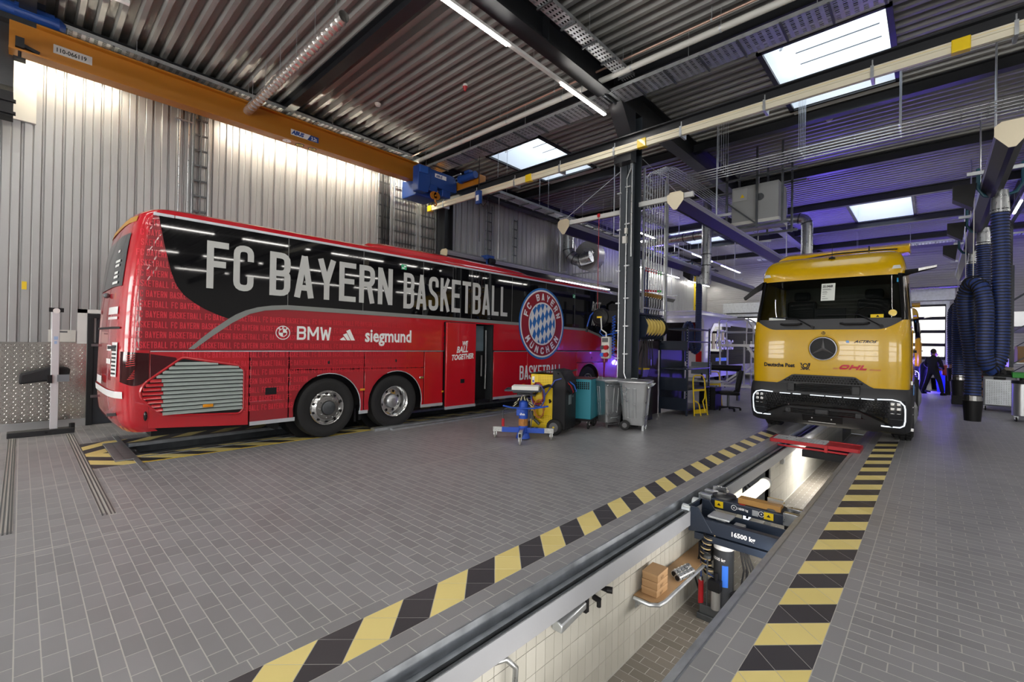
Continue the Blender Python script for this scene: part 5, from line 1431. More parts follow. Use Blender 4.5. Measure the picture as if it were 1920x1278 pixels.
# writing on the front panel
ftext('Deutsche Post', .098, lambda u, v: FP(.005)(-.985+u, 1.337+v), 'panel_lettering', m_black, trk, bold=.0045, sx=.92)
b = MB(); px_, pz = -.275, 1.372
P2 = lambda u, v: FP(.005)(px_+u, pz+v)
def flat_ring(r0, r1, a0, a1, n=24, sx=1):
    vs = []
    for k in range(n+1):
        a = a0+(a1-a0)*k/n; vs += [P2(r0*math.cos(a)*sx, r0*math.sin(a)), P2(r1*math.cos(a)*sx, r1*math.sin(a))]
    b.add(vs, [(2*k,2*k+2,2*k+3,2*k+1) for k in range(n)])
flat_ring(.027,.046,0,2*PI)
flat_ring(.050,.068,PI+.25,2*PI-.5,16,1.12)
b.add([P2(-.070,.0),P2(-.052,.0),P2(-.055,.05),P2(-.09,.05),P2(-.09,.042),P2(-.072,.035)],[(0,1,2,3,4,5)])
b.add([P2(.05,-.035),P2(.07,-.01),P2(.082,.05),P2(.098,.052),P2(.04,.052),P2(.052,.0)],[(0,1,2,3,4,5)])
for u in (-.075,-.035,.03,.07): b.add([P2(u*.5,-.052),P2(u*.5+.012,-.055),P2(u+.014,-.08),P2(u-.012,-.08)],[(0,1,2,3)])
b.obj('post_horn', m_black, trk)
m_dhl = mat('signal_red_decal', (.58,.006,.02), .35); m_dst = mat('orange_stripe_decal', (.62,.22,.03), .35)
b = MB((0,-1,0)); hh = .088; z0 = 1.330; xx = .235
for ch, w_ in (('D',1.55),('H',1.55),('L',1.2)):
    for pl in glyph(ch, w_, .38): ribbon(b, pl, .38, lambda u, v: FP(.005)(xx+(u+v*.55)*hh, z0+v*hh))
    xx += (w_+.14)*hh
b.obj('panel_lettering', m_dhl, trk)
b = MB(); P3 = FP(.005)
b.add([P3(.150,1.332),P3(.225,1.332),P3(.240,1.355),P3(.165,1.355)],[(0,1,2,3)]).add([P3(.68,1.330),P3(.83,1.330),P3(.845,1.353),P3(.69,1.353)],[(0,1,2,3)]); b.obj('panel_stripes', m_dst, trk)
ftext('e', .085, lambda u, v: FP(.005)(.34+u, 1.815+v), 'model_lettering', mat('light_blue_decal', (.20,.42,.75), .4), trk, bold=.003, sx=1.2)
ftext('ACTROS', .062, lambda u, v: FP(.005)(.46+u, 1.815+v), 'model_lettering', m_black, trk, bold=.002, sx=1.25, shear=.5)
# grille insert rising into the yellow panel
hi = lambda x: 1.03+.175*max(0, min(1, (.72-abs(x))/.24))
BZ = (-.012, 1.24)
wf('upper_grille_panel', m_bump, -.74, .74, lambda x: .86, hi, .022, 30, 6)
bz_rows = [(.25,.16,1.18),(.30,.06,1.235),(.42,.0,1.245),(.62,-.055,1.25),(.86,-.06,1.25),(.95,-.03,1.245),(1.025,.0,1.235)]
vs = []; fs = []; rows = []
for z, y0, w in bz_rows:
    R = [(u*w, fy(u*w, z, (y0,w)), z) for u in U[:-1]]+[(w,y0+.35,z),(w,.9,z)]
    rows.append([(-x,y,zz) for x,y,zz in R[::-1]]+R[1:])
n = len(rows[0])
for r in rows: vs += r
for i in range(len(rows)-1):
    for k in range(n-1): fs.append((i*n+k, i*n+k+1, (i+1)*n+k+1, (i+1)*n+k))
fs += [tuple(range(n)), tuple(range((len(rows)-1)*n, len(rows)*n))]
MB().add(vs, fs).obj('bumper', m_bump, trk, smooth=True)
by = lambda z: next((a[1]+(b[1]-a[1])*(z-a[0])/(b[0]-a[0]) for a, b in zip(bz_rows, bz_rows[1:]) if z <= b[0]), 0)
BF = lambda x, z, off: (x, fy(x, z, (by(z),1.247))-off, z)
def bpanel(name, m, x0, x1, lo, hi, off, n=20, k=4, parent=trk):
    vs = []; fs = []
    for i in range(n+1):
        x = x0+(x1-x0)*i/n; a, c = lo(x), hi(x)
        for j in range(k+1): vs.append(BF(x, a+(c-a)*j/k, off))
    for i in range(n):
        for j in range(k): fs.append((i*(k+1)+j, (i+1)*(k+1)+j, (i+1)*(k+1)+j+1, i*(k+1)+j+1))
    return MB().add(vs, fs).obj(name, m, parent, smooth=True)
bpanel('upper_intake', m_blackg, -.56, .56, lambda x: .885, lambda x: 1.045, .012)
b = MB()
for z in (.90,.93,.96,.99,1.02): b.tube([BF(x,z,.018) for x in (-.42,0,.42)],.006,5)
b.obj('intake_slats', m_bump, trk)
for s in (-1,1): MB().box((s*.50-.06,-.07,.89),(s*.50+.06,-.05,1.04)).obj('intake_sensor', m_bump, trk, bevel=.01)
arcz = lambda x: .40+.235*max(0,min(1,(.98-abs(x))/.45))**.8
mg = bpanel('mesh_grille', m_blackg, -.97, .97, arcz, lambda x: .835, .012, 30, 4)
hx = MB(); s3 = .022
for j in range(9):
    for i in range(46):
        x = -1.0+i*.044+(j%2)*.022; z = .42+j*.048
        if abs(x) > .94 or z < arcz(x)+.03 or z > .81: continue
        pts = [(x+s3*1.0*math.cos(PI/6+k*PI/3), z+s3*1.15*math.sin(PI/6+k*PI/3)) for k in range(6)]
        inn = [(x+s3*.6*math.cos(PI/6+k*PI/3), z+s3*.75*math.sin(PI/6+k*PI/3)) for k in range(6)]
        hx.add([BF(a,c,.03) for a,c in pts]+[BF(a,c,.018) for a,c in inn], [(k,(k+1)%6,6+(k+1)%6,6+k) for k in range(6)])
hx.obj('honeycomb', m_bump, mg, kind='stuff')
hx = MB()
for j in range(3):
    for i in range(26):
        x = -.60+i*.047+(j%2)*.0235; z = 1.085+j*.038
        if z > hi(x)-.03: continue
        pts = [(x+.022*math.cos(PI/6+k*PI/3), z+.02*math.sin(PI/6+k*PI/3)) for k in range(6)]
        hx.add([(a,fy(a,c)-.026,c) for a,c in pts], [(0,1,2,3,4,5)])
hx.obj('honeycomb', m_blackg, trk, kind='stuff')
MB().tube([BF(x, arcz(x)-.012, .02) for x in [-1.0+2.0*i/30 for i in range(31)]],.016,6).obj('arch_rim', m_blackg, trk, smooth=True)
m_glint = mat('lit_white_light_guide', (.85,.88,.92), .25, emit=(.8,.9,1), es=.55)  # slight glow stands in for bright reflections on light guides and chrome bars
for s in (-1, 1):
    hl = bpanel('headlamp', mat('headlamp_cover', (.012,.013,.016), .05, coat=.6), s*.90, s*1.165, lambda x: .40, lambda x: .84, .016, 8, 6)
    pts = [(.80,.845),(1.00,.855),(1.10,.83),(1.155,.76),(1.165,.70),(1.165,.50),(1.15,.42),(1.10,.385),(.90,.385),(.85,.39)]
    MB().tube([BF(s*x,z,.028) for x,z in pts],.011,6).obj('light_guide', m_glint, hl, smooth=True)
    for z in (.78,.70,.62):
        for x in (1.00,1.08):
            MB().cb(BF(s*x,z,.022),(.06,.02,.055 if z > .63 else .02)).obj('lamp_reflector', m_chrome, hl, bevel=.01)
    MB().tube([BF(s*x,.52,.02) for x in (.95,1.13)],.004,4).obj('lamp_line', m_galvd, hl)
for x0, x1 in ((-.68,-.50),(-.46,-.33),(.06,.30),(.33,.55),(.58,.76),(-.18,.04)):
    MB().tube([BF(x0,.835,.02),BF((x0+x1)/2,.835,.02),BF(x1,.835,.02)],.009,6).obj('chrome_bar', m_glint, trk)
b = MB()
for i in range(14): b.tube([BF(-.28+i*.05,.79,.02),BF(-.25+i*.05,.79,.02)],.006,5)
b.obj('chrome_dashes', m_chrome, trk)
lz = lambda x: .44+.12*max(0,min(1,(.66-abs(x))/.15))
bpanel('lower_intake', m_blackg, -.63, .63, lambda x: .475, lz, .012)
b = MB()
for z in (.50,.52,.54): b.tube([BF(x,z,.018) for x in (-.5,0,.5)],.005,5)
b.obj('lower_slats', m_bump, trk)
MB().cb(BF(0,.535,.03),(.22,.05,.10)).obj('radar_cover', m_bump, trk, bevel=.02)
for s in (-1,1): MB().cb(BF(s*.54,.52,.02),(.08,.03,.07)).cyl(BF(s*.54,.52,.03),BF(s*.54,.52,.05),.014).obj('tow_point', m_bump, trk)
pl = MB().prism([BF(-.31,.335,.02),BF(.31,.335,.02),BF(.31,.46,.03),BF(-.31,.46,.03)],(0,-.015,0)).obj('plate_holder', m_black, trk, bevel=.006)
MB().cyl(BF(-.15,.41,.045),BF(-.15,.41,.055),.012).cyl(BF(.15,.41,.045),BF(.15,.41,.055),.012).obj('plate_screws', m_chrome, pl)
ftext('Das Beste oder nichts', .026, lambda u, v: BF(-.23+u, .345+v, .047), 'plate_print', m_txt, pl, bold=.001) if False else None
MB().box((-.2,-.085,.343),(.22,-.08,.35)).obj('plate_line', m_txt, pl)
# roof: lamps, antenna, deflector, camera arms
for x in (-1.0, 1.0):
    MB().prism([(x-.08,fy(x,3.14)-.02,3.13),(x+.08,fy(x,3.14)-.02,3.13),(x+.06,fy(x,3.2)-.01,3.195),(x-.06,fy(x,3.2)-.01,3.195)],(0,.05,0)).obj('roof_marker_lamp', m_offw, trk, bevel=.008)
MB().lathe([(.055,0),(.05,.03),(.02,.045),(.004,.06),(.003,.32)], (.05,.50,3.425), 'z', 14).obj('antenna', m_black, trk, smooth=True)
secs = []
for x in (-1.08,-1.0,-.9,0,.9,1.08,1.15):
    dz = -.07 if x < -1 else (-.03 if x < -.95 else 0)
    secs.append([(x,1.55,3.60+dz*.3),(x,1.50,3.72+dz),(x,1.7,3.80+dz),(x,2.35,3.90+dz),(x,2.35,3.66)])
MB().loft(secs).obj('roof_deflector', m_ty, trk, bevel=.02)
MB().tube([(-.75,1.35,3.60),(0,1.30,3.66),(.75,1.25,3.64),(.98,1.2,3.62)],.014,6).cyl((.55,1.25,3.63),(.55,1.25,3.74),.012).obj('roof_bar', m_black, trk)
MB().tube([(1.12,.5,3.06),(1.2,.42,3.07),(1.36,.34,3.08),(1.52,.32,3.11)],[.06,.045,.03,.022],8).obj('camera_arm', m_black, trk, smooth=True)
MB().loft([[(1.30,.28,3.055),(1.30,.40,3.05),(1.30,.40,3.10),(1.30,.28,3.10)],[(1.53,.28,3.10),(1.53,.36,3.10),(1.53,.36,3.135),(1.53,.28,3.135)]]).obj('camera_head', m_chrome, trk)
MB().loft([[(-1.10,.36,3.06),(-1.10,.5,3.06),(-1.14,.5,2.92),(-1.14,.36,2.9)],[(-1.24,.28,2.94),(-1.24,.40,2.94),(-1.24,.40,2.84),(-1.24,.28,2.82)],[(-1.44,.22,2.74),(-1.44,.32,2.74),(-1.42,.32,2.69),(-1.42,.22,2.69)]]).obj('camera_arm', m_black, trk, smooth=True)
# right flank
MB().prism([(1.225,.55,1.1),(1.225,1.75,1.1),(1.225,1.75,2.05),(1.225,.5,2.05)],(.012,0,0)).obj('door_leaf', m_ty, trk, bevel=.01)
MB().prism([(1.205,.62,2.12),(1.205,1.7,2.12),(1.15,1.65,2.9),(1.15,.75,2.9)],(.012,0,0)).obj('side_window', m_blackg, trk)
MB().box((1.235,1.2,1.65),(1.27,1.45,1.70)).obj('door_handle', m_black, trk)
MB().box((1.222,.36,1.10),(1.245,.50,1.16)).obj('silver_step_trim', m_trim, trk)
MB().box((1.0,.9,.28),(1.25,2.2,.98)).obj('step_panel', m_bump, trk, bevel=.03)
MB().box((1.252,.40,.92),(1.262,.62,1.10)).obj('blue_tape', mat('blue_film', (.05,.22,.62), .25), trk)
MB().box((1.20,.37,.70),(1.256,.50,.72)).box((1.2,.37,.58),(1.256,.48,.595)).obj('step_edges', m_chrome, trk)
MB().cb((1.24,.33,.335),(.05,.08,.05)).obj('corner_reflector', m_chrome, trk)
# chassis and wheels
MB().box((-.45,1.0,.55),(-.36,7.2,.8)).box((.36,1.0,.55),(.45,7.2,.8)).box((-1.2,2.4,.5),(1.2,4.2,1.05)).box((-.5,4.6,.9),(.5,6.4,1.15)).obj('chassis', m_black, trk)
def ttyre(x, y, w):
    s = 1 if x > 0 else -1
    t = MB().lathe([(.28,0),(.45,0),(.50,.03),(.515,.07),(.515,w-.07),(.50,w-.03),(.45,w),(.28,w)], (x if s < 0 else x-w,y,.515), 'x', 36).obj('tyre', m_rubber, trk, smooth=True)
    b = MB()
    for k in range(30):
        a = 2*PI*k/30; q = (y+.517*math.cos(a), .515+.517*math.sin(a))
        x0 = x if s < 0 else x-w
        for d in (.05,.14,.23): b.cb((x0+d+.03,q[0],q[1]),(.06,.02,.065),Matrix.Rotation(a,3,'X'))
    b.obj('tread_blocks', m_rubber, t, kind='stuff')
    MB().lathe([(.285,0),(.27,-.02),(.2,.02),(.12,.05),(0,.06)], (x,y,.515), 'x', 24).obj('rim', m_alu, t, smooth=True)
for x in (-1.24,1.24):
    ttyre(x, 1.42, .32); ttyre(x, 5.2, .6)
MB().box((-.9,1.2,.45),(.9,1.6,.55)).obj('axle', m_black, trk)
t2 = dup(trk, (-1.60,25.5,0), None, 'second yellow truck parked behind the first, only its edge showing')
# ------------------------------------------------------------ headlight tester on its floor rails
t = thing('headlight_tester', 'slim white column with black covered tester on a dark rail carriage at left', 'tester', (-11.12,.27,0))
MB().box((-.12,-.40,.0),(.10,.40,.09)).obj('carriage', m_steel, t, bevel=.008)
b = MB().cyl((.0,.36,.02),(.0,.36,.16),.03).cb((0,.38,.1),(.1,.05,.12)).cyl((.105,.05,.05),(.11,.05,.05),.02); b.obj('carriage_fittings', m_black, t)
MB().box((-.05,.09,.09),(.04,.19,2.1)).obj('mast', mat('mast_white', (.66,.66,.70), .35, .2), t, bevel=.006)
c = MB().box((-.08,.055,2.10),(.06,.235,2.17)).obj('mast_head', m_black, t); MB().lathe([(.045,0),(0,.002)], (.061,.145,2.12), 'x', 16).obj('round_mark', m_txt, t)
MB().box((.041,.12,1.62),(.043,.17,1.68)).box((.041,.125,1.55),(.043,.16,1.6)).obj('mast_sticker', mat('pale_blue_sticker', (.35,.5,.75), .4), t)
pr = [(-.28,.86),(.0,.90),(.32,.90),(.34,1.12),(.26,1.15),(.1,1.16),(.02,1.13),(-.27,1.04)]
MB().prism([(-.38,y,z) for y, z in pr], (.32,0,0)).obj('black_cover', mat('black_fabric', (.015,.015,.018), .8, bump=.6, bscale=14), t, bevel=.03)
MB().cb((.05,.08,.95),(.06,.06,.14)).obj('clamp', m_black, t)
MB().box((-.05,.17,.90),(.06,.32,1.02)).obj('tester_screen', mat('grey_screen', (.20,.22,.25), .2), t)
t = thing('wall_note', 'small white document holder above the chequer plate', 'holder', (WL+.002,.34,1.58)); MB().box((0,0,0),(.02,.36,.22)).obj('plate', m_offw, t); MB().box((.02,.06,.17),(.022,.25,.2)).obj('print', m_galvd, t)
MB().box((WL-.011,.0,2.5),(WL+.01,.06,2.64)).obj('yellow_tag', m_yelp, wl)
# ------------------------------------------------------------ pit jack: two beams across the pit, one lifting cylinder
t = thing('pit_jack', 'dark navy pit jack beam with hanging cylinder, marked 16500 kg, across the pit', 'pit jack', (-1.5,5.0,-.15))
MB().box((-.40,-.05,-.12),(.54,-.035,.02)).box((-.40,-.035,-.12),(.54,.10,-.105)).box((-.40,-.035,.005),(.54,.03,.02)).box((-.40,.26,-.12),(.54,.275,.02)).box((-.40,.10,-.17),(.54,.27,-.15)).box((-.36,-.07,-.20),(.54,.12,-.13)).obj('beam', m_navy, t, bevel=.004)
for yy in (-.055,.28):
    MB().prism([(-.42,yy,-.14),(-.18,yy,-.10),(-.33,yy,.13),(-.42,yy,.13)],(0,.018,0)).obj('end_plate', m_navy, t, bevel=.004)
MB().box((-.43,-.05,-.14),(-.41,.29,.13)).obj('end_web', m_navy, t)
MB().cyl((-.50,-.03,.08),(-.41,-.03,.08),.05).cyl((-.50,.26,.08),(-.41,.26,.08),.05).cyl((.50,-.0,.08),(.54,-.0,.08),.05).obj('rail_rollers', m_galv, t)
MB().cb((-.14,.10,.045),(.22,.20,.022)).cyl((-.14,.1,-.06),(-.14,.1,.04),.05).cb((.03,.14,-.02),(.10,.1,.03)).obj('lifting_pad', m_galv, t, bevel=.006)
ftext('16500 kg', .062, lambda u, v: (.00+u, -.052, -.075+v), 'rating_print', m_txt, t, bold=.002)
_n0 = set(bpy.data.objects)
MB().cyl((.08,.04,-.15),(.08,.04,-.86),.098,n=28).obj('cylinder', mat('cylinder_grey', (.035,.038,.045), .35), t, smooth=True)
MB().lathe([(.0995,-.05),(.0995,-.10)], (.08,.04,-.15), 'z', 28).obj('white_band', m_txt, t)
ftext('16500 kg', .042, lambda u, v: (.08+.1*math.sin(u/.1-1.1), .04-.1*math.cos(u/.1-1.1), -.36+v), 'rating_print', m_txt, t, bold=.0015)
vs = []; 
for k in range(7):
    a = .15+k*.10; vs += [(.08+.0995*math.sin(a),.04-.0995*math.cos(a),-.62),(.08+.0995*math.sin(a),.04-.0995*math.cos(a),-.40)]
MB().add(vs, [(2*k,2*k+2,2*k+3,2*k+1) for k in range(6)]).obj('blue_label', mat('bright_blue_label', (.04,.18,.75), .4), t)
MB().box((-.10,-.14,-.92),(.14,-.06,-.83)).box((-.12,-.16,-.98),(.12,-.05,-.92)).cyl((.14,.02,-.9),(.20,.02,-.9),.05).obj('foot_block', m_galvd, t, bevel=.006)
MB().cyl((.055,-.115,-.56),(.055,-.115,-.84),.046,n=18).obj('oil_reservoir', m_alu, t, bevel=.008); MB().box((-.0,-.175,-.64),(.11,-.09,-.54)).cyl((.055,-.115,-.54),(.055,-.115,-.47),.02).obj('valve_block', m_black, t)
MB().cyl((-.10,-.10,-.60),(-.10,-.10,-.84),.027,n=14).obj('red_filter', m_red, t); MB().cyl((-.10,-.10,-.56),(-.10,-.10,-.6),.02).obj('filter_cap', m_chrome, t)
MB().cyl((-.03,-.12,-.36),(-.03,-.12,-.84),.008,n=8).cyl((-.03,-.12,-.34),(-.03,-.12,-.31),.035,n=14).obj('lever', m_galvd, t)
MB().box((-.16,-.02,-.42),(-.03,.06,-.24)).obj('control_box', m_black, t)
for o in set(bpy.data.objects)-_n0:
    o.location.x -= .17
b1, b2 = MB(), MB()
q = [(-.17+.045*math.cos(a)+.0,.0+.045*math.sin(a),-.10-.0085*a) for a in [i*.42 for i in range(120)]]
q = [(x+(-.05-.0)*math.sin(min(1,max(0,(i/119)))*PI)-.03, y-.05, z) for i, (x, y, z) in enumerate(q)]
b1.tube(q,.011,6); b2.tube([(x,y,z-.02) for x,y,z in q],.007,6)
b1.obj('coil_hose', m_black, t, smooth=True); b2.obj('coil_hose_blue', mat('tan_blue_hose', (.42,.32,.16), .5), t, smooth=True)
_n0 = set(bpy.data.objects)
b = MB()
for k in range(4):
    r0 = .10+.035*k; b.tube([(.18,.06,-.2),(.18+r0*.6,.05,-.24),(.18+r0,.03,-.42),(.18+r0*.8,.0,-.60),(.18,-.04,-.66-.02*k)],.009,6)
b.tube([(.17,-.1,-.72),(.26,-.08,-.74),(.32,-.02,-.6),(.30,.04,-.4)],.010,6); b.tube([(-.16,.0,-.4),(-.18,-.06,-.6),(-.11,-.1,-.74)],.009,6); b.obj('hydraulic_hoses', m_black, t, smooth=True)
MB().tube([(-.06,.0,-.16),(-.10,-.04,-.3),(-.04,-.1,-.5),(.04,-.1,-.53)],.007,6).tube([(-.08,.0,-.14),(-.12,-.05,-.28),(-.1,-.1,-.56)],.007,6).obj('air_lines', m_blue, t, smooth=True)
for o in set(bpy.data.objects)-_n0:
    o.location.x -= .17
t = thing('pit_jack_beam', 'dark navy jacking beam with yellow stickers, marked 14500 kg, across the pit', 'pit jack', (-1.5,5.42,-.12))
MB().box((-.40,0,-.03),(.42,.24,.085)).obj('beam', m_navy, t, bevel=.012)
for x in (-.43,.44):
    MB().box((x-.07,-.01,-.02),(x+.07,.06,.11)).box((x-.07,.18,-.02),(x+.07,.25,.11)).obj('zinc_end', m_zinc, t, bevel=.004)
    MB().box((x-.06,.0,-.10),(x+.06,.05,-.02)).cyl((x,-.005,-.06),(x,.05,-.06),.04).obj('end_roller', m_black, t)
MB().lathe([(.13,0),(.125,.02),(.10,.03),(.02,.035)], (-.26,.15,.085), 'z', 22).lathe([(.13,0),(.125,.02),(.10,.03),(.02,.035)], (.25,.15,.085), 'z', 22).obj('turntable', m_steel, t, smooth=True)
for x in (-.30,.27): MB().cb((x,.16,.145),(.15,.08,.02)).cb((x,.12,.175),(.15,.02,.05)).cb((x,.16,.125),(.06,.06,.04)).obj('cradle', m_chrome, t)
for x in (-.27,.235):
    s_ = MB().box((x-.045,-.003,-.005),(x+.045,.0,.068)).obj('yellow_sticker', m_yelp, t); MB().add([(x-.02,-.0035,.02),(x+.02,-.0035,.02),(x,-.0035,.05)],[(0,1,2)]).obj('triangle_print', m_black, s_)
ftext('14500 kg', .033, lambda u, v: (-.076+u*.9, -.002, .026+v), 'rating_print', m_txt, t, bold=.0015)
for x in (-.11,.165):
    b = MB(); b.lathe([(.03,-.002),(.024,-.002)], (x,0,.035), 'y', 18); b.lathe([(.008,-.002),(0,-.002)], (x,0,.035), 'y', 10); b.obj('ring_print', m_txt, t)
MB().box((.075,-.003,.0),(.135,0,.06)).obj('data_plate', m_galv, t)
MB().box((-.06,.0,.0855),(.0,.03,.087)).obj('red_sticker', m_red, t)
MB().cyl((.18,.12,-.08),(.22,.12,-.08),.045,n=16).bar((.2,.12,-.03),(.2,.12,-.08),.03).obj('castor', m_offw, t)
t = thing('wooden_block', 'brown wooden block lying on the rear pit jack beam', 'wood block', (-1.36,5.50,-.033)); MB().box((-.22,-.05,0),(.20,.07,.06)).obj('block', mat('ochre_wood', (.38,.20,.05), .55, var=.12, vscale=15), t, bevel=.004)
# shelf in the pit with boxes and cylinders
t = thing('pit_shelf', 'brown shelf with grey tube rail on the left wall of the pit', 'shelf', (-2.0,3.85,-.60))
MB().prism([(.005,0,0),(.19,.0,0),(.235,.09,0),(.235,2.6,0),(.005,2.6,0)],(0,0,.018)).obj('board', m_wood, t)
MB().tube([(.02,-.015,.0),(.17,-.02,-.0),(.235,.03,0),(.25,.12,0),(.25,2.6,0)],.019,8).obj('tube_rail', m_galv, t, smooth=True)
for y in (.02,1.2,2.4): MB().box((.0,y+.03,-.12),(.012,y+.08,.0)).prism([(.01,y+.05,0),(.2,y+.05,0),(.01,y+.05,-.10)],(0,.008,0)).obj('bracket', m_galv, t)
for k in range(3):
    lab = ['lowest','middle','topmost'][k]
    c = thing('cardboard_box', '%s of three flat brown cartons stacked on the pit shelf' % lab, 'box', (-1.885,4.05+.004*k,-.582+k*.068), rz=.02*(k-1), group='cartons stacked on the pit shelf')
    MB().box((-.075,-.11,0),(.075,.11,.066)).obj('carton', m_card, c, bevel=.003); MB().box((-.076,-.112,.045),(.076,.112,.0665)).obj('lid', mat('cardboard_lid', (.46,.28,.14), .7), c, bevel=.002)
    ftext('SKT', .036, lambda u, v: (.0765, -.05+u, .008+v), 'carton_print', mat('brown_print', (.12,.06,.02), .7), c)
for k, (x, y) in enumerate(((-1.86,4.42),(-1.80,4.36))):
    c = thing('filter_cylinder', '%s steel cylinder lying on the pit shelf beside the cartons' % ['rear','front'][k], 'cylinder', (x,y,-.582), rz=-.18)
    MB().cyl((0,0,.034),(0,.26,.034),.033,n=18).obj('barrel', m_alu, c, smooth=True)
    b = MB()
    for j in range(4):
        for a in (0, .9, 1.9): b.cyl((.031*math.cos(a),.03+j*.06,.034+.031*math.sin(a)),(.037*math.cos(a),.03+j*.06,.034+.037*math.sin(a)),.008,n=8)
    b.obj('studs', m_chrome, c); MB().cyl((0,-.004,.034),(0,.0,.034),.024,n=14).obj('bore', m_black, c)
t = thing('towel_dispenser', 'grey dispenser box on the pit wall beneath the edge rail', 'dispenser', (-1.99,2.62,-.345)); MB().loft([[(0,0,0),(.09,0,.0),(.09,0,.06),(0,0,.10)],[(0,.36,0),(.06,.36,.02),(.06,.36,.07),(0,.36,.10)]]).obj('hood', m_galv, t, bevel=.01); MB().box((.0,.36,-.02),(.055,.40,.10)).obj('end_cap', m_black, t)
t = thing('wall_tap', 'small dark air coupling pair on the pit wall', 'air coupling', (-1.99,3.17,-.33)); MB().cyl((0,0,0),(.06,0,-.01),.022).cyl((.05,0,-.0),(.05,0,-.06),.018).cyl((0,.12,.03),(.06,.12,.03),.022).cyl((.05,.12,.03),(.09,.14,.03),.026).obj('coupling', m_black, t)
t = thing('grab_rail', 'bent steel handrail at the near end of the pit wall', 'handrail', (-1.98,2.05,-1.08)); MB().tube([(0,-.03,.80),(.04,.04,.81),(.07,.10,.74),(.075,.08,.5),(.07,.04,.2),(.04,.0,.1),(0,-.02,.08)],.019,10).obj('tube', m_zinc, t, smooth=True)
t = thing('pit_tube_lamp', 'white tube lamp lying in the niche of the pit wall', 'lamp', (-1.91,7.0,-.42)); MB().cyl((0,-.6,0),(0,.9,0),.075,n=18).obj('tube', mat('lit_opal_tube', (.85,.83,.75), .2, emit=(1,.95,.8), es=1.2), t, smooth=True); MB().cyl((0,.9,0),(0,1.0,0),.085,n=18).cyl((0,-.7,0),(0,-.6,0),.085,n=18).obj('end_caps', m_offw, t)
t = thing('niche_equipment', 'black valve assembly with hoses inside the niche of the pit wall', 'valve unit', (-2.3,7.85,-.75)); MB().box((-.1,-.2,-.35),(.05,.2,.25)).cyl((.1,-.1,.35),(.1,.2,.35),.04).obj('valve_block', m_black, t); MB().tube([(.1,.0,.3),(.2,.1,.0),(.12,.15,-.3)],.02,6).tube([(.1,.1,.3),(.22,.2,.1),(.1,.2,-.2)],.015,6).obj('hoses', m_black, t); MB().cyl((.1,.2,.35),(.1,.28,.35),.05).obj('blue_knob', m_blue, t)
t = thing('niche_door', 'dark grey tiled side of the niche in the pit', 'panel', (-2.03,8.42,-1.1)); MB().box((-.5,0,0),(.0,.02,.86)).obj('panel', mat('grey_dark_tile', (.13,.13,.13), .5), t); b=MB()
for z in (.28,.56): b.box((-.5,-.003,z),(0,0,z+.008))
b.box((-.25,-.003,0),(-.245,0,.86)); b.obj('joints', m_groutd, t)
t = thing('pit_wall_socket', 'small grey socket box on the pit wall under the truck', 'socket', (-2.0,9.3,-.38)); MB().box((0,0,0),(.05,.14,.1)).box((.05,.02,.02),(.06,.06,.08)).obj('box', m_alu, t)
# red bridge with grating at the truck front
t = thing('pit_bridge', 'red framed bridge with steel grating over the pit before the truck', 'bridge', (-1.5,9.55,.0))
MB().bar((-.66,-.22,.03),(.62,-.22,.03),.035,.06).bar((-.66,.26,.03),(.62,.26,.03),.035,.06).bar((-.66,-.22,.03),(-.66,.26,.03),.035,.06).bar((.62,-.22,.03),(.62,.26,.03),.035,.06).bar((-.6,-.24,-.04),(.5,-.24,-.04),.03).bar((.18,-.24,-.06),(.18,-.24,.06),.05).obj('red_frame', m_red, t, bevel=.004)
MB().box((.16,-.2,.03),(.60,.25,.05)).obj('red_plate', m_red, t)
MB().box((-.18,-.18,-.20),(.5,.2,-.08)).obj('under_box', m_black, t)
b = MB()
for k in range(17): x = -.63+k*.048; b.box((x,-.2,.035),(x+.008,.25,.06))
for k in range(9): y = -.2+k*.055; b.box((-.64,y,.045),(.16,y+.008,.062))
b.obj('grating', m_zinc, t, kind='stuff')
# ------------------------------------------------------------ workshop jack on castors
def castor(parent, x, y, r=.05, z0=.12, m=None):
    c = MB().cyl((x-.016,y,r),(x+.016,y,r),r,n=18).obj('castor', m or mat('grey_castor', (.30,.29,.27), .5), parent, bevel=.005)
    MB().bar((x-.025,y,r),(x-.02,y+.01,z0),.006,.05).bar((x+.025,y,r),(x+.02,y+.01,z0),.006,.05).cb((x,y+.01,z0),(.07,.07,.012)).cyl((x-.022,y,r),(x+.022,y,r),.018,n=10).obj('fork', m_zinc, c)
t = thing('gearbox_jack', 'blue gearbox jack on a four legged castor base with tool tray', 'jack', (-5.35,6.11,0), rz=.62)
_n0 = set(bpy.data.objects)
m_jb = mat('jack_blue', (.02,.085,.50), .4, var=.1)
MB().bar((-.38,0,.16),(.38,0,.16),.07,.09).bar((0,-.38,.16),(0,.38,.16),.07,.09).obj('base_cross', m_jb, t, bevel=.006)
b = MB()
for s in (-1,1): b.bar((s*.26,0,.163),(s*.54,0,.163),.06,.085).bar((0,s*.26,.163),(0,s*.54,.163),.06,.085)
b.obj('leg_ends', mat('scuffed_white_zinc', (.50,.51,.50), .5, .3, var=.5, vscale=30), t, bevel=.004)
MB().cb((0,-.545,.163),(.035,.01,.06)).obj('open_tube', m_black, t)
for x, y in ((-.5,0),(.5,0),(0,-.5),(0,.5)): castor(t, x, y, .06, .125)
MB().cyl((0,0,.02),(0,0,.12),.13,.10,20).cyl((0,0,.12),(0,0,.86),.082,n=24).cyl((0,0,.86),(0,0,.93),.082,.05,24).cb((-.06,.02,.6),(.12,.16,.2)).obj('column', m_jb, t, smooth=True, bevel=.006)
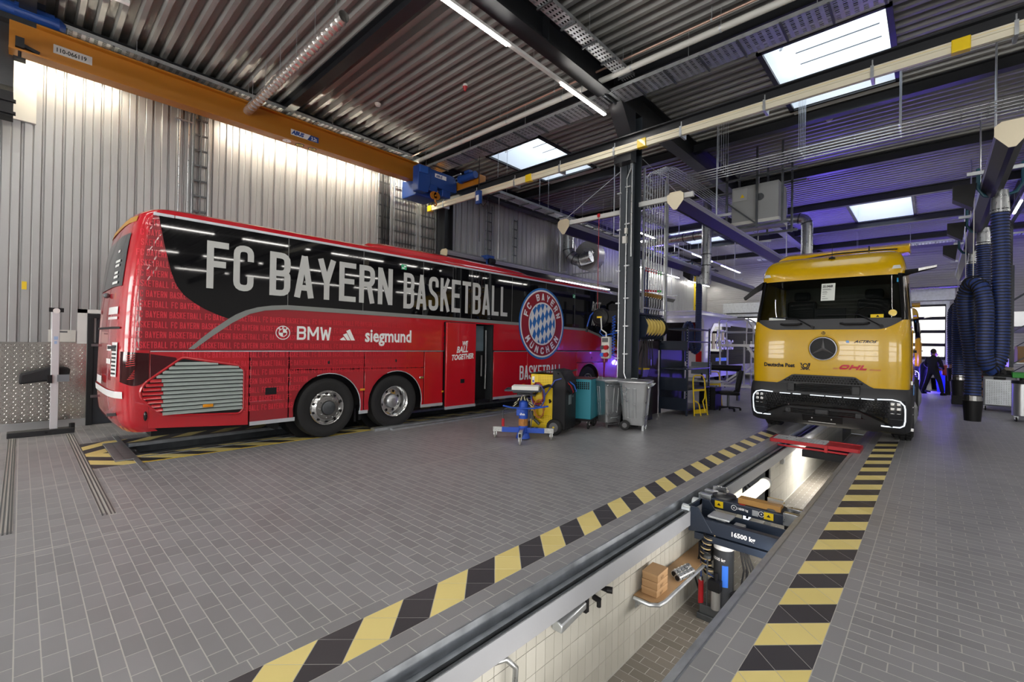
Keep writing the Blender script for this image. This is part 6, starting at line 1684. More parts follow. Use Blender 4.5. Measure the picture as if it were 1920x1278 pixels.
MB().lathe([(.0835,.24),(.0835,.42)], (0,0,0), 'z', 24).cb((.0,-.085,.36),(.05,.03,.12)).obj('rusty_patch', mat('orange_scuff', (.42,.18,.04), .7, var=.5, vscale=20), t)
ftext('aha', .085, lambda u, v: (.084*math.sin(u/.084-.95), -.084*math.cos(u/.084-.95), .52+v), 'column_print', m_txt, t, bold=.003)
MB().tube([(-.36,-.02,.74),(-.2,-.1,.71),(0,-.12,.70),(.2,-.1,.71),(.44,-.02,.76)],.022,8).obj('handle_bar', m_jb, t, smooth=True)
MB().cyl((0,0,.9),(0,0,1.08),.035,n=16).obj('piston', m_chrome, t, smooth=True)
MB().cb((0,0,1.12),(.36,.28,.05)).cb((0,0,1.07),(.22,.18,.06)).bar((-.1,-.1,1.08),(.22,-.12,1.05),.04).obj('tilt_head', m_steel, t, bevel=.008)
MB().box((-.31,-.21,1.15),(.31,.21,1.165)).box((-.32,-.22,1.15),(-.31,.22,1.19)).box((.31,-.22,1.15),(.32,.22,1.19)).box((-.32,-.22,1.15),(.32,-.21,1.19)).box((-.32,.21,1.15),(.32,.22,1.19)).obj('tray', m_navy, t)
b, b2 = MB(), MB()
for k in range(15):
    a = PI*.0+PI*k/14; p_ = (.0-.23*math.cos(a), -.06, .80+.18*math.sin(a)); 
    (b if k % 2 else b2).tube([(p_[0]*.6+.035*math.cos(q)*math.cos(a),p_[1]-.045*math.sin(q)-.03,.74+(p_[2]-.74)*.9+.05*math.cos(q)) for q in [2*PI*i/10 for i in range(10)]],.010,6,closed=True)
b.obj('coil_hose', m_black, t, smooth=True); b2.obj('coil_hose_pale', mat('pale_hose', (.66,.62,.42), .5), t, smooth=True)
MB().cyl((-.36,-.02,.22),(-.36,-.02,.40),.026,n=12).obj('red_pump_handle', m_red, t); MB().tube([(-.36,-.02,.4),(-.36,-.02,.62),(-.25,-.05,.72)],.012,6).tube([(.14,-.05,.2),(.16,-.05,.5),(.12,-.05,.72)],.01,6).obj('pipes', m_galvd, t)
MB().box((.10,-.02,.42),(.17,.10,.62)).obj('side_box', m_navy, t, bevel=.006)
for o in set(bpy.data.objects)-_n0:
    for v in o.data.vertices:                       # lowered: the piston is driven in
        if o.name.split('.')[0] not in ('castor','fork') and v.co.z > .25: v.co.z = .25+(v.co.z-.25)*.68
t = thing('foam_block', 'white foam slab lying on the tray of the blue jack', 'foam slab', (-5.35,6.11,.876), rz=.62); MB().box((-.20,-.15,0),(.27,.17,.075)).obj('slab', mat('white_foam', (.80,.80,.78), .8), t, bevel=.006)
# ------------------------------------------------------------ yellow and black service unit
t = thing('service_unit', 'yellow and black air conditioning service unit with coiled hoses', 'service unit', (-5.42,7.05,0), rz=.30)
MB().box((-.36,-.26,.10),(.10,.32,1.12)).obj('yellow_side', m_yelp, t, bevel=.012)
MB().prism([(.10,-.30,.10),(.36,-.30,.10),(.36,-.30,1.02),(.26,-.30,1.19),(.10,-.30,1.22)],(0,.64,0)).obj('black_front', m_black, t, bevel=.015)
MB().prism([(-.37,-.28,1.115),(.12,-.28,1.20),(.12,.33,1.20),(-.37,.33,1.115)],(0,0,.025)).obj('top_cover', m_black, t)
b = MB()
for j in range(5):
    for i in range(10):
        b.box((-.26+i*.034,-.264,.20+j*.032),(-.245+i*.034,-.2605,.212+j*.032)); b.box((-.20+i*.034,-.264,.96+j*.03),(-.185+i*.034,-.2605,.972+j*.03))
b.obj('vent_perforation', mat('dark_ochre', (.25,.14,.005), .5), t, kind='stuff')
MB().box((-.33,-.265,.95),(-.28,-.261,1.07)).obj('white_label', m_txt, t); MB().box((-.325,-.267,.965),(-.29,-.2655,1.0)).obj('label_print', m_blue, t)
b = MB()
for k in range(3): b.box((.362,-.12+k*.06,.56),(.366,-.10+k*.06,.74))
b.obj('gauge_slots', m_alu, t); MB().box((.362,.08,.68),(.366,.16,.75)).obj('label', m_galvd, t)
MB().prism([(.30,-.22,1.06),(.355,-.22,.98),(.355,.26,.98),(.30,.26,1.06)],(.008,0,.008)).obj('control_panel', m_steel, t); b = MB()
for k in range(6): b.cyl((.335,-.16+k*.07,1.02),(.35,-.16+k*.07,1.03),.012,n=10)
b.obj('buttons', m_offw, t)
MB().bar((.2,-.34,1.15),(.2,.38,1.15),.03).bar((.2,.38,1.15),(.36,.38,1.2),.03).obj('push_handle', m_black, t)
for y in (-.33,.30):
    w = MB().lathe([(.09,-.05),(.135,-.045),(.15,-.02),(.15,.02),(.135,.045),(.09,.05)], (.16,y,.15), 'y', 26).obj('wheel', m_rubber, t, smooth=True)
    MB().cyl((.16,y-.045,.15),(.16,y+.045,.15),.09,n=18).obj('rim', mat('grey_plastic_rim', (.16,.16,.17), .5), w); MB().cyl((.16,y-.052,.15),(.16,y-.046,.15),.02,n=8).obj('axle_nut', m_yelp, w)
castor(t, -.28, -.15, .05, .11); castor(t, -.28, .22, .05, .11)
MB().box((-.50,-.18,.04),(-.36,.1,.16)).obj('front_tray', m_black, t)
hooks = MB().tube([(-.22,-.27,.92),(-.22,-.33,.92),(-.22,-.35,.96)],.018,6).tube([(.06,-.27,.62),(.06,-.32,.60),(.06,-.33,.66)],.018,6); hooks.obj('hose_hooks', m_black, t)
def coil(name, m, cx, cz, r, n, y0, rr=.011, sz=1.25):
    b = MB(); pts = []
    for i in range(n*18):
        a = 2*PI*i/18; k = r*(1+.10*math.sin(i*.37)); pts.append((cx+k*math.cos(a)*.8, y0-.02-.03*((i//18) % 3)-.01*math.sin(i*.9), cz+k*sz*math.sin(a)))
    b.tube(pts, rr, 6); return b.obj(name, m, t, smooth=True)
coil('red_hose_coil', mat('dull_red_hose', (.32,.03,.05), .5), -.20, .74, .16, 4, -.275)
coil('blue_hose_coil', mat('violet_blue_hose', (.07,.10,.42), .5), -.18, .70, .17, 3, -.285)
coil('orange_cable_coil', mat('orange_cable', (.55,.22,.04), .5), -.16, .46, .12, 4, -.275, .009, 1.4)
MB().tube([(-.05,-.30,.72),(.05,-.33,.85),(.16,-.34,1.02),(.28,-.31,1.06)],.011,6).obj('blue_hose', MATS['violet_blue_hose'], t, smooth=True)
MB().tube([(.30,-.2,1.04),(.40,-.12,.92),(.42,-.02,.80),(.38,.08,.76)],.011,6).obj('red_hose', m_red, t, smooth=True)
MB().tube([(.30,-.12,1.05),(.42,.02,.92),(.44,.10,.80),(.38,.18,.78)],.011,6).obj('blue_hose', MATS['bright_blue_label'], t, smooth=True)
MB().tube([(-.28,-.28,.72),(-.12,-.33,.86),(.04,-.33,.92),(.12,-.31,.90)],.028,8).tube([(.30,.26,1.05),(.42,.22,.86),(.40,.0,.74),(.37,-.2,.84)],.009,6).obj('black_hose', m_black, t, smooth=True)
MB().cb((-.30,-.32,.30),(.10,.06,.06),Matrix.Rotation(.5,3,'Y')).cyl((-.24,-.33,.26),(-.14,-.33,.18),.03).obj('service_plug', m_galvd, t)
# ------------------------------------------------------------ teal unit, metal bins, watering can
t = thing('teal_unit', 'teal metal cabinet machine on wheels beside the black service unit', 'cabinet machine', (-5.28,7.95,0), rz=.30)
MB().box((-.30,-.26,.20),(.20,.26,1.0)).obj('casing', m_teal, t, bevel=.008)
b = MB()
for j in range(4):
    for i in range(9): b.box((-.20+i*.042,-.2635,.80+j*.038),(-.17+i*.042,-.2605,.83+j*.038))
b.obj('vent_slots', m_black, t, kind='stuff')
MB().box((-.32,-.28,.16),(.22,.28,.2)).obj('base_frame', m_black, t); MB().box((-.295,-.275,.30),(-.16,-.2605,.50)).obj('socket_recess', m_black, t)
MB().box((-.30,-.26,1.0),(.2,.26,1.015)).obj('top_edge', mat('dark_maroon', (.08,.01,.015), .5), t)
for y in (-.2,.2): MB().lathe([(.08,-.04),(.11,-.035),(.12,0),(.11,.035),(.08,.04)], (-.22,y-.06,.12), 'y', 22).cyl((-.22,y-.09,.12),(-.22,y-.02,.12),.08,n=14).obj('wheel', m_rubber, t, smooth=True)
castor(t, .14, -.2, .075, .17, m_rubber); castor(t, .14, .2, .075, .17, m_rubber)
def bin_(label, loc, rz):
    t = thing('waste_bin', label, 'waste bin', loc, rz, 'galvanised wheeled bins by the column')
    secs = []
    for z, w, d, o in ((.10,.21,.20,.0),(.14,.215,.21,0),(.92,.275,.29,-.0),(.95,.285,.30,0)):
        secs.append([(x,y+o,z) for x, y in rrect(-w,-d,w,d,.06)])
    MB().loft(secs).obj('body', m_bin, t, smooth=True, bevel=.004)
    MB().loft([[(x,y,z) for x, y in rrect(-w,-d,w,d,.07)] for z, w, d in ((.945,.315,.34),(.965,.32,.345),(.985,.31,.33),(1.0,.26,.27))]).obj('lid', m_bin, t, smooth=True)
    MB().tube([(-.06,-.2,.99),(-.06,-.2,1.035),(.06,-.2,1.035),(.06,-.2,.99)],.009,6).obj('lid_handle', m_zinc, t)
    for x in (-.10,.03):
        k = MB(); q = [(x,-.235-.0,.22),(x,-.29,.86)]
        k.tube([(x-.025,-.218,.25),(x-.03,-.282,.84),(x+.03,-.282,.84),(x+.025,-.218,.25)],.009,6,closed=True); k.obj('pressed_rib', m_bin, t, smooth=True)
    k = MB().tube([(.235,-.06,.3),(.272,-.06,.82),(.272,.06,.82),(.235,.06,.3)],.007,6,closed=True).tube([(.23,-.1,.2),(.225,.1,.2)],.007,6); k.obj('side_pressing', m_bin, t)
    MB().prism([(.25,-.30,.93),(.36,-.26,.93),(.30,-.26,.86)],(0,.03,0)).prism([(.25,.24,.93),(.36,.24,.93),(.30,.24,.86)],(0,.03,0)).cyl((.30,-.30,.88),(.30,.30,.88),.014).obj('lifting_lugs', m_zinc, t)
    for y in (-.245,.245):
        w = MB().lathe([(.05,-.03),(.085,-.03),(.098,-.015),(.098,.015),(.085,.03),(.05,.03)], (-.16,y,.098), 'y', 24).obj('wheel', m_rubber, t, smooth=True); MB().cyl((-.16,y-.022,.098),(-.16,y+.022,.098),.055,n=14).cyl((-.16,y-.034,.098),(-.16,y+.034,.098),.018,n=10).obj('wheel_hub', MATS['grey_plastic_rim'], w)
    MB().box((.16,-.19,0),(.20,-.16,.12)).box((.16,.16,0),(.20,.19,.12)).bar((.18,-.18,.07),(.18,.18,.07),.02).obj('feet', m_zinc, t)
    return t
bin_('right hand galvanised wheeled bin, nearest the walkway', (-4.45,8.55,0), .30)
bin_('left hand galvanised wheeled bin, half behind the other bin', (-5.03,8.42,0), -.30)
t = thing('watering_can', 'small bright green watering can between the two metal bins', 'watering can', (-4.66,8.84,0), .3)
m_gr = mat('bright_green_plastic', (.02,.42,.03), .4)
MB().lathe([(.0,0),(.09,0),(.10,.02),(.095,.18),(.06,.23)], (0,0,.16), 'z', 18).obj('body', m_gr, t, smooth=True); MB().tube([(.05,0,.38),(.02,-.06,.46),(-.06,-.08,.45),(-.12,-.04,.36),(-.1,0,.22)],.014,6).tube([(.08,0,.2),(.2,0,.3),(.25,0,.40)],.016,8).obj('handle_and_spout', m_gr, t, smooth=True)
MB().box((-.13,-.12,0),(.13,.12,.16)).obj('crate', m_black, t)
# ------------------------------------------------------------ equipment on the column
t = thing('hose_reel', 'round black hose reel mounted on the left of the column', 'hose reel', (-5.53,8.95,2.32))
MB().lathe([(.0,-.11),(.14,-.11),(.20,-.07),(.215,0),(.20,.09),(0,.1)], (0,0,0), 'y', 32).obj('drum_case', m_black, t, smooth=True); MB().lathe([(.14,-.112),(.135,-.118),(.13,-.112)], (0,0,0), 'y', 28).obj('case_ring', mat('soft_black', (.03,.03,.032), .6), t)
MB().box((-.05,-.118,-.02),(.075,-.111,.02)).obj('yellow_label', m_yelp, t)
MB().box((.1,-.04,-.12),(.50,.06,.14)).obj('swing_bracket', m_black, t); MB().prism([(-.22,-.05,.14),(-.05,-.05,.2),(-.05,-.05,.08)],(0,.1,0)).obj('outlet', m_black, t)
MB().tube([(-.22,0,.12),(-.30,0,.05),(-.36,0,-.12),(-.38,0,-.2)],.016,6).tube([(.02,0,-.2),(-.04,0,-.34),(.05,0,-.42),(.3,.0,-.36),(.46,0,-.34)],.014,6).obj('blue_hose', mat('cobalt_hose', (.02,.10,.55), .4), t, smooth=True)
MB().tube([(-.38,0,-.2),(-.40,0,-.33)],.026,8).obj('hose_end', m_black, t)
t = thing('power_socket_box', 'grey white socket box with red and blue outlets on the column', 'socket box', (-5.30,8.78,1.40))
MB().box((-.09,-.06,0),(.11,.06,.48)).obj('case', m_offw, t, bevel=.012); MB().box((-.06,-.068,.36),(.08,-.06,.45)).obj('breaker_window', m_galvd, t)
for z, m1, m2 in ((.20,m_galvd,m_red),(.04,MATS['bright_blue_label'],m_red)):
    MB().cyl((-.04,-.06,z+.05),(-.04,-.12,z+.04),.042,n=16).obj('outlet', m1, t); MB().cyl((.06,-.06,z+.05),(.06,-.13,z+.04),.05,n=16).obj('red_outlet', m2, t)
MB().tube([(.0,0,.48),(.0,0,.56),(-.12,0,.64),(-.14,.0,.9)],.016,6).obj('feed_cable', m_offw, t, smooth=True)
t = thing('retractor_cord', 'thin red cord with small red box hanging left of the column', 'cord', (-5.75,9.12,2.55)); MB().cyl((0,0,0),(0,0,2.15),.006,n=6).obj('cord', m_red, t); MB().box((-.03,-.03,2.12),(.03,.03,2.2)).obj('pulley_box', m_red, t)
t = thing('coiled_air_hose', 'blue spiral air hose hanging on the left edge of the column', 'hose', (-5.14,8.82,1.45))
MB().tube([(.03*math.cos(i*.6),.03*math.sin(i*.6),i*.006) for i in range(150)],.010,5).obj('spiral', MATS['cobalt_hose'], t, smooth=True)
# bank of reels fed by steel pipes
t = thing('reel_bank', 'row of seven dark reel housings with yellow oil hoses beside the column', 'reel bank', (-4.88,9.42,1.84))
MB().prism([(-.18,-.03,.06),(.04,-.03,.0),(.20,-.03,.06),(.26,-.03,.30),(.18,-.03,.50),(.02,-.03,.56),(-.18,-.03,.56)],(0,.03,0)).obj('end_cover', m_navy, t, bevel=.006)
MB().box((-.20,0,.02),(.0,1.12,.54)).obj('back_frame', m_navy, t)
m_oil = mat('yellow_oil_hose', (.80,.60,.16), .35)
for k in range(7):
    y = .0+k*.155
    MB().prism([(-.1,y+.125,.04),(.04,y+.125,.0),(.17,y+.125,.06),(.225,y+.125,.30),(.15,y+.125,.50),(.02,y+.125,.56),(-.1,y+.125,.56)],(0,.03,0)).obj('divider', m_navy, t)
    r = MB().lathe([(.05,0),(.205,0),(.215,.025),(.205,.05),(.215,.075),(.205,.1),(.05,.1)], (.045,y+.012,.28), 'y', 22).obj('hose_drum', m_oil if k < 6 else m_black, t, smooth=True)
MB().box((-.25,-.04,.56),(.05,1.15,.60)).obj('top_plate', m_navy, t)
b = MB()
for k in range(5): b.tube([(.06,.1+k*.12,.0),(.08,.1+k*.12,-.3),(.06+.02*k,.1+k*.1,-.62)],.014,6)
b.obj('hanging_hoses', m_black, t)
t = thing('oil_pipes', 'seven vertical steel supply pipes with valves above the reel bank', 'pipes', (-4.72,9.40,2.42))
for k in range(7):
    y = .06+k*.125; o = MB().cyl((0,y,.36),(0,y,3.05+.06*k),.013,n=8).obj('pipe', m_zinc, t, smooth=True)
    MB().tube([(0,y,.36),(.0,y,.2),(-.03,y-.03,.05),(-.03,y-.03,.0)],.012,6).obj('drop_hose', m_black, o)
    MB().cb((.0,y,.42),(.04,.04,.09)).cb((.03,y,.42),(.05,.02,.02)).obj('brass_valve', mat('brass', (.45,.28,.08), .35, .8), o); MB().cb((0,y,.50+.01*k),(.03,.03,.045)).cyl((0,y,.93),(0,y,1.02),.017,n=8).obj('red_tag', m_red if k < 5 else m_gr, o)
    MB().tube([(0,y,3.05+.06*k),(.06,y,3.12+.06*k),(.2,y+.3,3.14+.06*k),(.25,y+1.2,3.14+.06*k),(.25,7.4,3.14+.06*k)],.012,6).obj('branch_pipe', m_zinc, o, smooth=True)
MB().bar((0,-.1,.98),(0,1.1,.98),.03,.03).bar((0,-.1,2.1),(0,1.1,2.1),.03,.03).bar((0,-.1,.12),(0,1.1,.12),.03).obj('pipe_clamps', m_galv, t)
MB().box((-.02,1.05,-.6),(.03,1.10,3.4)).box((-.02,-.1,0),(.02,-.06,3.2)).obj('strut', m_galv, t); MB().cyl((0,.98,-.0),(0,.98,3.2),.02,n=8).obj('riser_pipe', m_zinc, t)
b = MB()
for k in range(8): b.box((-.05,-.08,1.9+k*.16),(-.03,.4,1.94+k*.16))
b.obj('cable_rungs', m_galv, t)
# ------------------------------------------------------------ dark shelf unit and things around it
t = thing('steel_shelf', 'dark slate open steel shelf unit standing behind the bins', 'shelf unit', (-5.08,11.05,0))
for x in (0,.68):
    for y in (0,1.47): MB().box((x-.02,y-.02,0),(x+.02,y+.02,2.18)).obj('upright', m_navy if x+y < 2.1 else m_navy, t)
for z in (2.12,1.80,1.12,.62,.12): MB().box((-.02,-.02,z),(.70,1.49,z+.03)).obj('shelf_board', m_navy, t)
MB().box((.66,-.025,.75),(.705,.02,1.1)).box((-.02,-.03,1.60),(.70,-.02,1.80)).box((-.02,-.03,.60),(.7,-.02,.92)).box((-.02,-.03,.12),(.7,-.02,.42)).box((-.02,0,.1),(-.01,1.47,1.8)).obj('front_panel', m_navy, t)
b = MB()
for z in range(30): b.box((.676,-.024,.12+z*.068),(.69,-.021,.14+z*.068)); b.box((.701,1.46,.12+z*.068),(.7025,1.48,.14+z*.068))
b.obj('upright_holes', m_galv, t, kind='stuff')
t = thing('steel_cabinet', 'tall dark plum metal cabinet between column and shelf unit', 'cabinet', (-5.15,10.35,0)); MB().box((-.35,0,0),(.05,.6,1.82)).obj('carcass', mat('plum_black', (.022,.012,.022), .4), t, bevel=.006); MB().box((.05,.02,.04),(.065,.58,1.80)).obj('door', MATS['plum_black'], t, bevel=.004); MB().box((.065,.1,1.2),(.085,.16,1.36)).obj('switch_box', m_alu, t)
t = thing('purple_box', 'small violet box with yellow rim on the bench behind the bins', 'box', (-4.95,9.75,.98)); MB().loft([[(x,y,z) for x, y in rrect(-w,-w,w,w,.02)] for z, w in ((0,.11),(.17,.14))]).obj('tub', mat('violet_plastic', (.16,.12,.62), .4), t); MB().loft([[(x,y,z) for x, y in rrect(-w,-w,w,w,.02)] for z, w in ((.17,.145),(.20,.15))]).obj('rim', m_yelp, t)
t = thing('pump_bench', 'low dark pump stand carrying the violet box behind the bins', 'pump stand', (-4.95,9.75,0)); MB().box((-.2,-.2,.0),(.2,.2,.98)).obj('stand', m_steel, t, bevel=.01); MB().cyl((-.15,-.25,1.0),(.12,-.25,1.0),.05).cb((.0,-.25,1.0),(.12,.1,.12)).obj('valves', m_black, t); MB().tube([(.0,-.22,1.0),(.05,-.2,1.5),(.1,.0,1.9)],.016,6).tube([(.12,-.2,1.0),(.14,-.2,1.4),(.1,0,1.85)],.016,6).obj('hoses', m_black, t)
# yellow tubular steps leaning before the shelf
def ysteps(label, loc, rz):
    t = thing('hand_truck', label, 'hand truck', loc, rz)
    MB().tube([(-.24,0,0),(-.24,.02,.0),(-.21,.10,.86),(-.17,.11,.96),(-.10,.115,.98),(.10,.115,.98),(.17,.11,.96),(.21,.10,.86),(.24,0.02,0),(.24,0,0)],.017,8).obj('frame', m_yelp, t, smooth=True)
    MB().tube([(-.05,-.02,0),(-.07,.03,.28),(-.12,.04,.33),(-.2,.05,.36)],.015,8).tube([(.10,-.02,.1),(.07,.03,.34),(.16,.05,.42),(.19,.06,.6)],.015,8).obj('bent_braces', m_yelp, t, smooth=True)
    MB().bar((-.2,.08,.62),(.2,.08,.62),.03,.05).bar((-.23,.02,.10),(.23,.02,.10),.012,.10).obj('cross_bars', m_yelp, t)
    return t
ysteps('yellow tubular hand truck standing upright before the dark shelf', (-4.18,11.45,0), 1.25)
ysteps('second yellow tubular hand truck behind the office chair', (-4.55,13.55,0), 1.1)
t = thing('standing_desk', 'grey topped standing desk with monitor behind the shelf unit', 'desk', (-4.55,12.85,0)); MB().box((-.7,-.35,.74),(.38,.38,.77)).obj('top', mat('grey_laminate', (.45,.45,.45), .5), t, bevel=.006); MB().box((-.2,-.05,.03),(-.08,.05,.74)).box((-.3,-.3,0),(.0,.3,.03)).obj('lift_column', m_black, t); MB().box((.0,-.2,0),(.28,.28,.6)).obj('pedestal', m_black, t)
t = thing('monitor', 'grey backed computer monitor on the standing desk', 'monitor', (-4.72,12.9,.77)); MB().box((-.3,-.02,.16),(.25,.02,.50)).obj('screen', mat('grey_blue_plastic', (.17,.20,.24), .5), t, bevel=.01); MB().bar((0,0,0),(0,0,.2),.04).cb((0,0,.01),(.2,.16,.015)).obj('stand', m_black, t)
t = thing('office_chair', 'black swivel office chair at the standing desk', 'chair', (-4.05,13.0,0), .5)
b = MB(); 
for k in range(5): a = 2*PI*k/5; b.bar((0,0,.09),(.30*math.cos(a),.30*math.sin(a),.07),.045,.03)
b.obj('star_base', m_black, t)
for k in range(5): a = 2*PI*k/5; MB().cyl((.30*math.cos(a)-.02,.30*math.sin(a),.035),(.30*math.cos(a)+.02,.30*math.sin(a),.035),.035,n=12).obj('castor', m_black, t)
MB().cyl((0,0,.09),(0,0,.42),.03).obj('gas_lift', m_galvd, t); MB().box((-.24,-.24,.42),(.24,.24,.50)).obj('seat', mat('black_cloth', (.012,.012,.014), .9), t, bevel=.03)
MB().loft([[(.20,-.2,.5),(.24,-.2,.5),(.24,.2,.5),(.20,.2,.5)],[(.22,-.22,.7),(.27,-.22,.7),(.27,.22,.7),(.22,.22,.7)],[(.30,-.19,1.08),(.34,-.19,1.08),(.34,.19,1.08),(.30,.19,1.08)]]).obj('backrest', MATS['black_cloth'], t, bevel=.02); MB().bar((.1,0,.46),(.26,0,.6),.05).obj('back_arm', m_black, t)
t = thing('rolled_mat', 'black padded roll lying across a stand behind the desk', 'padded roll', (-5.1,15.6,1.02)); MB().cyl((-.5,0,0),(.65,0,0),.10,n=18).obj('roll', m_black, t, bevel=.02); MB().box((-.45,-.08,-1.02),(-.38,.08,-.1)).box((.5,-.08,-1.02),(.57,.08,-.1)).obj('stand', m_galvd, t)
# ------------------------------------------------------------ platform ladder
t = thing('platform_ladder', 'aluminium platform ladder with guard rails and castors before the white bus', 'ladder', (-5.75,19.6,0))
A = MB()
for x in (-.55,.35):
    for y in (-.45,.45): A.tube([(x,y,.1),(x,y,1.95)],.036,8)
A.obj('posts', m_tubealu, t)
MB().box((-.62,-.5,1.72),(.55,.5,1.82)).obj('platform', m_tubealu, t)
for y in (-.45,.45):
    MB().tube([(-.6,y,1.82),(-.6,y,2.72),(-.5,y,2.82),(.3,y,2.82),(.5,y,2.70),(.62,y,2.5),(1.05,y,1.4),(1.5,y,.5)],.032,8).tube([(-.6,y,2.3),(.42,y,2.3),(.42,y,1.82)],.028,8).tube([(.42,y,2.3),(.45,y,2.75)],.028,8).obj('guard_rail', m_tubealu, t, smooth=True)
for y in (-.42,.42): MB().bar((.45,y,1.74),(1.5,y,.12),.05,.09).bar((.4,y,.9),(-.55,y,.15),.05,.07).obj('stringer', m_tubealu, t)
src = None
for k in range(6):
    s_ = (k+.5)/6; p_ = (.45+1.05*s_, 0, 1.74-1.62*s_)
    if src is None: src = MB().box((-.12,-.42,-.015),(.12,.42,.015)).obj('tread', m_tubealu, t); src.location = p_
    else: inst(src, None, p_)
MB().bar((-.7,-.5,.16),(1.75,-.5,.16),.06,.08).bar((-.7,.5,.16),(1.75,.5,.16),.06,.08).bar((-.7,-.5,.16),(-.7,.5,.16),.06).bar((1.0,-.5,.16),(1.0,.5,.16),.06).obj('base_frame', m_tubealu, t)
for x, y in ((-.65,-.5),(-.65,.5),(1.5,-.5),(1.5,.5)): castor(t, x, y, .075, .15, m_rubber)
# ------------------------------------------------------------ white city bus
t = thing('city_bus', 'white city bus with glass flank lettering, parked behind the ladder', 'bus', (-8.5,19.9,0))
m_bw = mat('gloss_white_paint', (.78,.78,.80), .2, coat=.6)
secs = []
for y, w, zt_ in ((0,1.18,2.9),(.06,1.25,3.0),(.25,1.275,3.08),(6,1.275,3.12),(11.7,1.275,3.1),(12,1.15,2.95)):
    secs.append([(-w,y,.35),(w,y,.35),(w,y,zt_-.28),(w*.97,y,zt_-.12),(w*.88,y,zt_),(-w*.88,y,zt_),(-w*.97,y,zt_-.12),(-w,y,zt_-.28)])
MB().loft(secs).obj('body', m_bw, t, smooth=True)
MB().box((-1.0,-.03,1.5),(1.0,.03,2.75)).obj('rear_window', m_glass, t, bevel=.02)
MB().prism([(1.28,.55,.85),(1.28,11.8,.85),(1.28,11.8,2.72),(1.28,1.2,2.72),(1.28,.7,2.3)],(.012,0,0)).obj('side_glazing', m_glass, t)
MB().prism([(1.294,.45,.6),(1.294,.62,.6),(1.294,.82,2.25),(1.294,1.3,2.62),(1.294,3.4,2.66),(1.294,3.4,2.78),(1.294,1.15,2.76),(1.294,.68,2.35)],(.01,0,0)).obj('white_frame_panel', m_bw, t)
MB().box((1.298,2.2,2.0),(1.304,2.5,2.45)).box((1.298,.95,1.6),(1.304,1.3,2.3)).obj('yellow_print', mat('light_yellow_decal', (.75,.62,.20), .4), t)
for s_, v in (('AUTO',2.05),('OBERBERG',1.6)): ftext(s_, .62, lambda a, c, v=v: (1.302, 1.45+a, v+c), 'flank_lettering', m_decw, t, bold=.02, sx=.8)
MB().box((1.298,1.4,1.05),(1.304,2.9,1.2)).obj('flank_line', mat('cyan_decal', (.10,.35,.75), .4), t)
MB().box((.95,-.04,.95),(1.2,.02,1.5)).box((-1.2,-.04,.95),(-.95,.02,1.5)).obj('tail_lamp', MATS['red_lamp_band'], t, bevel=.02)
for y in (2.6,9.2): MB().lathe([(.25,-.28),(.44,-.28),(.48,-.2),(.48,0),(.44,.02),(.25,.02)], (1.25,y,.48), 'x', 28).obj('tyre', m_rubber, t, smooth=True)
MB().box((-1.0,.3,3.06),(1.0,5.5,3.30)).obj('roof_pack', m_bw, t, bevel=.06)
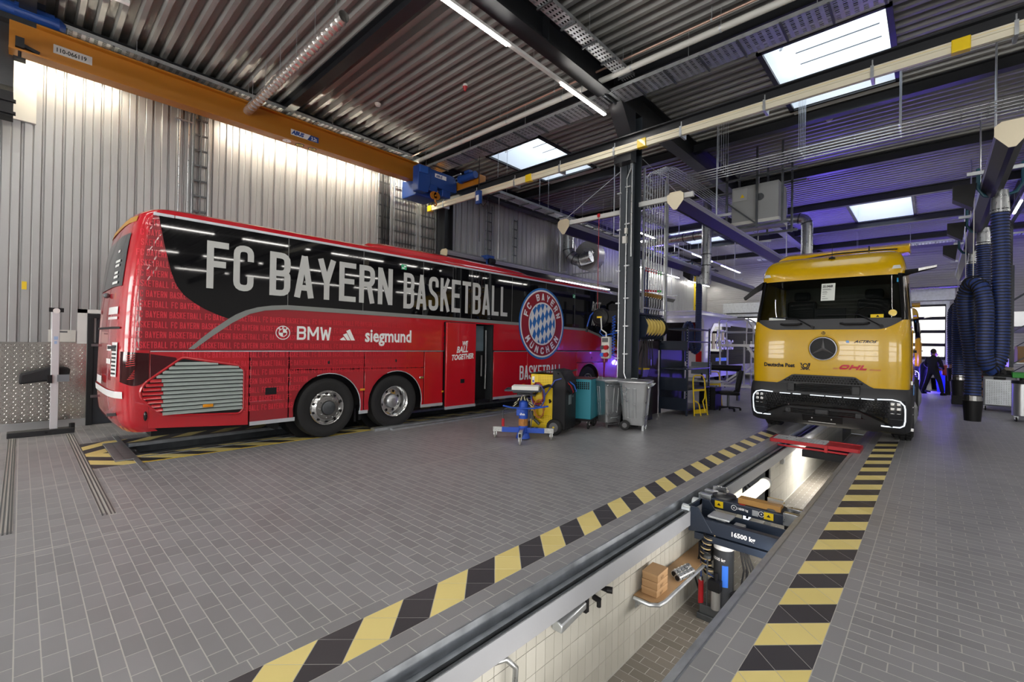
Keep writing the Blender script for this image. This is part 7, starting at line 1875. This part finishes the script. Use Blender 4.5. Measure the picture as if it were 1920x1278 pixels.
# ------------------------------------------------------------ people far back
def person(label, loc, rz, pose, shirt, trousers, hair):
    t = thing('person', label, 'person', loc, rz)
    J, E, Rr = pose
    me = bpy.data.meshes.new('body'); me.from_pydata([tuple(J[k]) for k in J], [(list(J).index(a), list(J).index(b)) for a, b in E], [])
    o = bpy.data.objects.new('body', me); COL.objects.link(o); o.parent = t
    sk = o.modifiers.new('skin', 'SKIN'); o.modifiers.new('sub', 'SUBSURF').levels = 1; o.modifiers['sub'].render_levels = 2
    for i, k in enumerate(J):
        me.skin_vertices[0].data[i].radius = (Rr[k]*1.0, Rr[k]*1.0)
    me.skin_vertices[0].data[list(J).index('pelvis')].use_root = True
    me.materials.append(shirt)
    # head, hair, hands, boots
    h = Vector(J['head'])
    hd = MB().sphere(h+Vector((0,0,.10)), .098, 16, 12, (.85,1.0,1.2)).sphere(h+Vector((0,-.10,.09)), .022, 8, 6, (.8,1,1.4)).sphere(h+Vector((.085,0,.10)), .025, 8, 6, (.5,.8,1.3)).sphere(h+Vector((-.085,0,.10)), .025, 8, 6, (.5,.8,1.3)).cyl(h+Vector((0,0,-.08)), h+Vector((0,0,.04)), .055)
    hd.obj('head', mat('skin_tone', (.42,.24,.17), .55), t, smooth=True)
    vs = MB().sphere(h+Vector((0,.012,.125)), .103, 16, 12, (.87,1.0,1.12)); keep = [v for v in vs.v]
    f2 = [f for f in vs.f if sum((Vector(vs.v[i])-h).z for i in f)/len(f) > .13 or sum((Vector(vs.v[i])-h).y for i in f)/len(f) > .035]
    hm = MB(); hm.add(vs.v, f2); hm.obj('hair', hair, t, smooth=True)
    for s in ('l','r'):
        w = Vector(J['hand_'+s]); d = (w-Vector(J['elbow_'+s])).normalized(); hb = MB().sphere(w+d*.04, .04, 10, 8, (.7,.7,1.1))
        sd = d.orthogonal().normalized()
        for q in range(4): a = w+d*.06+sd*(q-1.5)*.017; hb.tube([a, a+d*.045, a+d*.07+Vector((0,-.015,0))], [.010,.009,.007], 6)
        hb.tube([w+d*.02+sd*.03, w+d*.05+sd*.055, w+d*.075+sd*.06],[.011,.010,.008],6); hb.obj('hand', MATS['skin_tone'], t, smooth=True)
        f = Vector(J['ankle_'+s]); MB().loft([[(f.x+x*.05,f.y+.07,0),(f.x+x*.05,f.y+.07,.09)][::1] if 0 else (f.x+x,f.y+yy,z) for x,yy,z in ()] for _ in ()) if False else None
        fm = MB().loft([[(f.x-w_,f.y+yy,0),(f.x+w_,f.y+yy,0),(f.x+w_,f.y+yy,hh*.7),(f.x+w_*.6,f.y+yy,hh),(f.x-w_*.6,f.y+yy,hh),(f.x-w_,f.y+yy,hh*.7)] for yy, w_, hh in ((.075,.04,.10),(.0,.045,.12),(-.1,.05,.07),(-.19,.035,.045))]); fm.obj('shoe', m_black, t, smooth=True)
    return t
def stand(lean=0, spread=.12, armf=.1):
    J = {'pelvis':(0,0,.93),'waist':(0,.0,1.08),'chest':(0,lean*.4,1.30),'neck':(0,lean*.6,1.47),'head':(0,lean*.6-.02,1.54)}
    E = [('pelvis','waist'),('waist','chest'),('chest','neck'),('neck','head')]
    R = {'pelvis':.155,'waist':.145,'chest':.165,'neck':.075,'head':.05}
    for s, k in (('l',-1),('r',1)):
        J['hip_'+s] = (k*.10,0,.86); J['knee_'+s] = (k*(.10+spread*.5),-.02-.12*spread*k,.49); J['ankle_'+s] = (k*(.10+spread),.02-.25*spread*k,.09)
        J['sho_'+s] = (k*.19,lean*.5,1.40); J['elbow_'+s] = (k*.27,-.02+lean*.3,1.13); J['hand_'+s] = (k*.20,-armf-.1,.98)
        E += [('pelvis','hip_'+s),('hip_'+s,'knee_'+s),('knee_'+s,'ankle_'+s),('chest','sho_'+s),('sho_'+s,'elbow_'+s),('elbow_'+s,'hand_'+s)]
        R.update({'hip_'+s:.105,'knee_'+s:.078,'ankle_'+s:.062,'sho_'+s:.075,'elbow_'+s:.056,'hand_'+s:.038})
    return J, E, R
m_wear = mat('black_workwear', (.010,.011,.014), .85); m_wear2 = mat('navy_workwear', (.012,.016,.04), .85); m_hair = mat('dark_brown_hair', (.02,.012,.008), .7)
person('man in black workwear seen from behind, legs apart, far beyond the truck', (.0,24.1,0), PI-.5, stand(0,.26,.15), m_wear, m_wear, m_hair)
J, E, R_ = stand(-.3,.12,.4)
for k in ('chest','neck','head','sho_l','sho_r'): J[k] = (J[k][0], J[k][1]-.25*(J[k][2]-1.0), J[k][2]-.10)
person('person in navy workwear leaning forward, mostly hidden behind the standing man', (-.30,25.0,0), PI/2-.2, (J,E,R_), m_wear2, m_wear2, m_hair)
# ------------------------------------------------------------ right side and far end
t = thing('blue_tub', 'dark blue tub table with small white bottles on it, beside the standing man', 'tub', (.55,26.2,0)); MB().loft([[(x,y,z) for x, y in rrect(-w,-.5,w,.5,.08)] for z, w in ((0,.42),(.85,.5))]).obj('tub', mat('deep_blue_plastic', (.01,.03,.30), .4), t, smooth=True); MB().box((-.52,-.52,.85),(.52,.52,.89)).obj('rim', m_navy, t)
for k, x in enumerate((-.15,.0,.12,.3)): 
    o = thing('bottle', '%s white bottle standing on the blue tub table' % ['first','second','third','fourth'][k], 'bottle', (.55+x,26.1,.89)); MB().lathe([(0,0),(.04,0),(.04,.12),(.015,.17),(.015,.22),(0,.22)], (0,0,0), 'z', 12).obj('body', m_offw, o, smooth=True); MB().cyl((0,0,.22),(0,0,.25),.018,n=10).obj('cap', m_blue, o)
t = thing('potted_plant', 'tall grassy potted plant near the far glazed gate', 'plant', (.12,27.4,0)); MB().lathe([(0,0),(.16,0),(.2,.5),(.18,.5)], (0,0,0), 'z', 16).obj('pot', m_black, t, smooth=True)
b = MB()
for k in range(60):
    a = rnd.random()*2*PI; r = rnd.uniform(.05,.32); hgt = rnd.uniform(.9,1.6); c0 = Vector((math.cos(a)*.08,math.sin(a)*.08,.5)); c1 = Vector((math.cos(a)*r,math.sin(a)*r,.2+hgt)); sd = Vector((-math.sin(a),math.cos(a),0))*.012
    b.add([c0-sd,c0+sd,(c0+c1)/2+sd+Vector((0,0,.1)),c1,(c0+c1)/2-sd+Vector((0,0,.1))],[(0,1,2,4),(4,2,3)])
b.obj('leaves', mat('leaf_green', (.06,.16,.03), .6), t, kind='stuff')
t = thing('cooler_box', 'black pump unit with gauge standing below the blue hoses', 'pump', (.62,19.9,0)); MB().box((-.2,-.25,.05),(.42,.3,.42)).obj('tank', m_black, t, bevel=.02); MB().cyl((.02,-.1,.42),(.02,-.1,.95),.14,n=16).cb((.02,-.1,.7),(.36,.3,.25)).obj('motor', m_steel, t, bevel=.01); MB().box((.0,-.27,.6),(.1,-.255,.72)).obj('gauge_plate', m_offw, t); MB().tube([(-.2,.2,.4),(-.22,.2,.95),(-.1,.2,1.0)],.015,6).obj('handle', m_zinc, t)
t = thing('low_red_machine', 'red low machine body standing behind the hanging blue hoses', 'machine', (1.15,24.5,0)); MB().box((-.9,-.3,.75),(.9,.4,1.15)).obj('red_body', m_red, t, bevel=.04); MB().box((-.8,-.25,0),(.8,.35,.75)).obj('base', m_black, t); MB().box((.1,-.31,.35),(.4,-.26,.62)).box((.1,-.31,.05),(.4,-.26,.28)).obj('wooden_drawers', m_wood, t)
t = thing('tool_trolley', 'grey perforated tool trolley with dark work jacket on top', 'tool trolley', (1.42,19.3,0), -.08)
MB().box((-.33,-.28,.14),(.33,.28,1.0)).obj('cabinet', mat('trolley_grey', (.25,.26,.28), .4, .2), t, bevel=.02); MB().box((-.28,-.29,.18),(.28,-.28,.90)).obj('perforated_front', m_galv, t)
b = MB()
for j in range(13):
    for i in range(11): b.box((-.25+i*.047,-.2925,.22+j*.05),(-.235+i*.047,-.2895,.235+j*.05))
b.obj('perforation', m_galvd, t, kind='stuff'); MB().box((-.36,-.31,1.0),(.36,.31,1.05)).box((-.12,-.31,.90),(.12,-.285,.97)).obj('top_tray', m_black, t, bevel=.012)
for x, y in ((-.28,-.22),(.28,-.22),(-.28,.22),(.28,.22)): castor(t, x, y, .06, .13, m_rubber)
t = thing('work_jacket', 'crumpled dark jacket with beige lining lying on the grey trolley', 'jacket', (1.42,19.3,1.05)); 
def lump(seed, sx, sy, sz):
    r = random.Random(seed); b = MB().sphere((0,0,0), 1, 22, 12); out = []
    for x, y, z in b.v:
        k = 1+.22*math.sin(5*x+seed)+.18*math.sin(7*y+2*seed)+.12*math.sin(9*z+x*4); out.append((x*sx*k, y*sy*k, max(0,z*sz*k)))
    b.v = out; return b
lump(1,.30,.22,.15).obj('jacket', mat('dark_cloth', (.025,.025,.027), .9), t, smooth=True); q = lump(3,.18,.12,.11); q.v = [(x+.05,y,z+.12) for x,y,z in q.v]; q.obj('lining', mat('beige_cloth', (.30,.27,.23), .9), t, smooth=True)
t = thing('steel_bin', 'round brushed steel bin on castors at the right picture edge', 'bin', (1.60,16.7,0)); MB().cyl((0,0,.14),(0,0,.93),.17,n=26).obj('barrel', m_alu, t, smooth=True, bevel=.01); MB().cyl((0,0,.93),(0,0,1.0),.18,.175,26).obj('lid', m_black, t, bevel=.01)
for k in range(4): a = PI/4+k*PI/2; castor(t, .13*math.cos(a), .13*math.sin(a), .05, .12, m_rubber)
t = thing('green_crate', 'bright green box on the black topped cabinet behind the steel bin', 'crate', (1.78,19.0,.98)); MB().box((-.15,-.15,0),(.25,.15,.14)).obj('box', m_gr, t, bevel=.01); MB().box((-.15,-.15,.14),(.25,.15,.16)).obj('lid', mat('darker_green_plastic', (.02,.25,.03), .4), t)
t = thing('low_cabinet', 'black low cabinet behind the steel bin', 'cabinet', (2.05,19.0,0)); MB().box((-.25,-.2,.05),(.4,.3,.98)).obj('carcass', m_black, t, bevel=.01); MB().box((-.22,-.215,.1),(.37,-.2,.9)).obj('door', m_steel, t)
def rack(label, x, y0, n, zs):
    t = thing('pallet_rack', label, 'rack', (x,y0,0))
    for k in range(n+1):
        for xx in (0,1.1): MB().box((xx-.05,k*2.5-.05,0),(xx+.05,k*2.5+.05,4.4)).obj('upright', m_navy, t)
        b = MB()
        for q in range(4): b.bar((0,k*2.5,.3+q*1.0),(1.1,k*2.5,1.2+q*1.0),.03)
        b.obj('bracing', m_navy, t)
    for z in zs:
        for xx in (0,1.1): MB().box((xx-.03,0,z-.13),(xx+.03,n*2.5,z)).obj('beam', m_navy, t)
    for z in zs[:-1]:
        for k in range(n*2): MB().box((.05,k*1.25+.1,z),(1.05,k*1.25+1.1,z+.02)).obj('shelf_board', m_galv, t)
    return t
rack('dark pallet rack at the far right beyond the blue hoses', 1.78, 21.0, 3, (1.35,2.5,3.9))
src = None
for k, (y, z, m) in enumerate(((21.5,1.37,m_card),(22.6,2.52,m_alu),(23.4,1.37,m_alu),(24.9,2.52,m_card),(26.4,1.37,m_wood),(22.3,.0,m_black),(25.2,.0,m_galvd))):
    t = thing('stored_carton', ['brown carton low in the near bay of the pallet rack','silver crate higher in the near bay of the pallet rack','silver crate low in the near bay of the pallet rack','brown carton higher in the middle bay of the pallet rack','wooden case low in the far bay of the pallet rack','black case on the floor under the pallet rack','grey case on the floor under the pallet rack'][k], 'box', (2.33,y,z if z else .0))
    MB().box((-.4,-.35,0),(.4,.35,.5)).obj('body', m, t, bevel=.01); MB().box((-.41,-.36,.44),(.41,.36,.51)).obj('lid', m, t)
t = thing('signal_lamp', 'round amber signal lamp on the far wall beside the glazed gate', 'signal lamp', (.95,32.88,2.4)); MB().box((-.2,0,-.2),(.2,.1,.2)).obj('housing', m_black, t, bevel=.03); MB().cyl((0,-.08,0),(0,0,0),.16,n=18).obj('lens', mat('amber_lens', (.75,.28,.01), .2), t)
t = thing('gate_controller', 'grey control box with yellow label below the amber signal lamp', 'control box', (.95,32.84,1.15)); MB().box((-.2,0,-.3),(.2,.15,.3)).obj('box', m_galvd, t, bevel=.02); MB().box((-.12,-.01,-.05),(.12,0,.2)).obj('label', m_yelp, t)
t = thing('far_heater', 'round dark heating tubes running under the far roof by the gates', 'heater', (-6,31.5,4.9)); MB().cyl((0,0,0),(8,0,0),.07,n=10).cyl((0,.2,0),(8,.2,0),.07,n=10).obj('tubes', m_zinc, t); MB().box((-.3,-.1,-.1),(0,.3,.1)).obj('burner', m_black, t); MB().cyl((1,.1,.0),(1,.1,2.35),.02,n=6).cyl((7,.1,.0),(7,.1,2.35),.02,n=6).obj('hanger_rods', m_galv, t)
t = thing('grey_air_terminal', 'dark slatted lamp panel hanging beneath the roof left of the truck cab', 'air terminal', (-8.0,20.5,5.2)); MB().box((-.6,-1.6,0),(.6,1.6,.06)).obj('frame', m_steel, t)
b = MB()
for k in range(5): b.box((-.5,-1.5+k*.62,-.02),(.5,-1.1+k*.62,.0))
b.obj('panels', m_offw, t); MB().cyl((0,-1.5,0),(0,-1.5,2.05),.02,n=6).cyl((0,1.5,0),(0,1.5,2.05),.02,n=6).obj('hanger_rods', m_galv, t)
print('OBJECTS', len(bpy.data.objects), 'TRIS', sum(len(o.data.polygons) for o in bpy.data.objects if o.type == 'MESH'))
# ------------------------------------------------------------ pieces built in one go become parts of their own
def pieces(me):
    n = len(me.vertices); par = list(range(n))
    def fd(a):
        while par[a] != a: par[a] = par[par[a]]; a = par[a]
        return a
    for e in me.edges: par[fd(e.vertices[0])] = fd(e.vertices[1])
    g = {}
    for i in range(n): g.setdefault(fd(i), []).append(i)
    bx = []
    for vs in g.values():
        co = [me.vertices[i].co for i in vs]
        bx.append([[min(c[k] for c in co)-.002 for k in range(3)], [max(c[k] for c in co)+.002 for k in range(3)], vs])
    merged = True                                     # pieces that touch stay together
    while merged and len(bx) > 1:
        merged = False; out = []
        for b in bx:
            for o in out:
                if all(b[0][k] <= o[1][k] and o[0][k] <= b[1][k] for k in range(3)):
                    o[0] = [min(b[0][k], o[0][k]) for k in range(3)]; o[1] = [max(b[1][k], o[1][k]) for k in range(3)]; o[2] += b[2]; merged = True; break
            else: out.append(b)
        bx = out
    return [b[2] for b in bx]
KEEP = ('lettering','chevron','letter','print','glass','cables','tread','lozenges','tiles','channel_lips','rubber_lips')
done = {}
for o in list(bpy.data.objects):
    if o.type != 'MESH' or o.parent is None or o.get('kind') or o.data.users > 1: continue
    nm = o.name.split('.')[0]
    if any(k in nm for k in KEEP) or not (nm.endswith('s') or nm in ('opener','coupling','jack_rails','hose_hooks','body')) or nm.endswith('ss') or len(o.data.vertices) > 6000: continue
    ps = pieces(o.data)
    if not 1 < len(ps) <= 70: continue
    base = nm[:-1] if nm.endswith('s') else nm
    for e in ('boxe','nee'): pass
    me = o.data
    for q in ps:
        idx = {v: i for i, v in enumerate(q)}; fs = [p for p in me.polygons if p.vertices[0] in idx]
        m2 = bpy.data.meshes.new(base); m2.from_pydata([me.vertices[i].co[:] for i in q], [], [[idx[v] for v in p.vertices] for p in fs])
        for mm in me.materials: m2.materials.append(mm)
        if fs and fs[0].use_smooth: m2.shade_smooth(); m2.set_sharp_from_angle(angle=.7)
        c = bpy.data.objects.new(base, m2); COL.objects.link(c); c.parent = o.parent; c.location = o.location; c.rotation_euler = o.rotation_euler
        for md in o.modifiers:
            if md.type == 'BEVEL':
                b = c.modifiers.new('bevel', 'BEVEL'); b.width = md.width; b.segments = md.segments; b.limit_method = 'ANGLE'; b.angle_limit = .6
    for k in kids(o): k.parent = o.parent
    bpy.data.objects.remove(o)
print('OBJECTS', len(bpy.data.objects))
